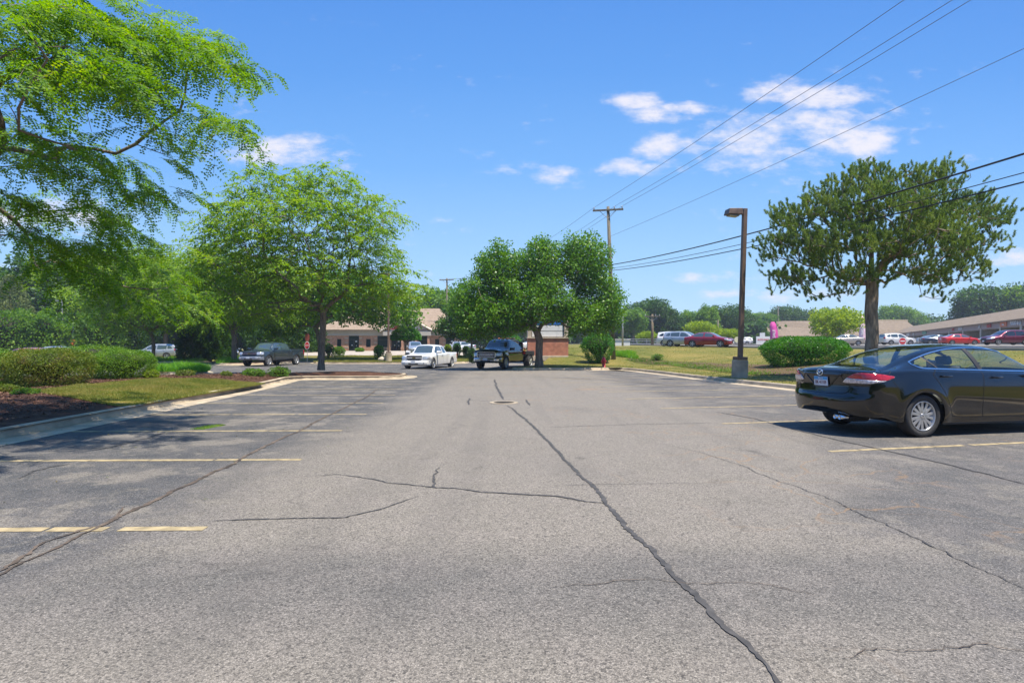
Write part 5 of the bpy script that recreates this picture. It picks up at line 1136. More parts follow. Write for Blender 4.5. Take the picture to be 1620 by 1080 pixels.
p2 = (PX(707, 88), 88, 1.2); pole(p2[0], p2[1], p2[2], PZ(440, 88)-1.2, 'distant utility pole rising above the tree behind the clinic roof')
pole(PX(1032, 75), 75, 1.5, PZ(497, 75)-1.5, 'weathered pale pole behind the road, left of the parked cars on the road', .17, True, w=.9, mat=BARK_L)
pole(PX(871, 68), 68, 1.3, PZ(508, 68)-1.3, 'pale wooden post standing between the brick sign and the round bush', .14, False, mat=BARK_L)
pole(PX(1136, 105), 105, 1.6, PZ(506, 105)-1.6, 'dark wooden pole before the distant trees, above the red saloon car', .16, False)
pole(PX(1231, 190), 190, 2.3, PZ(484, 190)-2.3, 'faint utility pole standing behind the far shop wing roof', .2, True)
WIREM = pbr('wire_black', (.02, .02, .02), .6); WIREG = pbr('wire_grey', (.12, .12, .13), .6)
def wire(name, a, b, sag, r, label, mat=WIREM):
    n = 48; pts = []
    for i in range(n+1): t = i/n; pts.append((a[0]+(b[0]-a[0])*t, a[1]+(b[1]-a[1])*t, a[2]+(b[2]-a[2])*t-4*sag*t*(1-t)))
    tag(MB().tube(pts, r, 5, cap=False).build(name, mat, None, smooth=True), label, 'wire', 'overhead wires')
ux, uy = .209, -.978; LL = 58; ca = math.cos(R(-12)); sa = math.sin(R(-12))
for k, (o, lab) in enumerate(((-1.05, 'leftmost of the three thin overhead wires from the pole cross-arm'), (.47, 'middle one of the three thin overhead wires from the pole cross-arm'), (1.05, 'rightmost of the three thin overhead wires from the pole cross-arm'))):
    a = (p1[0]+o*ca, p1[1]+o*sa-.1, z1t-.02); wire('power_line', a, (p1[0]+o+ux*LL, p1[1]+uy*LL, z1t+.75), .55, .011, lab, WIREG)
    b = (p2[0]+o*ca, p2[1]+o*sa, PZ(440, 88)-.05); wire('power_line', a, b, 1.7, .010, lab.replace('overhead wires from', 'wires running on past').replace('leftmost', 'left').replace('rightmost', 'right').replace('thin ', ''), WIREG)
wire('power_line', (p1[0]+.15, p1[1], PZ(374, 43.4)), (p1[0]+ux*LL+1.6, p1[1]+uy*LL, 10.4), .5, .009, 'single faint wire to the right of the three cross-arm wires', WIREG)
wire('cable', (p1[0]+.2, p1[1], PZ(419, 43.4)), (p1[0]+ux*LL, p1[1]+uy*LL, 7.7), 1.2, .030, 'thick black cable, uppermost of the low cables passing the pine')
wire('cable', (p1[0]+.2, p1[1], PZ(424.5, 43.4)), (p1[0]+ux*LL+.1, p1[1]+uy*LL, 7.0), 1.2, .014, 'thin middle cable of the low cables passing the pine')
wire('cable', (p1[0]+.2, p1[1], PZ(428, 43.4)), (p1[0]+ux*LL, p1[1]+uy*LL, 6.75), 1.25, .022, 'lowest black cable of those passing the pine')
# hydrant ---------------------------------------------------------------------
hx, hy = PX(955, 36.6), 36.6; hz_ = float(hgt(hx, hy))
e = empty('fire_hydrant', (hx, hy, hz_-.03), R(15), 'red fire hydrant on the grass in front of the round bush', 'hydrant')
MB().lathe([(.15, 0), (.15, .05), (.11, .06), (.11, .45), (.135, .47), (.135, .52), (.12, .54), (.11, .60), (.07, .66), (.03, .68), (.03, .73), (.0, .73)], 24, closed=False).build('barrel', REDHY, e, smooth=True)
for s in (-1, 1): MB().lathe([(.06, 0), (.06, .07), (.045, .09), (.0, .09)], 16, Matrix.Translation((s*.09, 0, .40)) @ Matrix.Rotation(R(90*s), 4, 'Y'), closed=False).build('side_cap', REDHY, e, smooth=True)
MB().lathe([(.075, 0), (.075, .08), (.05, .10), (.0, .10)], 16, Matrix.Translation((0, -.09, .40)) @ Matrix.Rotation(R(90), 4, 'X'), closed=False).build('front_cap', REDHY, e, smooth=True)
# signs -------------------------------------------------------------------------
def post_sign(name, x, y, z, h, label, kind):
    e = empty(name, (x, y, z), 0, label, 'sign'); MB().box(-.03, .03, -.02, .02, -.2, h).build('post', GALV if kind != 'yield' else pbr('sign_post_green', (.05, .08, .04), .6), e)
    f = Matrix.Rotation(R(90), 4, 'X'); Z = Matrix.Translation((0, -.03, h-.2))
    if kind == 'noentry':
        b = MB().box(-.42, .42, -.04, -.022, h-.5, h+.34).build('sign_plate', WHITEM, e, bevel=.01); MB().lathe([(.0, .0), (.37, .0), (.37, .012), (.0, .012)], 28, Matrix.Translation((0, -.041, h-.08)) @ f, closed=False).build('red_disc', REDM, b); MB().box(-.26, .26, -.062, -.054, h-.14, h-.02).build('white_bar', WHITEM, b)
    elif kind == 'stop':
        r8 = lambda r: [(r*math.cos(R(22.5+45*k)), r*math.sin(R(22.5+45*k))) for k in range(8)]
        b = MB().prism(r8(.40), 0, .012, Z @ f).build('sign_plate', WHITEM, e); MB().prism(r8(.34), .013, .018, Z @ f).build('red_octagon', REDM, b)
        text_mesh('STOP', .2, .002, 'sign_lettering', WHITEM, b, Z @ f @ Matrix.Translation((0, 0, .02)), .004); MB().prism(r8(.40), 0, .012, Matrix.Translation((0, .04, h+.55)) @ f).build('second_plate', pbr('sign_back', (.25, .06, .04), .7), e)
    elif kind == 'round': MB().lathe([(.0, .0), (.42, .0), (.42, .012), (.0, .012)], 24, Z @ f, closed=False).build('sign_plate', pbr('sign_cream', (.66, .62, .40), .5), e)
    elif kind == 'square': MB().box(-.45, .45, -.04, -.022, h-.5, h+.4).build('sign_plate', WHITEM, e, bevel=.01)
    return e
so_ = post_sign('stop_sign', PX(486, 54), 54, .2, PZ(543, 54)-.2, 'small red stop sign on a post behind the dark grey pickup', 'stop'); so_.scale = (.62, 1, 1)
post_sign('no_entry_sign', PX(1427.5, 66), 66, 1.6, PZ(539, 66)-1.6+.05, 'red and white no-entry sign in front of the white vehicle by the shops', 'noentry')
post_sign('round_sign', PX(1166, 82), 82, 1.6, PZ(535, 82)-1.6, 'pale round sign on a post, right of the red saloon car', 'round')
post_sign('square_sign', PX(1206, 98), 98, 1.7, PZ(530, 98)-1.7, 'small white square sign above the banner board by the far shops', 'square')
def feather(px, Y, zb, top, mat, label, wd=.75, pz=None):
    x = PX(px, Y); h = PZ(top, Y)-zb; e = empty('feather_flag', (x, Y, zb), 0, label, 'flag'); n = 16; L, Rr_ = [], []
    for i in range(n+1): t = i/n; z = .8+(h-.8)*t; lean = .35*t*t; w = wd*min(1, (1-t)*4+.25)**.6*(1-.1*t); L.append((-lean-w*.5, .05*math.sin(t*9), z)); Rr_.append((-lean+w*.5, .05*math.sin(t*9+1), z))
    o = mesh_np('flag_cloth', L+Rr_, [(k, n+1+k, n+2+k, k+1) for k in range(n)], mat, e, True); md = o.modifiers.new('t', 'SOLIDIFY'); md.thickness = .01
    MB().tube([(wd*.5, 0, -.3), (wd*.5, 0, h*.5), (wd*.4-.3, 0, h)], .025, 6).build('flag_pole', GALV, e)
    text_mesh('OPEN' if False else 'SALE', .85, .01, 'flag_lettering', WHITEM, e, Matrix.Translation((-.1, -.09, h*.5)) @ Matrix.Rotation(R(90), 4, 'X') @ Matrix.Rotation(R(90), 4, 'Z'), .02)
feather(1225, 128, 1.9, 509, MAG, 'tall magenta feather flag with white lettering before the far shops', 3.0*.6)
feather(1365, 120, 1.9, 499, PINKM, 'pale pink feather flag half hidden by the pine trunk', 1.6)
bx, by = PX(1207, 96), 96
e = empty('banner_board', (bx, by, 1.65), 0, 'white banner board with red lettering behind the road verge', 'sign'); MB().box(-1.15, 1.15, -.05, .05, .0, 1.65).build('board', WHITEM, e, bevel=.02); text_mesh('AUTO SALE', .36, .01, 'board_lettering', REDM, e, Matrix.Translation((0, -.065, 1.1)) @ Matrix.Rotation(R(90), 4, 'X'), .01)
for s in (-1, 1): MB().box(s*1.0-.05, s*1.0+.05, .052, .12, -.4, 1.5).build('leg', GALV, e)
# low rail fence along the far side of the road on the left, white box by the pole
def fence(px0, px1, Y, z, label):
    x0, x1 = PX(px0, Y), PX(px1, Y); e = empty('rail_fence', (x0, Y, z), 0, label, 'fence'); n = int((x1-x0)/1.6)
    for zz in (.35, .75, 1.05): MB().box(0, x1-x0, -.03, .03, zz, zz+.09).build('rail', GALV, e)
    for k in range(n+1): MB().box(k*1.6-.05, k*1.6+.05, .032, .12, -.3, 1.15).build('fence_post', GALV, e)
fence(992, 1058, 92, 1.7, 'low grey rail fence at the foot of the distant trees beyond the road')
e = MB().box(-1.2, 1.2, -.6, .6, -.2, .95).box(-1.3, 1.3, -.7, .7, .952, 1.02).build('utility_cabinet', WHITEM, None, bevel=.04); e.location = (PX(980, 72), 72, 1.45); tag(e, 'low white utility cabinet at the foot of the thin white street light', 'cabinet')
# rock and short wall by the clinic lawn
def rock(px, Y, z, s, label):
    rnd = random.Random(4); bm = bmesh.new(); bmesh.ops.create_icosphere(bm, subdivisions=3, radius=1)
    for v in bm.verts: v.co *= 1+.12*math.sin(v.co.x*3+1)*math.cos(v.co.y*4)+rnd.uniform(-.03, .03); v.co.x *= s[0]; v.co.y *= s[1]; v.co.z *= s[2]
    me = bpy.data.meshes.new('boulder'); bm.to_mesh(me); bm.free(); me.materials.append(STONE); o = bpy.data.objects.new('boulder', me); COL.objects.link(o); o.location = (PX(px, Y), Y, z); tag(o, label, 'rock')
rock(605, 53, .32, (.42, .3, .26), 'pale boulder beside the concrete base of the far lamp post')
# ------------------------------------------------------------------ trees and shrubs
def frustums(nodes, par, rad, main, nside=7, name='trunk', mat=None, parent=None, thin=0.0):
    """tubes along every parent-child edge, rings shared along the main child"""
    N = np.array(nodes); par = np.array(par); rad = np.array(rad); n = len(N); T = np.zeros((n, 3)); has = np.zeros(n, bool)
    idx = np.arange(1, n); d = N[idx]-N[par[idx]]; d /= np.linalg.norm(d, axis=1)[:, None]+1e-9; T[idx] = d; T[0] = (0, 0, 1)
    M = T.copy()
    mc = np.array(main); ok = mc >= 0; M[ok] = T[ok]+T[mc[ok]]; M /= np.linalg.norm(M, axis=1)[:, None]+1e-9
    def frame(t): r = np.where(np.abs(t[:, 2:3]) > .9, np.array([[1., 0, 0]]), np.array([[0, 0, 1.]])); u = np.cross(t, r); u /= np.linalg.norm(u, axis=1)[:, None]+1e-9; return u, np.cross(t, u)
    e = idx[rad[idx] > thin]; p = par[e]; ism = mc[p] == e
    ds = np.where(ism[:, None], M[p], T[e]); rs = np.where(ism, rad[p], np.minimum(rad[p], rad[e]*1.25)); de = M[e]
    a = 2*np.pi*np.arange(nside)/nside; ca, sa = np.cos(a)[None, :, None], np.sin(a)[None, :, None]
    # keep both rings in the same frame to avoid twist
    u, w = frame(T[e]); u0 = u-ds*(u*ds).sum(1)[:, None]; u0 /= np.linalg.norm(u0, axis=1)[:, None]+1e-9; w0 = np.cross(ds, u0); u1 = u-de*(u*de).sum(1)[:, None]; u1 /= np.linalg.norm(u1, axis=1)[:, None]+1e-9; w1 = np.cross(de, u1)
    A = N[p][:, None]+(u0[:, None]*ca+w0[:, None]*sa)*rs[:, None, None]; B = N[e][:, None]+(u1[:, None]*ca+w1[:, None]*sa)*rad[e][:, None, None]
    V = np.concatenate([A, B], 1).reshape(-1, 3); m = len(e); k = np.arange(nside); k2 = (k+1) % nside
    q = np.stack([k, k2, nside+k2, nside+k], 1)[None]+(np.arange(m)*2*nside)[:, None, None]
    return mesh_np(name, V, q.reshape(-1, 4), mat, parent, True)
def rhombs(P, A, Nn, L, Wd, off=.45):
    B = np.cross(Nn, A); B /= np.linalg.norm(B, axis=1)[:, None]+1e-9; L = np.asarray(L).reshape(-1, 1); Wd = np.asarray(Wd).reshape(-1, 1)
    V = np.stack([P, P+A*L*off+B*Wd*.5, P+A*L, P+A*L*off-B*Wd*.5], 1); return V.reshape(-1, 3)
def unit(v): return v/(np.linalg.norm(v, axis=-1, keepdims=True)+1e-9)
def quads(n): return np.arange(n*4).reshape(n, 4)
def leaf_cloud(rng, C, r, n, size, droop=.2, flat=.6):
    """broad leaves scattered round cluster centres"""
    P = np.repeat(C, n, 0); m = len(P); d = unit(rng.normal(size=(m, 3))); P = P+d*(rng.random((m, 1))**.5)*r*np.array([1, 1, flat])
    A = unit(d*.6+rng.normal(size=(m, 3))*.6+np.array([0, 0, -droop])); Nn = unit(rng.normal(size=(m, 3))*.7+np.array([0, 0, .9])); s = size*rng.uniform(.65, 1.3, m)
    return rhombs(P, A, Nn, s, s*.72)
def sprays(rng, C, D, k, ln, nf, sag=.35, spread=.75, dz=-.1):
    """k drooping twigs per cluster; returns frond positions, twig directions and the twig strips"""
    P0 = np.repeat(C, k, 0); D0 = np.repeat(D, k, 0); m = len(P0); A = unit(D0+rng.normal(size=(m, 3))*np.array([spread, spread, spread*.35])+np.array([0, 0, dz])); l = ln*rng.uniform(.55, 1.25, m)
    P0 = P0+rng.normal(size=(m, 3))*.05; Ps, Ts, St = [], [], []; prev = P0; steps = nf
    for i in range(1, steps+1):
        t = i/steps; q = P0+A*(l*t)[:, None]; q[:, 2] -= sag*l*t*t; T = unit(q-prev); Ps.append(q); Ts.append(T); w = np.cross(T, rng.normal(size=(m, 3))); w = unit(w)*.0035
        St.append(np.stack([prev-w, prev+w, q+w*.7, q-w*.7], 1).reshape(-1, 3)); prev = q
    return np.concatenate(Ps), np.concatenate(Ts), np.concatenate(St)
def fronds_on(rng, P, T, L=.20, pairs=7, lw=.016, ll=.045, droop=.7, n=2):
    out = []
    for s0 in range(n):
        m = len(P); sd_ = unit(np.cross(T, np.array([0, 0, 1.])))*(1 if s0 % 2 == 0 else -1); A = unit(sd_*.75+T*.55+rng.normal(size=(m, 3))*.28+np.array([0, 0, -.12])); Ls = L*rng.uniform(.7, 1.2, m)
        for k in range(pairs):
            t = (k+.6)/pairs; q = P+A*(Ls*t)[:, None]; q[:, 2] -= droop*Ls*t*t*.45; Ad = unit(A+np.array([0, 0, -droop*t])); side = unit(np.cross(Ad, np.array([0, 0, 1.])+rng.normal(size=(m, 3))*.18)); up = unit(np.cross(side, Ad))
            for s in (-1, 1): out.append(rhombs(q, unit(side*s+Ad*.35), up, np.full(m, ll*(1-.35*t)), np.full(m, lw)))
    return np.concatenate(out)
def strips_on(rng, P, T, L=.22, w=.07, droop=.6, n=2):
    out = []
    for s0 in range(n):
        m = len(P); sd_ = unit(np.cross(T, np.array([0, 0, 1.])))*(1 if s0 % 2 == 0 else -1); A = unit(sd_*.8+T*.5+rng.normal(size=(m, 3))*.35+np.array([0, 0, -.15-droop*.3])); s = L*rng.uniform(.6, 1.3, m); out.append(rhombs(P, A, unit(rng.normal(size=(m, 3))*.35+np.array([0, 0, 1])), s, s*w/L))
    return np.concatenate(out)
def grow(rng, base, fork, trunk_r, T, H0=None, lean=(0, 0), wob=.03, seg=.5, tip=.008, up=.25, arch=.15, leader=None):
    """skeleton from trunk to targets T (k,3), in local coordinates"""
    nodes = [np.zeros(3)]; par = [-1]; n = max(3, int(fork/.45))
    for i in range(1, n+1): t = i/n; nodes.append(np.array([lean[0]*t+rng.normal()*.012, lean[1]*t+rng.normal()*.012, fork*t])); par.append(len(nodes)-2)
    if leader:
        k = len(nodes)-1; m = max(2, int((leader-fork)/.6))
        for i in range(1, m+1): t = i/m; nodes.append(nodes[k]+np.array([rng.normal()*.03*i**.5, rng.normal()*.03*i**.5, (leader-fork)*t])); par.append(len(nodes)-2)
    start = n; top = nodes[n]; order = np.argsort(np.linalg.norm(T-top, axis=1)); plen = [0]*len(nodes); tips = []
    for i in range(len(nodes)): plen[i] = np.linalg.norm(nodes[i])
    arr = np.zeros((60000, 3)); arr[:len(nodes)] = nodes; pl = np.zeros(60000); pl[:len(nodes)] = plen; cnt = len(nodes)
    for ti in order:
        q = T[ti]; A = arr[start:cnt]; d = np.linalg.norm(A-q, axis=1); dq = np.linalg.norm(q-top)
        # prefer nodes nearer the trunk than the target and below it
        cost = d+.22*pl[start:cnt]+.8*np.maximum(0, np.linalg.norm(A-top, axis=1)-dq)+up*np.maximum(0, A[:, 2]-q[2])
        j = int(np.argmin(cost))+start; a = arr[j].copy(); L = np.linalg.norm(q-a); k = max(1, int(math.ceil(L/seg))); dirp = unit(arr[j]-arr[par[j]]) if par[j] >= 0 else np.array([0, 0, 1.])
        c = a+dirp*L*.16+(q-a)*.40+np.array([0, 0, arch*L]); p = j
        for s in range(1, k+1):
            t = s/k; pos = a*(1-t)**2+2*c*t*(1-t)+q*t*t+(rng.normal(size=3)*wob*L*.25 if s < k else 0)
            arr[cnt] = pos; par.append(p); pl[cnt] = pl[p]+np.linalg.norm(pos-arr[p]); p = cnt; cnt += 1
            if cnt > 59900: break
        tips.append(p)
        if cnt > 59900: break
    nodes = arr[:cnt]; par = par[:cnt]; w = np.zeros(cnt); e = 2.3; rad = np.zeros(cnt); acc = np.zeros(cnt); main = np.full(cnt, -1); best = np.zeros(cnt)
    for i in range(cnt-1, 0, -1):
        if acc[i] == 0: acc[i] = tip**e
        rad[i] = acc[i]**(1/e); p = par[i]; acc[p] += acc[i]
        if rad[i] > best[p]: best[p] = rad[i]; main[p] = i
    rad[0] = acc[0]**(1/e); rb = rad[0]; rad = tip+(rad-tip)*(trunk_r-tip)/max(rb-tip, 1e-6); z = nodes[:, 2]
    rad = np.where((z < .5) & (np.arange(cnt) <= n), rad*(1+.35*(1-np.clip(z, 0, .5)/.5)**2), rad)
    return nodes, par, rad, main, tips
def sample_lobes(rng, lobes, n, mind, shell=.5, zmin=None):
    """lobes (cx,cy,cz,rx,ry,rz[,weight]) -> points biased towards the surface"""
    vol = np.array([l[3]*l[4]*l[5]*(l[6] if len(l) > 6 else 1) for l in lobes]); vol = vol/vol.sum(); out = []; tries = 0
    cell = {}
    while len(out) < n and tries < n*25:
        tries += 1; l = lobes[rng.choice(len(lobes), p=vol)]; d = rng.normal(size=3); d /= np.linalg.norm(d); r = rng.random()**(1/3*(1-shell)+.02) if rng.random() < .8 else rng.random()**.5
        r *= 1+.16*math.sin(d[0]*7+l[0]*3)*math.sin(d[2]*6+l[2])+.10*rng.normal()
        p = np.array(l[:3])+d*r*np.array(l[3:6])
        if zmin is not None and p[2] < zmin: continue
        key = tuple(np.floor(p/mind).astype(int)); bad = False
        for i in (-1, 0, 1):
            for j in (-1, 0, 1):
                for k in (-1, 0, 1):
                    for o in cell.get((key[0]+i, key[1]+j, key[2]+k), ()):
                        if (o-p).dot(o-p) < mind*mind: bad = True; break
        if bad: continue
        cell.setdefault(key, []).append(p); out.append(p)
    return np.array(out)
def tree(name, label, loc, lobes, fork, tr, n, mind, kind, lmat, bark=None, seed=1, lean=(0, 0), group=None, cat='tree', leader=None, shell=.5, zmin=None, rpow=1.0, excl=None, targets=None, size=.12, per=30, cr=.45, arch=.12, up=.25, rz=0, tip=.008, thin=0., droop=.7, wob=.03, fr=None):
    rng = np.random.default_rng(seed); T = sample_lobes(rng, lobes, n, mind, shell, zmin); T = T[~excl(T)] if excl else T; T = T if targets is None else targets; nodes, par, rad, main, tips = grow(rng, None, fork, tr, T, lean=lean, leader=leader, arch=arch, up=up, tip=tip, wob=wob)
    if rpow != 1: rad = tip+(rad.max()-tip)*((rad-tip)/(rad.max()-tip))**rpow
    e = empty(name, loc, rz, label, cat, group); frustums(nodes, par, rad, main, 8, 'trunk', bark or BARK, e, thin)
    tp = np.array(tips); C = nodes[tp]; D = unit(C-nodes[np.array(par)[tp]]); D[:, 2] *= .5; D = unit(D)
    if kind == 'broad': V = leaf_cloud(rng, C, cr, per, size, .3, .75)
    elif kind in ('frond', 'strip'):
        D2 = unit(D*np.array([1, 1, .5])+np.array([0, 0, -.12 if kind == 'frond' else .0])); nf = 7 if kind == 'frond' else 6; kk = max(1, per//(nf*2)); Pf, Tf, St = sprays(rng, C, D2, kk, cr*2.0, nf, droop*.45)
        V = fronds_on(rng, Pf, Tf, droop=droop, **(fr or {})) if kind == 'frond' else strips_on(rng, Pf, Tf, size, size*.36, droop)
        mesh_np('twigs', St, quads(len(St)//4), bark or BARK, e)
    elif kind == 'pine': V = None; pine_needles(rng, C, D, e, lmat, per, size)
    if V is not None: mesh_np('crown', V, quads(len(V)//4), lmat, e)
    return e
def pine_needles(rng, C, D, e, mat, per, L):
    """each tip carries upright bottle-brush shoots"""
    P, A, S = [], [], []
    for c, d in zip(C, D):
        k = rng.integers(3, 7)
        for i in range(k):
            a = unit(np.array([0, 0, 1.])+d*rng.uniform(.1, .8)+rng.normal(size=3)*.36); o = c+rng.normal(size=3)*np.array([.17, .17, .12]); ln = rng.uniform(.16, .32); t = rng.random(per)
            P.append(o+a*(t*ln)[:, None]); A.append(np.repeat(a[None], per, 0)); S.append(1-.3*t)
    P = np.concatenate(P); A = np.concatenate(A); S = np.concatenate(S); m = len(P); side = unit(np.cross(A, rng.normal(size=(m, 3)))); dr = unit(A*.7+side*rng.uniform(.5, 1., (m, 1))); w = unit(np.cross(dr, rng.normal(size=(m, 3))))*.0075; l = (L*S*rng.uniform(.8, 1.15, m))[:, None]
    V = np.stack([P-w, P+w, P+dr*l], 1).reshape(-1, 3); mesh_np('needles', V, np.arange(m*3).reshape(m, 3), mat, e)

G_LOC = leafmat('leaf_locust', [(.045, .12, .011), (.09, .21, .017), (.16, .31, .024), (.30, .41, .032)], .5)
G_LOC2 = leafmat('leaf_locust_pale', [(.065, .16, .014), (.13, .27, .02), (.22, .37, .03), (.33, .45, .035)], .5)
G_PEAR = leafmat('leaf_glossy', [(.035, .10, .014), (.07, .18, .02), (.13, .28, .028), (.24, .40, .04)], .4, .38, 1.0)
G_PINE = leafmat('needle_pine', [(.065, .125, .03), (.125, .215, .045), (.215, .31, .062), (.35, .40, .105)], .3, .6, .8)
G_DARK = leafmat('leaf_dark', [(.018, .055, .014), (.035, .095, .018), (.065, .15, .025), (.11, .21, .03)], .4, .5, .5)
G_MID = leafmat('leaf_mid', [(.045, .12, .016), (.09, .20, .024), (.16, .30, .032), (.25, .38, .04)], .45, .5, .35)
G_LIME = leafmat('leaf_lime', [(.10, .18, .010), (.18, .28, .014), (.27, .38, .018), (.36, .45, .025)], .45, .5, .5)
G_HEDGE = leafmat('leaf_hedge', [(.045, .12, .012), (.095, .21, .018), (.175, .32, .026), (.28, .40, .035)], .35, .5, 2.0)
G_RUST = leafmat('leaf_rusty', [(.05, .11, .012), (.11, .18, .02), (.20, .25, .028), (.27, .20, .05)], .3, .55, 1.8)
G_BOX = leafmat('leaf_box', [(.02, .09, .010), (.04, .17, .014), (.075, .26, .018), (.15, .36, .03)], .35, .4, 2.5)
TWIG = pbr('twig_core', (.030, .026, .014), .95, var=.4, scale=8)

# the honey locust overhanging from the left; its trunk stands outside the picture
def P2L(px, py, Y, loc): return ((px-CX)/F*Y-loc[0], Y-loc[1], H+(HY-py)/F*Y-loc[2])
L0 = (-14.6, 7.6, .25)
def lob(lst, loc, s=1.0):
    """(px, py, Y, half-width px, depth m, half-height px) -> local ellipsoids"""
    out = []
    for (px, py, Y, a, dy, b, *w) in lst: c = P2L(px, py, Y, loc); out.append((*c, a*Y/F, dy, b*Y/F, *(w or [1])))
    return out
BOUGHS = [([(-60, 10, 7.6), (120, 10, 8.0), (260, 40, 8.4)], 34, 110), ([(60, 40, 8.2), (240, 50, 8.6), (400, 85, 9.2)], 24, 100), ([(300, 60, 8.8), (425, 105, 9.4)], 15, 34), ([(-60, 75, 7.4), (140, 95, 8.0), (300, 140, 8.6)], 26, 105), ([(120, 110, 8.2), (280, 160, 8.7), (405, 200, 9.2)], 17, 84),
    ([(262, 195, 8.8), (278, 225, 9.0), (290, 255, 9.1)], 8, 14), ([(-60, 120, 8.0), (60, 135, 8.4)], 20, 26), ([(-60, 175, 8.6), (60, 215, 9.0), (160, 235, 9.4), (232, 262, 9.8)], 14, 64), ([(-60, 235, 8.6), (90, 250, 9.2), (220, 290, 9.8), (305, 325, 10.4)], 18, 98),
    ([(-60, 290, 9.0), (90, 320, 9.8), (200, 345, 10.4), (290, 385, 11.0)], 19, 88), ([(-60, 345, 9.4), (110, 380, 10.4), (230, 405, 11.2), (330, 450, 12.0)], 24, 110), ([(20, 420, 10.0), (160, 430, 11.2), (280, 480, 12.2)], 20, 62)]
rb_ = np.random.default_rng(17); tg = []
for pts, th, cnt_ in BOUGHS:
    P_ = np.array(pts, float); sg = np.linalg.norm(np.diff(P_[:, :2], axis=0), axis=1); cs = np.concatenate([[0], np.cumsum(sg)]); u = rb_.random(int(cnt_*.33))*cs[-1]
    x_ = np.interp(u, cs, P_[:, 0]); y_ = np.interp(u, cs, P_[:, 1]); Y_ = np.interp(u, cs, P_[:, 2]); x_ = x_+rb_.normal(size=len(u))*th*.8; y_ = y_+rb_.normal(size=len(u))*th*.42; Y_ = Y_+rb_.normal(size=len(u))*.8
    x_ = np.where(x_ > 0, x_*.90, x_)
    for a_, b_, c_ in zip(x_, y_, Y_): tg.append(P2L(a_, b_, c_, L0))
tg = np.array(tg); tg = np.concatenate([tg, rb_.normal(size=(24, 3))*np.array([1.6, 2.2, .9])+np.array([-1.5, -.5, 6.2])])
tree('honey_locust_tree', 'honey locust branches with feathery leaves reaching in from the left edge overhead', L0, [(0, 0, 5, 1, 1, 1)], 2.3, .15, 10, .3, 'frond', G_LOC, rpow=1.35, seed=11, targets=tg,
     per=30, cr=.34, up=.9, arch=.0, leader=5.5, wob=.04, fr=dict(L=.23, pairs=6, lw=.031, ll=.060), tip=.0045, droop=.75)
# the middle honey locust on the island
YL = 28.0; XL = PX(508, YL); L1 = (XL, YL, .30)
tree('honey_locust_tree', 'large honey locust with airy bright green crown on the mulched tree island', L1,
     lob([(440, 298, 28, 64, 2.2, 34), (520, 310, 28, 62, 2.4, 32), (585, 345, 28, 48, 2, 30), (378, 350, 28, 50, 2, 34), (470, 360, 27, 110, 3, 45), (580, 400, 28, 55, 2.3, 38), (395, 400, 27.5, 85, 2.6, 48), (500, 430, 27, 100, 2.6, 35), (625, 445, 28, 40, 1.6, 28), (350, 460, 28, 60, 2.2, 38), (600, 465, 28.5, 52, 2, 18), (430, 480, 27.5, 75, 2.5, 22, .8)], L1),
     2.9, .155, 900, .44, 'strip', G_LOC2, seed=5, zmin=2.4, per=62, cr=.42, size=.19, arch=.0, up=.35, tip=.006, lean=(.1, 0), droop=.6, wob=.04)
# the leafy pear tree by the brick sign
YP = 36.6; XP = PX(853, YP); L2 = (XP, YP, .16)
tree('pear_tree', 'dense round-topped street tree with glossy leaves on the sign island', L2,
     lob([(742, 485, 36, 26, 1.5, 42), (790, 440, 36.6, 38, 1.8, 50), (858, 425, 36.6, 34, 1.8, 46), (926, 420, 36.6, 36, 1.8, 48), (960, 480, 36.6, 24, 1.6, 45), (790, 500, 35.6, 52, 1.8, 30), (912, 500, 36, 48, 1.8, 28), (850, 478, 35.2, 60, 1.5, 34), (745, 515, 36, 28, 1.3, 18)], L2),
     1.75, .235, 1250, .36, 'broad', G_PEAR, seed=9, zmin=1.7, per=54, cr=.50, size=.15, arch=.0, up=.2, shell=.3, excl=lambda T: (T[:, 0] > .35) & (T[:, 0] < 2.0) & (T[:, 2] < 3.0))
# the pine
YN = 22.2; XN = PX(1379, YN); L3 = (XN, YN, float(hgt(XN, YN)))
tree('pine_tree', 'broad-crowned pine with thick bare trunk behind the black saloon', L3,
     lob([(1385, 280, 22.2, 48, 1.3, 20), (1330, 318, 22.2, 46, 1.5, 26), (1475, 290, 22.2, 42, 1.4, 22), (1262, 345, 22.2, 42, 1.4, 22), (1390, 335, 21.2, 72, 2.0, 30), (1500, 345, 22.2, 55, 1.6, 30), (1560, 350, 22.2, 24, 1., 24), (1235, 392, 22.2, 34, 1.2, 24), (1315, 392, 21.6, 62, 2.1, 26), (1440, 385, 21.4, 66, 2.1, 32), (1535, 400, 22.2, 40, 1.3, 22), (1262, 440, 22.2, 44, 1.6, 12, .8), (1340, 440, 21.5, 50, 2, 13, .6), (1440, 435, 21.8, 50, 2, 15, .6), (1505, 438, 22.2, 36, 1.6, 12, .8), (1222, 455, 22.2, 20, 1, 9, .6), (1300, 466, 22.2, 34, 1, 6, .5), (1480, 470, 22.2, 28, 1, 6, .4)], L3),
     3.0, .25, 1350, .27, 'pine', G_PINE, rpow=1.3, bark=BARK_P, seed=21, zmin=2.2, per=105, size=.115, arch=-.04, up=.25, leader=6.6, tip=.009, wob=.05, shell=.35, excl=lambda T: np.sin(T[:, 0]*2.3+1)*np.sin(T[:, 1]*2.1)*np.sin(T[:, 2]*2.9+.6) > .22)

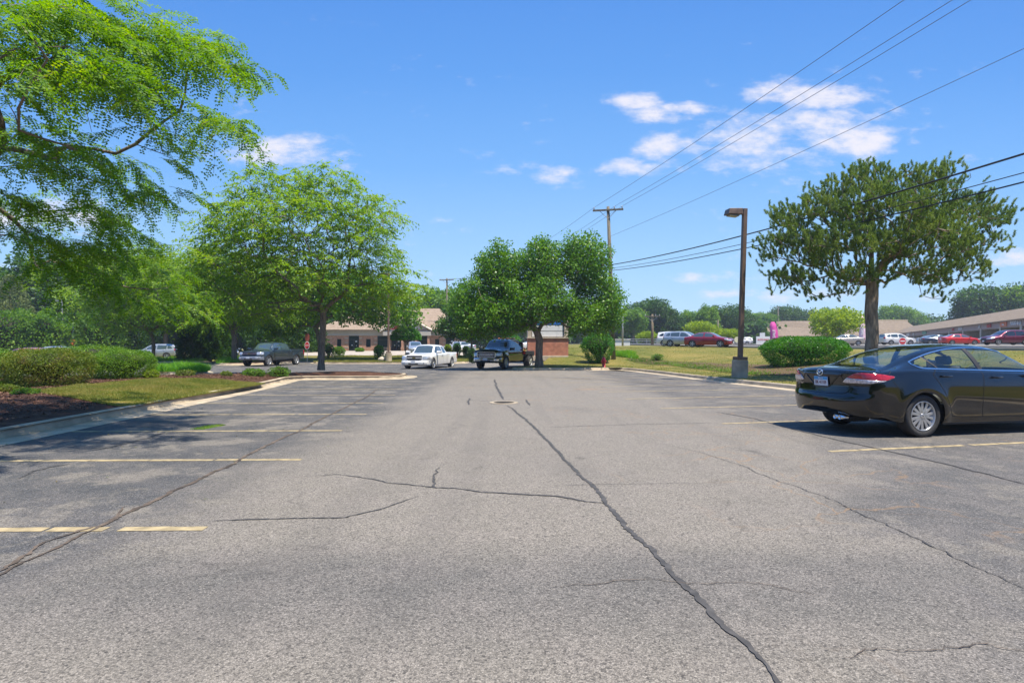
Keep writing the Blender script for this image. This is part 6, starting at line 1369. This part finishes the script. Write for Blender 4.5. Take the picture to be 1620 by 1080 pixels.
# ---- shrubs ------------------------------------------------------------------------
def shrub(name, label, x, y, z, hw, hd, h, mat, seed=1, n=6000, size=.07, e_=.6, cat='shrub', flatb=.0, rough=.09, group=None, core=True, top=2.4, foot=.80):
    """clipped shrub: superellipsoid dome covered with leaves, over a dark twig core"""
    rng = np.random.default_rng(seed); e = empty(name, (x, y, z), rng.uniform(-.2, .2), label, cat, group)
    def surf(m, k=1.0):
        d = unit(rng.normal(size=(m, 3))); d[:, 2] = np.abs(d[:, 2]*1.0)*np.sign(rng.random(m)-.42); p = top
        q = (np.abs(d[:, 0])**p+np.abs(d[:, 1])**p+np.abs(d[:, 2])**p)**(-1/p); d = d*q[:, None]
        w = 1+rough*np.sin(d[:, 0]*6+seed)*np.cos(d[:, 1]*5+seed*2)+rough*.6*np.sin(d[:, 2]*9+d[:, 0]*8+seed)
        c = h*.55; lo = d[:, 2] < 0; a_ = np.arctan2(d[:, 1], d[:, 0]); pr = (np.abs(np.cos(a_))**p+np.abs(np.sin(a_))**p)**(-1/p); zz_ = rng.random(m); kk = foot+(1-foot)*zz_**.6
        P = np.stack([np.where(lo, np.cos(a_)*pr*kk, d[:, 0])*hw*w, np.where(lo, np.sin(a_)*pr*kk, d[:, 1])*hd*w, np.where(lo, .03+zz_*(c-.03), c+d[:, 2]*(h-c)*w)], 1); N = P-np.array([0, 0, c]); N[:, 2] = np.where(lo, 0, N[:, 2]); N = unit(N); return P*1.0, N
    P, N = surf(n); P = P-N*(rng.random((n, 1))**1.6)*min(hw, h)*.22; A = unit(N*.6+rng.normal(size=(n, 3))*.6+np.array([0, 0, .25])); Nn = unit(N+rng.normal(size=(n, 3))*.55); s = size*rng.uniform(.6, 1.3, n)
    P[:, 2] = np.maximum(P[:, 2], .02); mesh_np('foliage', rhombs(P, A, Nn, s, s*.6), quads(n), mat, e)
    if core:
        rg = random.Random(seed); m = MB()
        for k in range(26):
            a = rg.uniform(0, 6.28); r_ = rg.uniform(.2, .85); m.tube([(rg.uniform(-.12, .12)*hw, rg.uniform(-.12, .12)*hd, -.05), (math.cos(a)*hw*r_*.5, math.sin(a)*hd*r_*.5, h*.35), (math.cos(a)*hw*r_, math.sin(a)*hd*r_, h*rg.uniform(.5, .85))], [.022, .016, .008], 5)
        m.build('stems', TWIG, e)
        bm = bmesh.new(); bmesh.ops.create_icosphere(bm, subdivisions=3, radius=1)
        for v in bm.verts: c = h*.55; v.co = Vector((v.co.x*hw*.74*(1 if v.co.z > 0 else .6+.4*foot), v.co.y*hd*.74*(1 if v.co.z > 0 else .6+.4*foot), c+v.co.z*(h-c if v.co.z > 0 else c*.7)*.76))*1.0
        me = bpy.data.meshes.new('inner_twigs'); bm.to_mesh(me); bm.free(); me.materials.append(TWIG); o = bpy.data.objects.new('inner_twigs', me); COL.objects.link(o); o.parent = e
    return e
def shrub_px(name, label, px0, px1, py0, py1, Y, mat, z=None, **k):
    hw = (px1-px0)/2*Y/F; hd = k.pop('hd', hw*.9); zz = PZ(py1, Y) if z is None else z; Yc = Y+hd*.8; x = PX((px0+px1)/2, Yc); hw = (px1-px0)/2*Yc/F*.97; h = (H+(HY-py0)/F*Yc)-zz
    return shrub(name, label, x, Yc, zz-.02, hw, hd, h, mat, **k)
shrub_px('clipped_hedge', 'rust-tinged rounded hedge nearest on the left mulch bed', 10, 140, 550.5, 613, 17.2, G_RUST, seed=2, n=30000, size=.042, hd=1.0, top=2.5, foot=.72)
shrub_px('clipped_hedge', 'bright green rounded hedge to the right of the rust-tinged one', 147, 241, 552, 603, 20.6, G_HEDGE, seed=3, n=24000, size=.045, hd=1.1, top=2.3, foot=.68)
shrub_px('clipped_hedge', 'green hedge at the left edge of the photo beside the rust-tinged one', -90, 22, 551, 610, 17.8, G_HEDGE, seed=4, n=20000, size=.045, top=3.0)
shrub_px('clipped_hedge', 'hedge whose top shows just above the gap between the two front hedges', 92, 205, 546, 590, 24.0, G_HEDGE, seed=5, n=8000, size=.065, top=2.6)
shrub_px('low_shrub', 'small olive shrub on the mulch at the far left edge', -6, 27, 607, 625, 14.5, G_RUST, seed=6, n=2600, size=.032, rough=.14)
shrub_px('low_shrub', 'small yellow-green shrub on the mulch in front of the hedges', 25, 61, 613, 634, 13.6, G_HEDGE, seed=7, n=2800, size=.032, rough=.16)
shrub_px('low_shrub', 'yellowish low shrub tucked against the right end of the hedge', 228, 250, 584, 602, 21.2, G_LIME, seed=8, n=1500, size=.045, rough=.14)
shrub_px('low_shrub', 'low double-topped shrub in front of the small grass island', 281, 307, 584.5, 599.5, 22.3, G_RUST, seed=9, n=1700, size=.045, rough=.16)
shrub_px('low_shrub', 'tiny round shrub on the mulch strip, alone before the drive', 350, 366, 587, 600, 22.6, G_RUST, seed=10, n=1100, size=.045, rough=.16)
shrub_px('low_shrub', 'loose flowering shrub on the mulch strip under the dark grey pickup', 386, 418, 583, 597, 23.8, G_MID, seed=12, n=1500, size=.06, rough=.2)
shrub_px('low_shrub', 'loose spiky shrub on the mulch strip nearest the locust trunk', 428, 456, 580, 596, 24.4, G_MID, seed=13, n=1300, size=.065, rough=.24)
rb = GH(1272, 580)
shrub_px('round_bush', 'wide dark green clipped bush between the lamp post and the pine', 1205, 1341, 532, 580.5, rb[1], G_BOX, seed=14, foot=.68, n=24000, size=.075, hd=1.5, top=2.5, rough=.05)
shrub_px('round_bush', 'big round green bush at the foot of the wooden utility pole', 919, 973, 527, 561, 40.5, G_BOX, seed=15, foot=.35, n=9000, size=.085, top=2.2, z=float(hgt(5.5, 40.5)))
g_ = GH(1040, 571); shrub_px('low_shrub', 'small lone shrub on the brown bed of the right verge', 1031, 1049, 560, 571.5, g_[1], G_MID, seed=16, n=900, size=.07, rough=.15)
for i, (a, b, c, d_, Y, m, lab) in enumerate([(511, 528, 544, 561, 62, G_DARK, 'dark shrub beside the left corner of the clinic'), (526, 546, 548, 560, 64, G_MID, 'spreading green shrub in front of the clinic brick pier'), (592, 607, 546, 565, 56, G_BOX, 'upright clipped bush left of the far concrete lamp base'),
      (703, 714, 545, 554, 66, G_LIME, 'yellow round shrub above the bed of the white pickup'), (717, 729, 543.5, 556, 66, G_BOX, 'green round shrub between the yellow shrub and the parked cars'), (732, 742, 548, 556, 66, G_MID, 'little green shrub left of the thin tree trunk'), (741, 753, 552, 562, 50, G_DARK, 'dark low shrub at the nose of the black tow truck'), (562, 576, 550, 555, 78, G_MID, 'flat green shrub at the clinic door'),
      (801, 826, 530, 556, 55, G_BOX, 'tall trimmed bush seen over the tow boom, left of the brick sign')]):
    shrub_px('round_shrub', lab, a, b, c, d_, Y, m, seed=30+i, foot=.6, n=1800, size=.11, z=float(hgt(PX((a+b)/2, Y), Y))-.05)
# clipped standard tree in front of the clinic
def standard(px, Y, pytop, pymid, hwpx, label, mat, seed=3):
    x = PX(px, Y); z = float(hgt(x, Y)); e = shrub('standard_tree', label, x, Y, z, hwpx*Y/F, hwpx*Y/F*.9, 1, mat, seed=seed, n=10, core=False, cat='tree')
    for c in children(e): bpy.data.objects.remove(c)
    rng = np.random.default_rng(seed); zt, zb_ = PZ(pytop, Y)-z, PZ(pymid, Y)-z; hw = hwpx*Y/F; hh = (zt-zb_)/2; n = 5200
    d = unit(rng.normal(size=(n, 3))); d[:, 2] = np.where(d[:, 2] < -.25, -.25-.3*(d[:, 2]+.25), d[:, 2]); P = d*np.array([hw, hw*.9, hh*1.05])*(.78+.25*rng.random((n, 1)))+np.array([0, 0, zb_+hh*.75]); A = unit(d*.5+rng.normal(size=(n, 3))*.7); mesh_np('crown', rhombs(P, A, unit(d+rng.normal(size=(n, 3))*.6), np.full(n, .17), np.full(n, .11)), quads(n), mat, e)
    m = MB(); m.tube([(0, 0, -.1), (.03, 0, zb_*.6), (0, 0, zb_+.3)], [.09, .075, .06], 8)
    for k in range(7): a = k*.9; m.tube([(0, 0, zb_+.1), (math.cos(a)*hw*.35, math.sin(a)*hw*.35, zb_+hh*.6), (math.cos(a)*hw*.7, math.sin(a)*hw*.7, zb_+hh)], [.05, .03, .012], 6)
    m.build('trunk', BARK, e, smooth=True); return e
standard(642, 60, 515, 544, 23.5, 'clipped round-headed standard tree in front of the clinic gable', G_BOX, 3)
# ---- mid-distance and background trees ---------------------------------------------------
def tree_px(name, label, px, Y, py_base, lobes, kind, mat, n=420, mind=.55, fork=1.8, tr=.16, seed=1, z=None, **k):
    x = PX(px, Y); zz = float(hgt(x, Y)) if z is None else z; L = (x, Y, zz); return tree(name, label, L, lob(lobes, L), fork, tr, n, mind, kind, mat, seed=seed, **k)
tree_px('honey_locust_tree', 'young locust with forked pale trunk in front of the silver sport utility vehicle', 243, 54, 572, [(225, 430, 54, 75, 4, 38), (270, 460, 54, 60, 4, 35), (180, 470, 54, 50, 3.5, 30), (240, 500, 54, 62, 3.5, 24)], 'strip', G_LOC2, n=600, mind=.6, fork=2.0, seed=41, bark=BARK_L, per=64, cr=.7, size=.30, zmin=2.6, z=.1, tip=.012)
tree_px('honey_locust_tree', 'yellow-green locust with thick trunk rising behind the dark grey pickup', 371, 50, 568, [(350, 420, 50, 60, 3.5, 32), (410, 440, 50, 50, 3.5, 30), (320, 465, 50, 48, 3, 34), (390, 480, 50, 68, 3.5, 28), (350, 505, 50, 40, 3, 18)], 'strip', G_LOC2, n=620, mind=.55, fork=2.0, tr=.24, seed=42, bark=BARK, per=64, cr=.65, size=.28, zmin=2.2, z=.1, tip=.012)
tree_px('pear_tree', 'spreading dark-branched tree before the clinic, behind the middle locust', 506, 57, 560, [(470, 480, 57, 55, 4, 34), (550, 470, 57, 62, 4, 38), (610, 480, 57, 45, 3.5, 38), (510, 450, 57, 60, 4, 28), (640, 500, 57, 30, 3, 20, .7), (440, 515, 57, 35, 3, 20)], 'broad', G_PEAR, n=640, mind=.6, fork=1.6, tr=.22, seed=43, per=46, cr=.7, size=.26, zmin=1.8)
tree_px('broadleaf_tree', 'dark small-crowned tree with a thin trunk behind the gap between the trucks', 746, 62, 556, [(730, 515, 62, 38, 3, 18), (765, 510, 62, 42, 3, 22), (745, 490, 62, 34, 3, 20)], 'broad', G_DARK, n=300, mind=.6, fork=1.5, tr=.11, seed=44, per=50, cr=.6, size=.26)
tree_px('broadleaf_tree', 'rounded tree rising behind the right end of the clinic roof', 700, 112, 545, [(695, 490, 112, 35, 5, 28), (725, 500, 112, 30, 5, 28), (665, 505, 112, 22, 4, 20)], 'broad', G_MID, n=360, mind=1.1, fork=3, tr=.3, seed=45, per=44, cr=1.1, size=.5)
# dark arborvitae group and wood edge on the left
def conifer(px, Y, pytop, hwpx, label, mat, seed, z=None, n=9000, size=.22):
    x = PX(px, Y); zz = float(hgt(x, Y)) if z is None else z; h = PZ(pytop, Y)-zz; R_ = hwpx*Y/F; rng = np.random.default_rng(seed); e = empty('conifer', (x, Y, zz), 0, label, 'tree')
    t = rng.random(n)**.75; z_ = h*(.03+.97*(1-t)); rad = R_*(t**.62)*(1-.25*np.clip((t-.85)/.15, 0, 1)); a = rng.random(n)*2*np.pi; lump = 1+.22*np.sin(a*5+seed)*np.sin(z_*2.2/max(h, 1)*6+a*2); q = rad*lump*(.6+.42*rng.random(n)**.5)
    P = np.stack([np.cos(a)*q, np.sin(a)*q, z_], 1); D = unit(np.stack([np.cos(a), np.sin(a), .55*np.ones(n)], 1)); A = unit(D+rng.normal(size=(n, 3))*.45); s = size*rng.uniform(.6, 1.4, n); mesh_np('crown', rhombs(P, A, unit(rng.normal(size=(n, 3))), s, s*.45), quads(n), mat, e)
    m = MB().tube([(0, 0, -.1), (0, 0, h*.9)], [R_*.09+.04, .02], 8)
    for k in range(22): zz_ = h*(.1+.035*k); r_ = R_*((1-zz_/h)**.62)*.8; aa = k*2.4; m.tube([(0, 0, zz_), (math.cos(aa)*r_, math.sin(aa)*r_, zz_+.25)], [.03, .01], 5)
    m.build('trunk', BARK, e); return e
conifer(305, 56, 492, 24, 'dark arborvitae left of the yellow-green locust trunk, leftmost of its group', G_DARK, 51, .1)
conifer(332, 57, 488, 26, 'dark arborvitae in the middle of the group beside the locust trunk', G_DARK, 52, .1)
conifer(352, 58, 512, 18, 'shortest dark arborvitae, closest to the locust trunk', G_DARK, 53, .1)
conifer(16, 74, 436, 46, 'pale pyramidal conifer standing behind the left edge hedge', leafmat('needle_pale', [(.08, .12, .04), (.13, .18, .06), (.20, .25, .09), (.28, .32, .13)], .3, .6, .8), 54, .2, 12000, .3)
for i, (a, b, c, d_, Y, m, lab) in enumerate([(-60, 60, 492, 553, 66, G_MID, 'broad bright understory bush above the left hedge, at the photo edge'), (40, 100, 496, 553, 68, G_MID, 'bright bush under the dark trees, left of the grey lamp post'), (128, 195, 492, 556, 74, G_MID, 'light green bush to the right of the orange diamond sign'), (180, 240, 505, 560, 78, G_DARK, 'dark bush filling the gap left of the silver sport utility vehicle'), (395, 470, 512, 560, 74, G_DARK, 'dark thicket behind the bed of the dark grey pickup'), (455, 510, 520, 560, 76, G_DARK, 'dark thicket behind the small red stop sign')]):
    shrub_px('thicket_bush', lab, a, b, c, d_, Y, m, seed=60+i, n=7000, size=.32, rough=.2, z=float(hgt(PX((a+b)/2, Y), Y)))
# prototypes for woodland trees, copied with their trunks
KIDS = None
def proto(seed, mat, H_=14., W2=5.2, n=330, size=.50, dense=34):
    rng = np.random.default_rng(seed); lb = [(0, 0, H_*.62, W2*.75, W2*.75, H_*.30)]
    for k in range(7): a = k*.9+rng.uniform(0, .5); r_ = W2*rng.uniform(.4, .7); lb.append((math.cos(a)*r_, math.sin(a)*r_, H_*rng.uniform(.36, .80), W2*rng.uniform(.35, .5), W2*rng.uniform(.35, .5), H_*rng.uniform(.12, .2)))
    return tree('broadleaf_tree', 'proto', (0, -200, -60), lb, H_*.2, .28, n, W2*.17, 'broad', mat, seed=seed, per=dense, cr=W2*.19, size=size, tip=.03, thin=.035, shell=.6)
PR = [proto(71, G_MID), proto(72, G_DARK), proto(73, G_MID, 15, 4.6), proto(74, G_DARK, 13, 6.0), proto(75, G_LIME, 6, 4.2, 200, .34)]
used = set()
def wood(k, px, Y, pytop, label, s=None, sx=1.0, group=None):
    x = PX(px, Y); z = float(hgt(x, Y))-.1; Hk = [14, 14, 15, 13, 6][k]*1.0; h = PZ(pytop, Y)-z; o = PR[k]
    if k in used: o = copy_tree(o)
    used.add(k); sc_ = h/Hk/1.0; o.location = (x, Y, z); o.scale = (sc_*sx, sc_*sx, sc_); o.rotation_euler = (0, 0, random.uniform(0, 6.28)); tag(o, label, 'tree', group or 'woodland trees in the background'); return o
random.seed(12)
LW = [(0, -20, 96, 418, 'tall mid-green tree at the far left edge of the photo'), (1, 60, 100, 402, 'tall dark tree above the pale conifer at the left'), (2, 110, 104, 396, 'tall tree directly behind the grey lamp post at the left'), (0, 160, 98, 410, 'tall mid-green tree right of the orange diamond sign'), (3, 205, 106, 404, 'dark broad tree behind the young forked locust'), (2, 262, 102, 412, 'tree rising above the silver sport utility vehicle'), (1, 315, 104, 430, 'dark tree above the arborvitae group'), (0, 365, 106, 436, 'woodland tree behind the yellow-green locust'), (3, 420, 100, 450, 'dark tree behind the roof of the dark grey pickup'), (1, 470, 104, 455, 'dark tree behind the left end of the clinic'), (2, 535, 118, 462, 'tree peeping over the clinic roof behind the middle locust'), (0, 590, 124, 470, 'tree behind the clinic roof left of its lamp post')]
for k, px, Y, py, lab in LW: wood(k, px, Y, py, lab, sx=1.15)
RW = [(1, 780, 150, 488, 'distant tree behind the left half of the leafy street tree'), (0, 830, 145, 492, 'distant tree directly behind the brick sign'), (1, 880, 140, 486, 'distant dark tree behind the pale wooden post'), (2, 925, 142, 488, 'distant tree behind the round bush at the pole'), (1, 965, 150, 490, 'distant dark tree just left of the thin white street light'), (0, 1002, 140, 486, 'distant tree between the white street light and the weathered pole'), (3, 1026, 152, 473, 'tallest distant tree, above the weathered pale pole'), (1, 1060, 150, 487, 'distant dark tree over the white vehicle on the road'), (0, 1092, 158, 490, 'distant tree over the silver estate car'), (2, 1118, 150, 481, 'distant tree over the red saloon car'), (3, 1147, 156, 483, 'distant dark tree left of the tall bronze lamp post'), (1, 1176, 168, 490, 'distant tree behind the tall bronze lamp post'), (0, 1205, 205, 492, 'faraway tree left above the far shop wing'), (3, 1240, 215, 485, 'faraway broad tree behind the faint utility pole'), (1, 1272, 215, 488, 'faraway dark tree above the middle of the far wing roof'), (2, 1305, 220, 486, 'faraway tree above the wide clipped bush'), (0, 1340, 225, 492, 'faraway tree behind the lime-green tree'), (0, 1412, 215, 480, 'bright tree above the beige parapet, right of the pine trunk'), (2, 1445, 228, 489, 'faraway tree at the right end of the beige parapet'),
      (1, 1535, 150, 470, 'dark tree at the left end of the clump above the shop roof'), (3, 1570, 148, 450, 'biggest dark tree above the shopping row roof'), (0, 1612, 145, 453, 'green tree above the shop roof at the right edge')]
for k, px, Y, py, lab in RW: wood(k, px, Y, py, lab, sx=1.1)
for px, Y, py, lab in ((1021, 96, 524, 'small lime-green tree left of the weathered pale pole'), (1049, 98, 527, 'small lime-green tree behind the white vehicle on the road'), (1075, 100, 524, 'small lime-green tree between the white and silver vehicles'), (1112, 96, 508, 'large lime-green tree above the red saloon car'), (1156, 100, 520, 'lime-green tree just left of the tall lamp post'), (1322, 84, 487, 'lime-green tree left of the pine trunk, over the champagne saloon')):
    wood(4, px, Y, py, lab, group='lime-green young trees beyond the road')
# far wood that reads as one mass behind the individual trees
def wood_mass(name, x0, x1, Y, zb, h, n, mat, label, seed):
    rng = np.random.default_rng(seed); X_ = rng.uniform(x0, x1, n); hh = h*(.75+.25*np.sin(X_*.13+seed)*np.cos(X_*.31)); Z_ = zb+hh*rng.random(n)**.8; Yy = Y+rng.normal(size=n)*5; P = np.stack([X_, Yy, Z_], 1)
    s = rng.uniform(.7, 1.5, n); o = mesh_np(name, rhombs(P, unit(rng.normal(size=(n, 3))), unit(rng.normal(size=(n, 3))+np.array([0, -.6, .6])), s, s*.8), quads(n), mat); tag(o, label, 'woodland', None, 'stuff')
wood_mass('distant_wood', -175, -25, 118, 0, 11, 26000, G_DARK, 'dark mass of woodland behind the left trees', 81)
wood_mass('distant_wood', -25, 75, 172, 1.5, 10, 26000, G_DARK, 'dark mass of woodland along the horizon beyond the road', 82)
wood_mass('distant_wood', 75, 190, 236, 2, 13, 22000, G_DARK, 'faraway woodland behind the shops', 83)

# ---- ground cover ---------------------------------------------------------------------------
def blades(name, label, poly, zf, n, h, w, mat, seed, keep=None, ymax=1e9):
    rng = np.random.default_rng(seed); P = np.asarray(poly); x0, y0, x1, y1 = P[:, 0].min(), P[:, 1].min(), P[:, 0].max(), min(P[:, 1].max(), ymax); X_ = rng.uniform(x0, x1, n*2); Y_ = rng.uniform(y0, y1, n*2)
    k = poly_sdf(poly, X_, Y_) > -.02
    if keep is not None: k &= keep(X_, Y_, rng)
    X_, Y_ = X_[k][:n], Y_[k][:n]; m = len(X_); Z_ = zf(X_, Y_); a = rng.uniform(0, 2*np.pi, m); hh = h*rng.uniform(.5, 1.3, m)*(.72+.35*np.sin(X_*2.1+seed)*np.cos(Y_*1.7)+.2*np.sin(X_*6+Y_*5)); ln = rng.normal(size=(m, 2))*.5*hh[:, None]
    B = np.stack([X_, Y_, Z_], 1); s = np.stack([np.cos(a), np.sin(a), 0*a], 1)*w; T = B+np.stack([ln[:, 0], ln[:, 1], hh], 1); V = np.stack([B-s, B+s, T], 1).reshape(-1, 3)
    tag(mesh_np(name, V, np.arange(m*3).reshape(m, 3), mat), label, 'grass', None, 'stuff')
G_LAWN = leafmat('grass_blades', [(.08, .14, .015), (.16, .20, .03), (.27, .25, .055), (.38, .31, .10)], .35, .6, .6)
G_LUSH = leafmat('lush_blades', [(.06, .20, .012), (.11, .30, .018), (.19, .40, .025), (.28, .46, .04)], .4, .5, 1.)
blades('lawn_grass', 'short yellow-green lawn between the left kerb and the hedges', LAWN_L, lambda x, y: mound(x, y)+.01, 90000, .05, .008, G_LAWN, 1)
blades('lawn_grass', 'dry yellow-green grass of the right verge', verge, lambda x, y: hgt(x, y), 150000, .06, .014, G_LAWN, 2, lambda X_, Y_, r: (X_ < 30) & (Y_ > 12) & (Y_ < 55) & (r.random(len(X_)) < np.clip(1.6-(X_-Bx(Y_))/12, .15, 1)))
blades('lawn_grass', 'grass of the lawn before the clinic', far_lawn, lambda x, y: hgt(x, y), 40000, .08, .02, G_LAWN, 3)
for P_, i_ in ((IS1, 4), (IS2, 5), (IS3, 6)):
    blades('daylily_clump', ['green daylily clump on the nearest small kerbed island', 'green ground cover on the island before the silver sport utility vehicle', 'bright ground cover at the nose of the dark grey pickup'][i_-4], P_, lambda x, y: .14+0*x, 16000, [.36, .34, .42][i_-4], .022, G_LUSH, i_, None if i_ != 6 else (lambda X_, Y_, r: X_ < PX(385, 50)))
blades('verge_plants', 'clumps of green leaves along the brown bed behind the hydrant', ccw([GH(968, 563), GH(1010, 568), GH(1000, 560), GH(972, 558)]), lambda x, y: hgt(x, y), 3500, .4, .03, G_LUSH, 9)
BED_R = ccw([GH(988, 570), GH(1050, 577), GH(1120, 586), GH(1180, 593), GH(1250, 594), GH(1345, 596), GH(1400, 590), GH(1345, 578), GH(1240, 577), GH(1180, 577), GH(1100, 573), GH(1040, 568), GH(1000, 566)])
st(sheet('brown_bed', smooth_line(BED_R, 1, True), lambda x, y: hgt(x, y)+.02, .5, MULCH2))
blades('bed_weeds', 'low green weeds in the brown bed of the right verge', BED_R, lambda x, y: hgt(x, y)+.02, 16000, .09, .02, G_MID, 10, lambda X_, Y_, r: r.random(len(X_)) < np.clip(1.2-np.abs(X_-9.6)/2.5, .06, 1))
def chips(name, label, poly, zf, n, s, mat, seed, keep=None):
    rng = np.random.default_rng(seed); P = np.asarray(poly); X_ = rng.uniform(P[:, 0].min(), P[:, 0].max(), n*2); Y_ = rng.uniform(P[:, 1].min(), P[:, 1].max(), n*2); k = poly_sdf(poly, X_, Y_) > .22
    if keep is not None: k &= keep(X_, Y_)
    X_, Y_ = X_[k][:n], Y_[k][:n]; m = len(X_); B = np.stack([X_, Y_, zf(X_, Y_)+.008+.012*rng.random(m)], 1); A = unit(rng.normal(size=(m, 3))*np.array([1, 1, .35])); N_ = unit(rng.normal(size=(m, 3))*.5+np.array([0, 0, 1])); L_ = s*rng.uniform(.5, 1.6, m)
    tag(mesh_np(name, rhombs(B, A, N_, L_, L_*.4), quads(m), mat), label, 'mulch', None, 'stuff')
CHIP = leafmat('bark_chips', [(.03, .014, .009), (.08, .038, .022), (.16, .085, .05), (.28, .17, .11)], .0, .9, 2.)
chips('mulch_chips', 'reddish bark chips of the left planting bed', [(-15, 7.5), (-8.2, 7.5), (-8.6, 14), (-9.6, 22), (-10, 30), (-30, 30), (-30, 12)], mound, 60000, .05, CHIP, 21, lambda x, y: (poly_sdf(bed_poly, x, y) > .22) & (poly_sdf(LAWN_L, x, y) < -.02))
wood_mass('distant_wood', -60, 90, -62, 0, 11, 20000, G_DARK, 'unseen dark trees added behind the viewer as a reflection for the black saloon', 84)  # added out of view so the black paint mirrors something dark
# fallen leaves and a strip of weeds on the asphalt
rng = np.random.default_rng(33); m = 420; X_ = np.concatenate([rng.uniform(-8.1, -2.5, 260), rng.normal(-7.6, .35, 160)]); Y_ = np.concatenate([rng.uniform(5, 22, 260), rng.uniform(6, 20, 160)]); B = np.stack([X_, Y_, .012+0*X_], 1)
tag(mesh_np('fallen_leaves', rhombs(B, unit(rng.normal(size=(m, 3))*np.array([1, 1, .1])), unit(rng.normal(size=(m, 3))*.25+np.array([0, 0, 1])), np.full(m, .035), np.full(m, .016)), quads(m), leafmat('dry_leaf', [(.12, .09, .03), (.22, .17, .05), (.10, .14, .02), (.30, .24, .10)], .1)), 'scattered fallen leaflets on the asphalt by the left kerb', 'leaf litter', None, 'stuff')
wp = [G(303, 679), G(322, 674), G(345, 672), G(356, 673), G(335, 677), G(318, 680)]
blades('crack_weeds', 'strip of green weeds growing from the asphalt in the left stalls', ccw(wp), lambda x, y: .004+0*x, 700, .03, .005, G_HEDGE, 34)

# ------------------------------------------------------------------ air
def haze():
    m = bpy.data.materials.new('haze'); m.use_nodes = True; nt = m.node_tree; nt.nodes.clear(); out = nt.nodes.new('ShaderNodeOutputMaterial')
    v = nt.nodes.new('ShaderNodeVolumePrincipled'); v.inputs['Color'].default_value = (.80, .88, 1, 1); v.inputs['Density'].default_value = .00055; v.inputs['Anisotropy'].default_value = .3; nt.links.new(v.outputs[0], out.inputs['Volume'])
    o = MB().box(-310, 310, -120, 330, -1.4, 26).build('haze', m); o['kind'] = 'stuff'; tag(o, 'faint summer haze over the whole scene', 'haze')
haze()
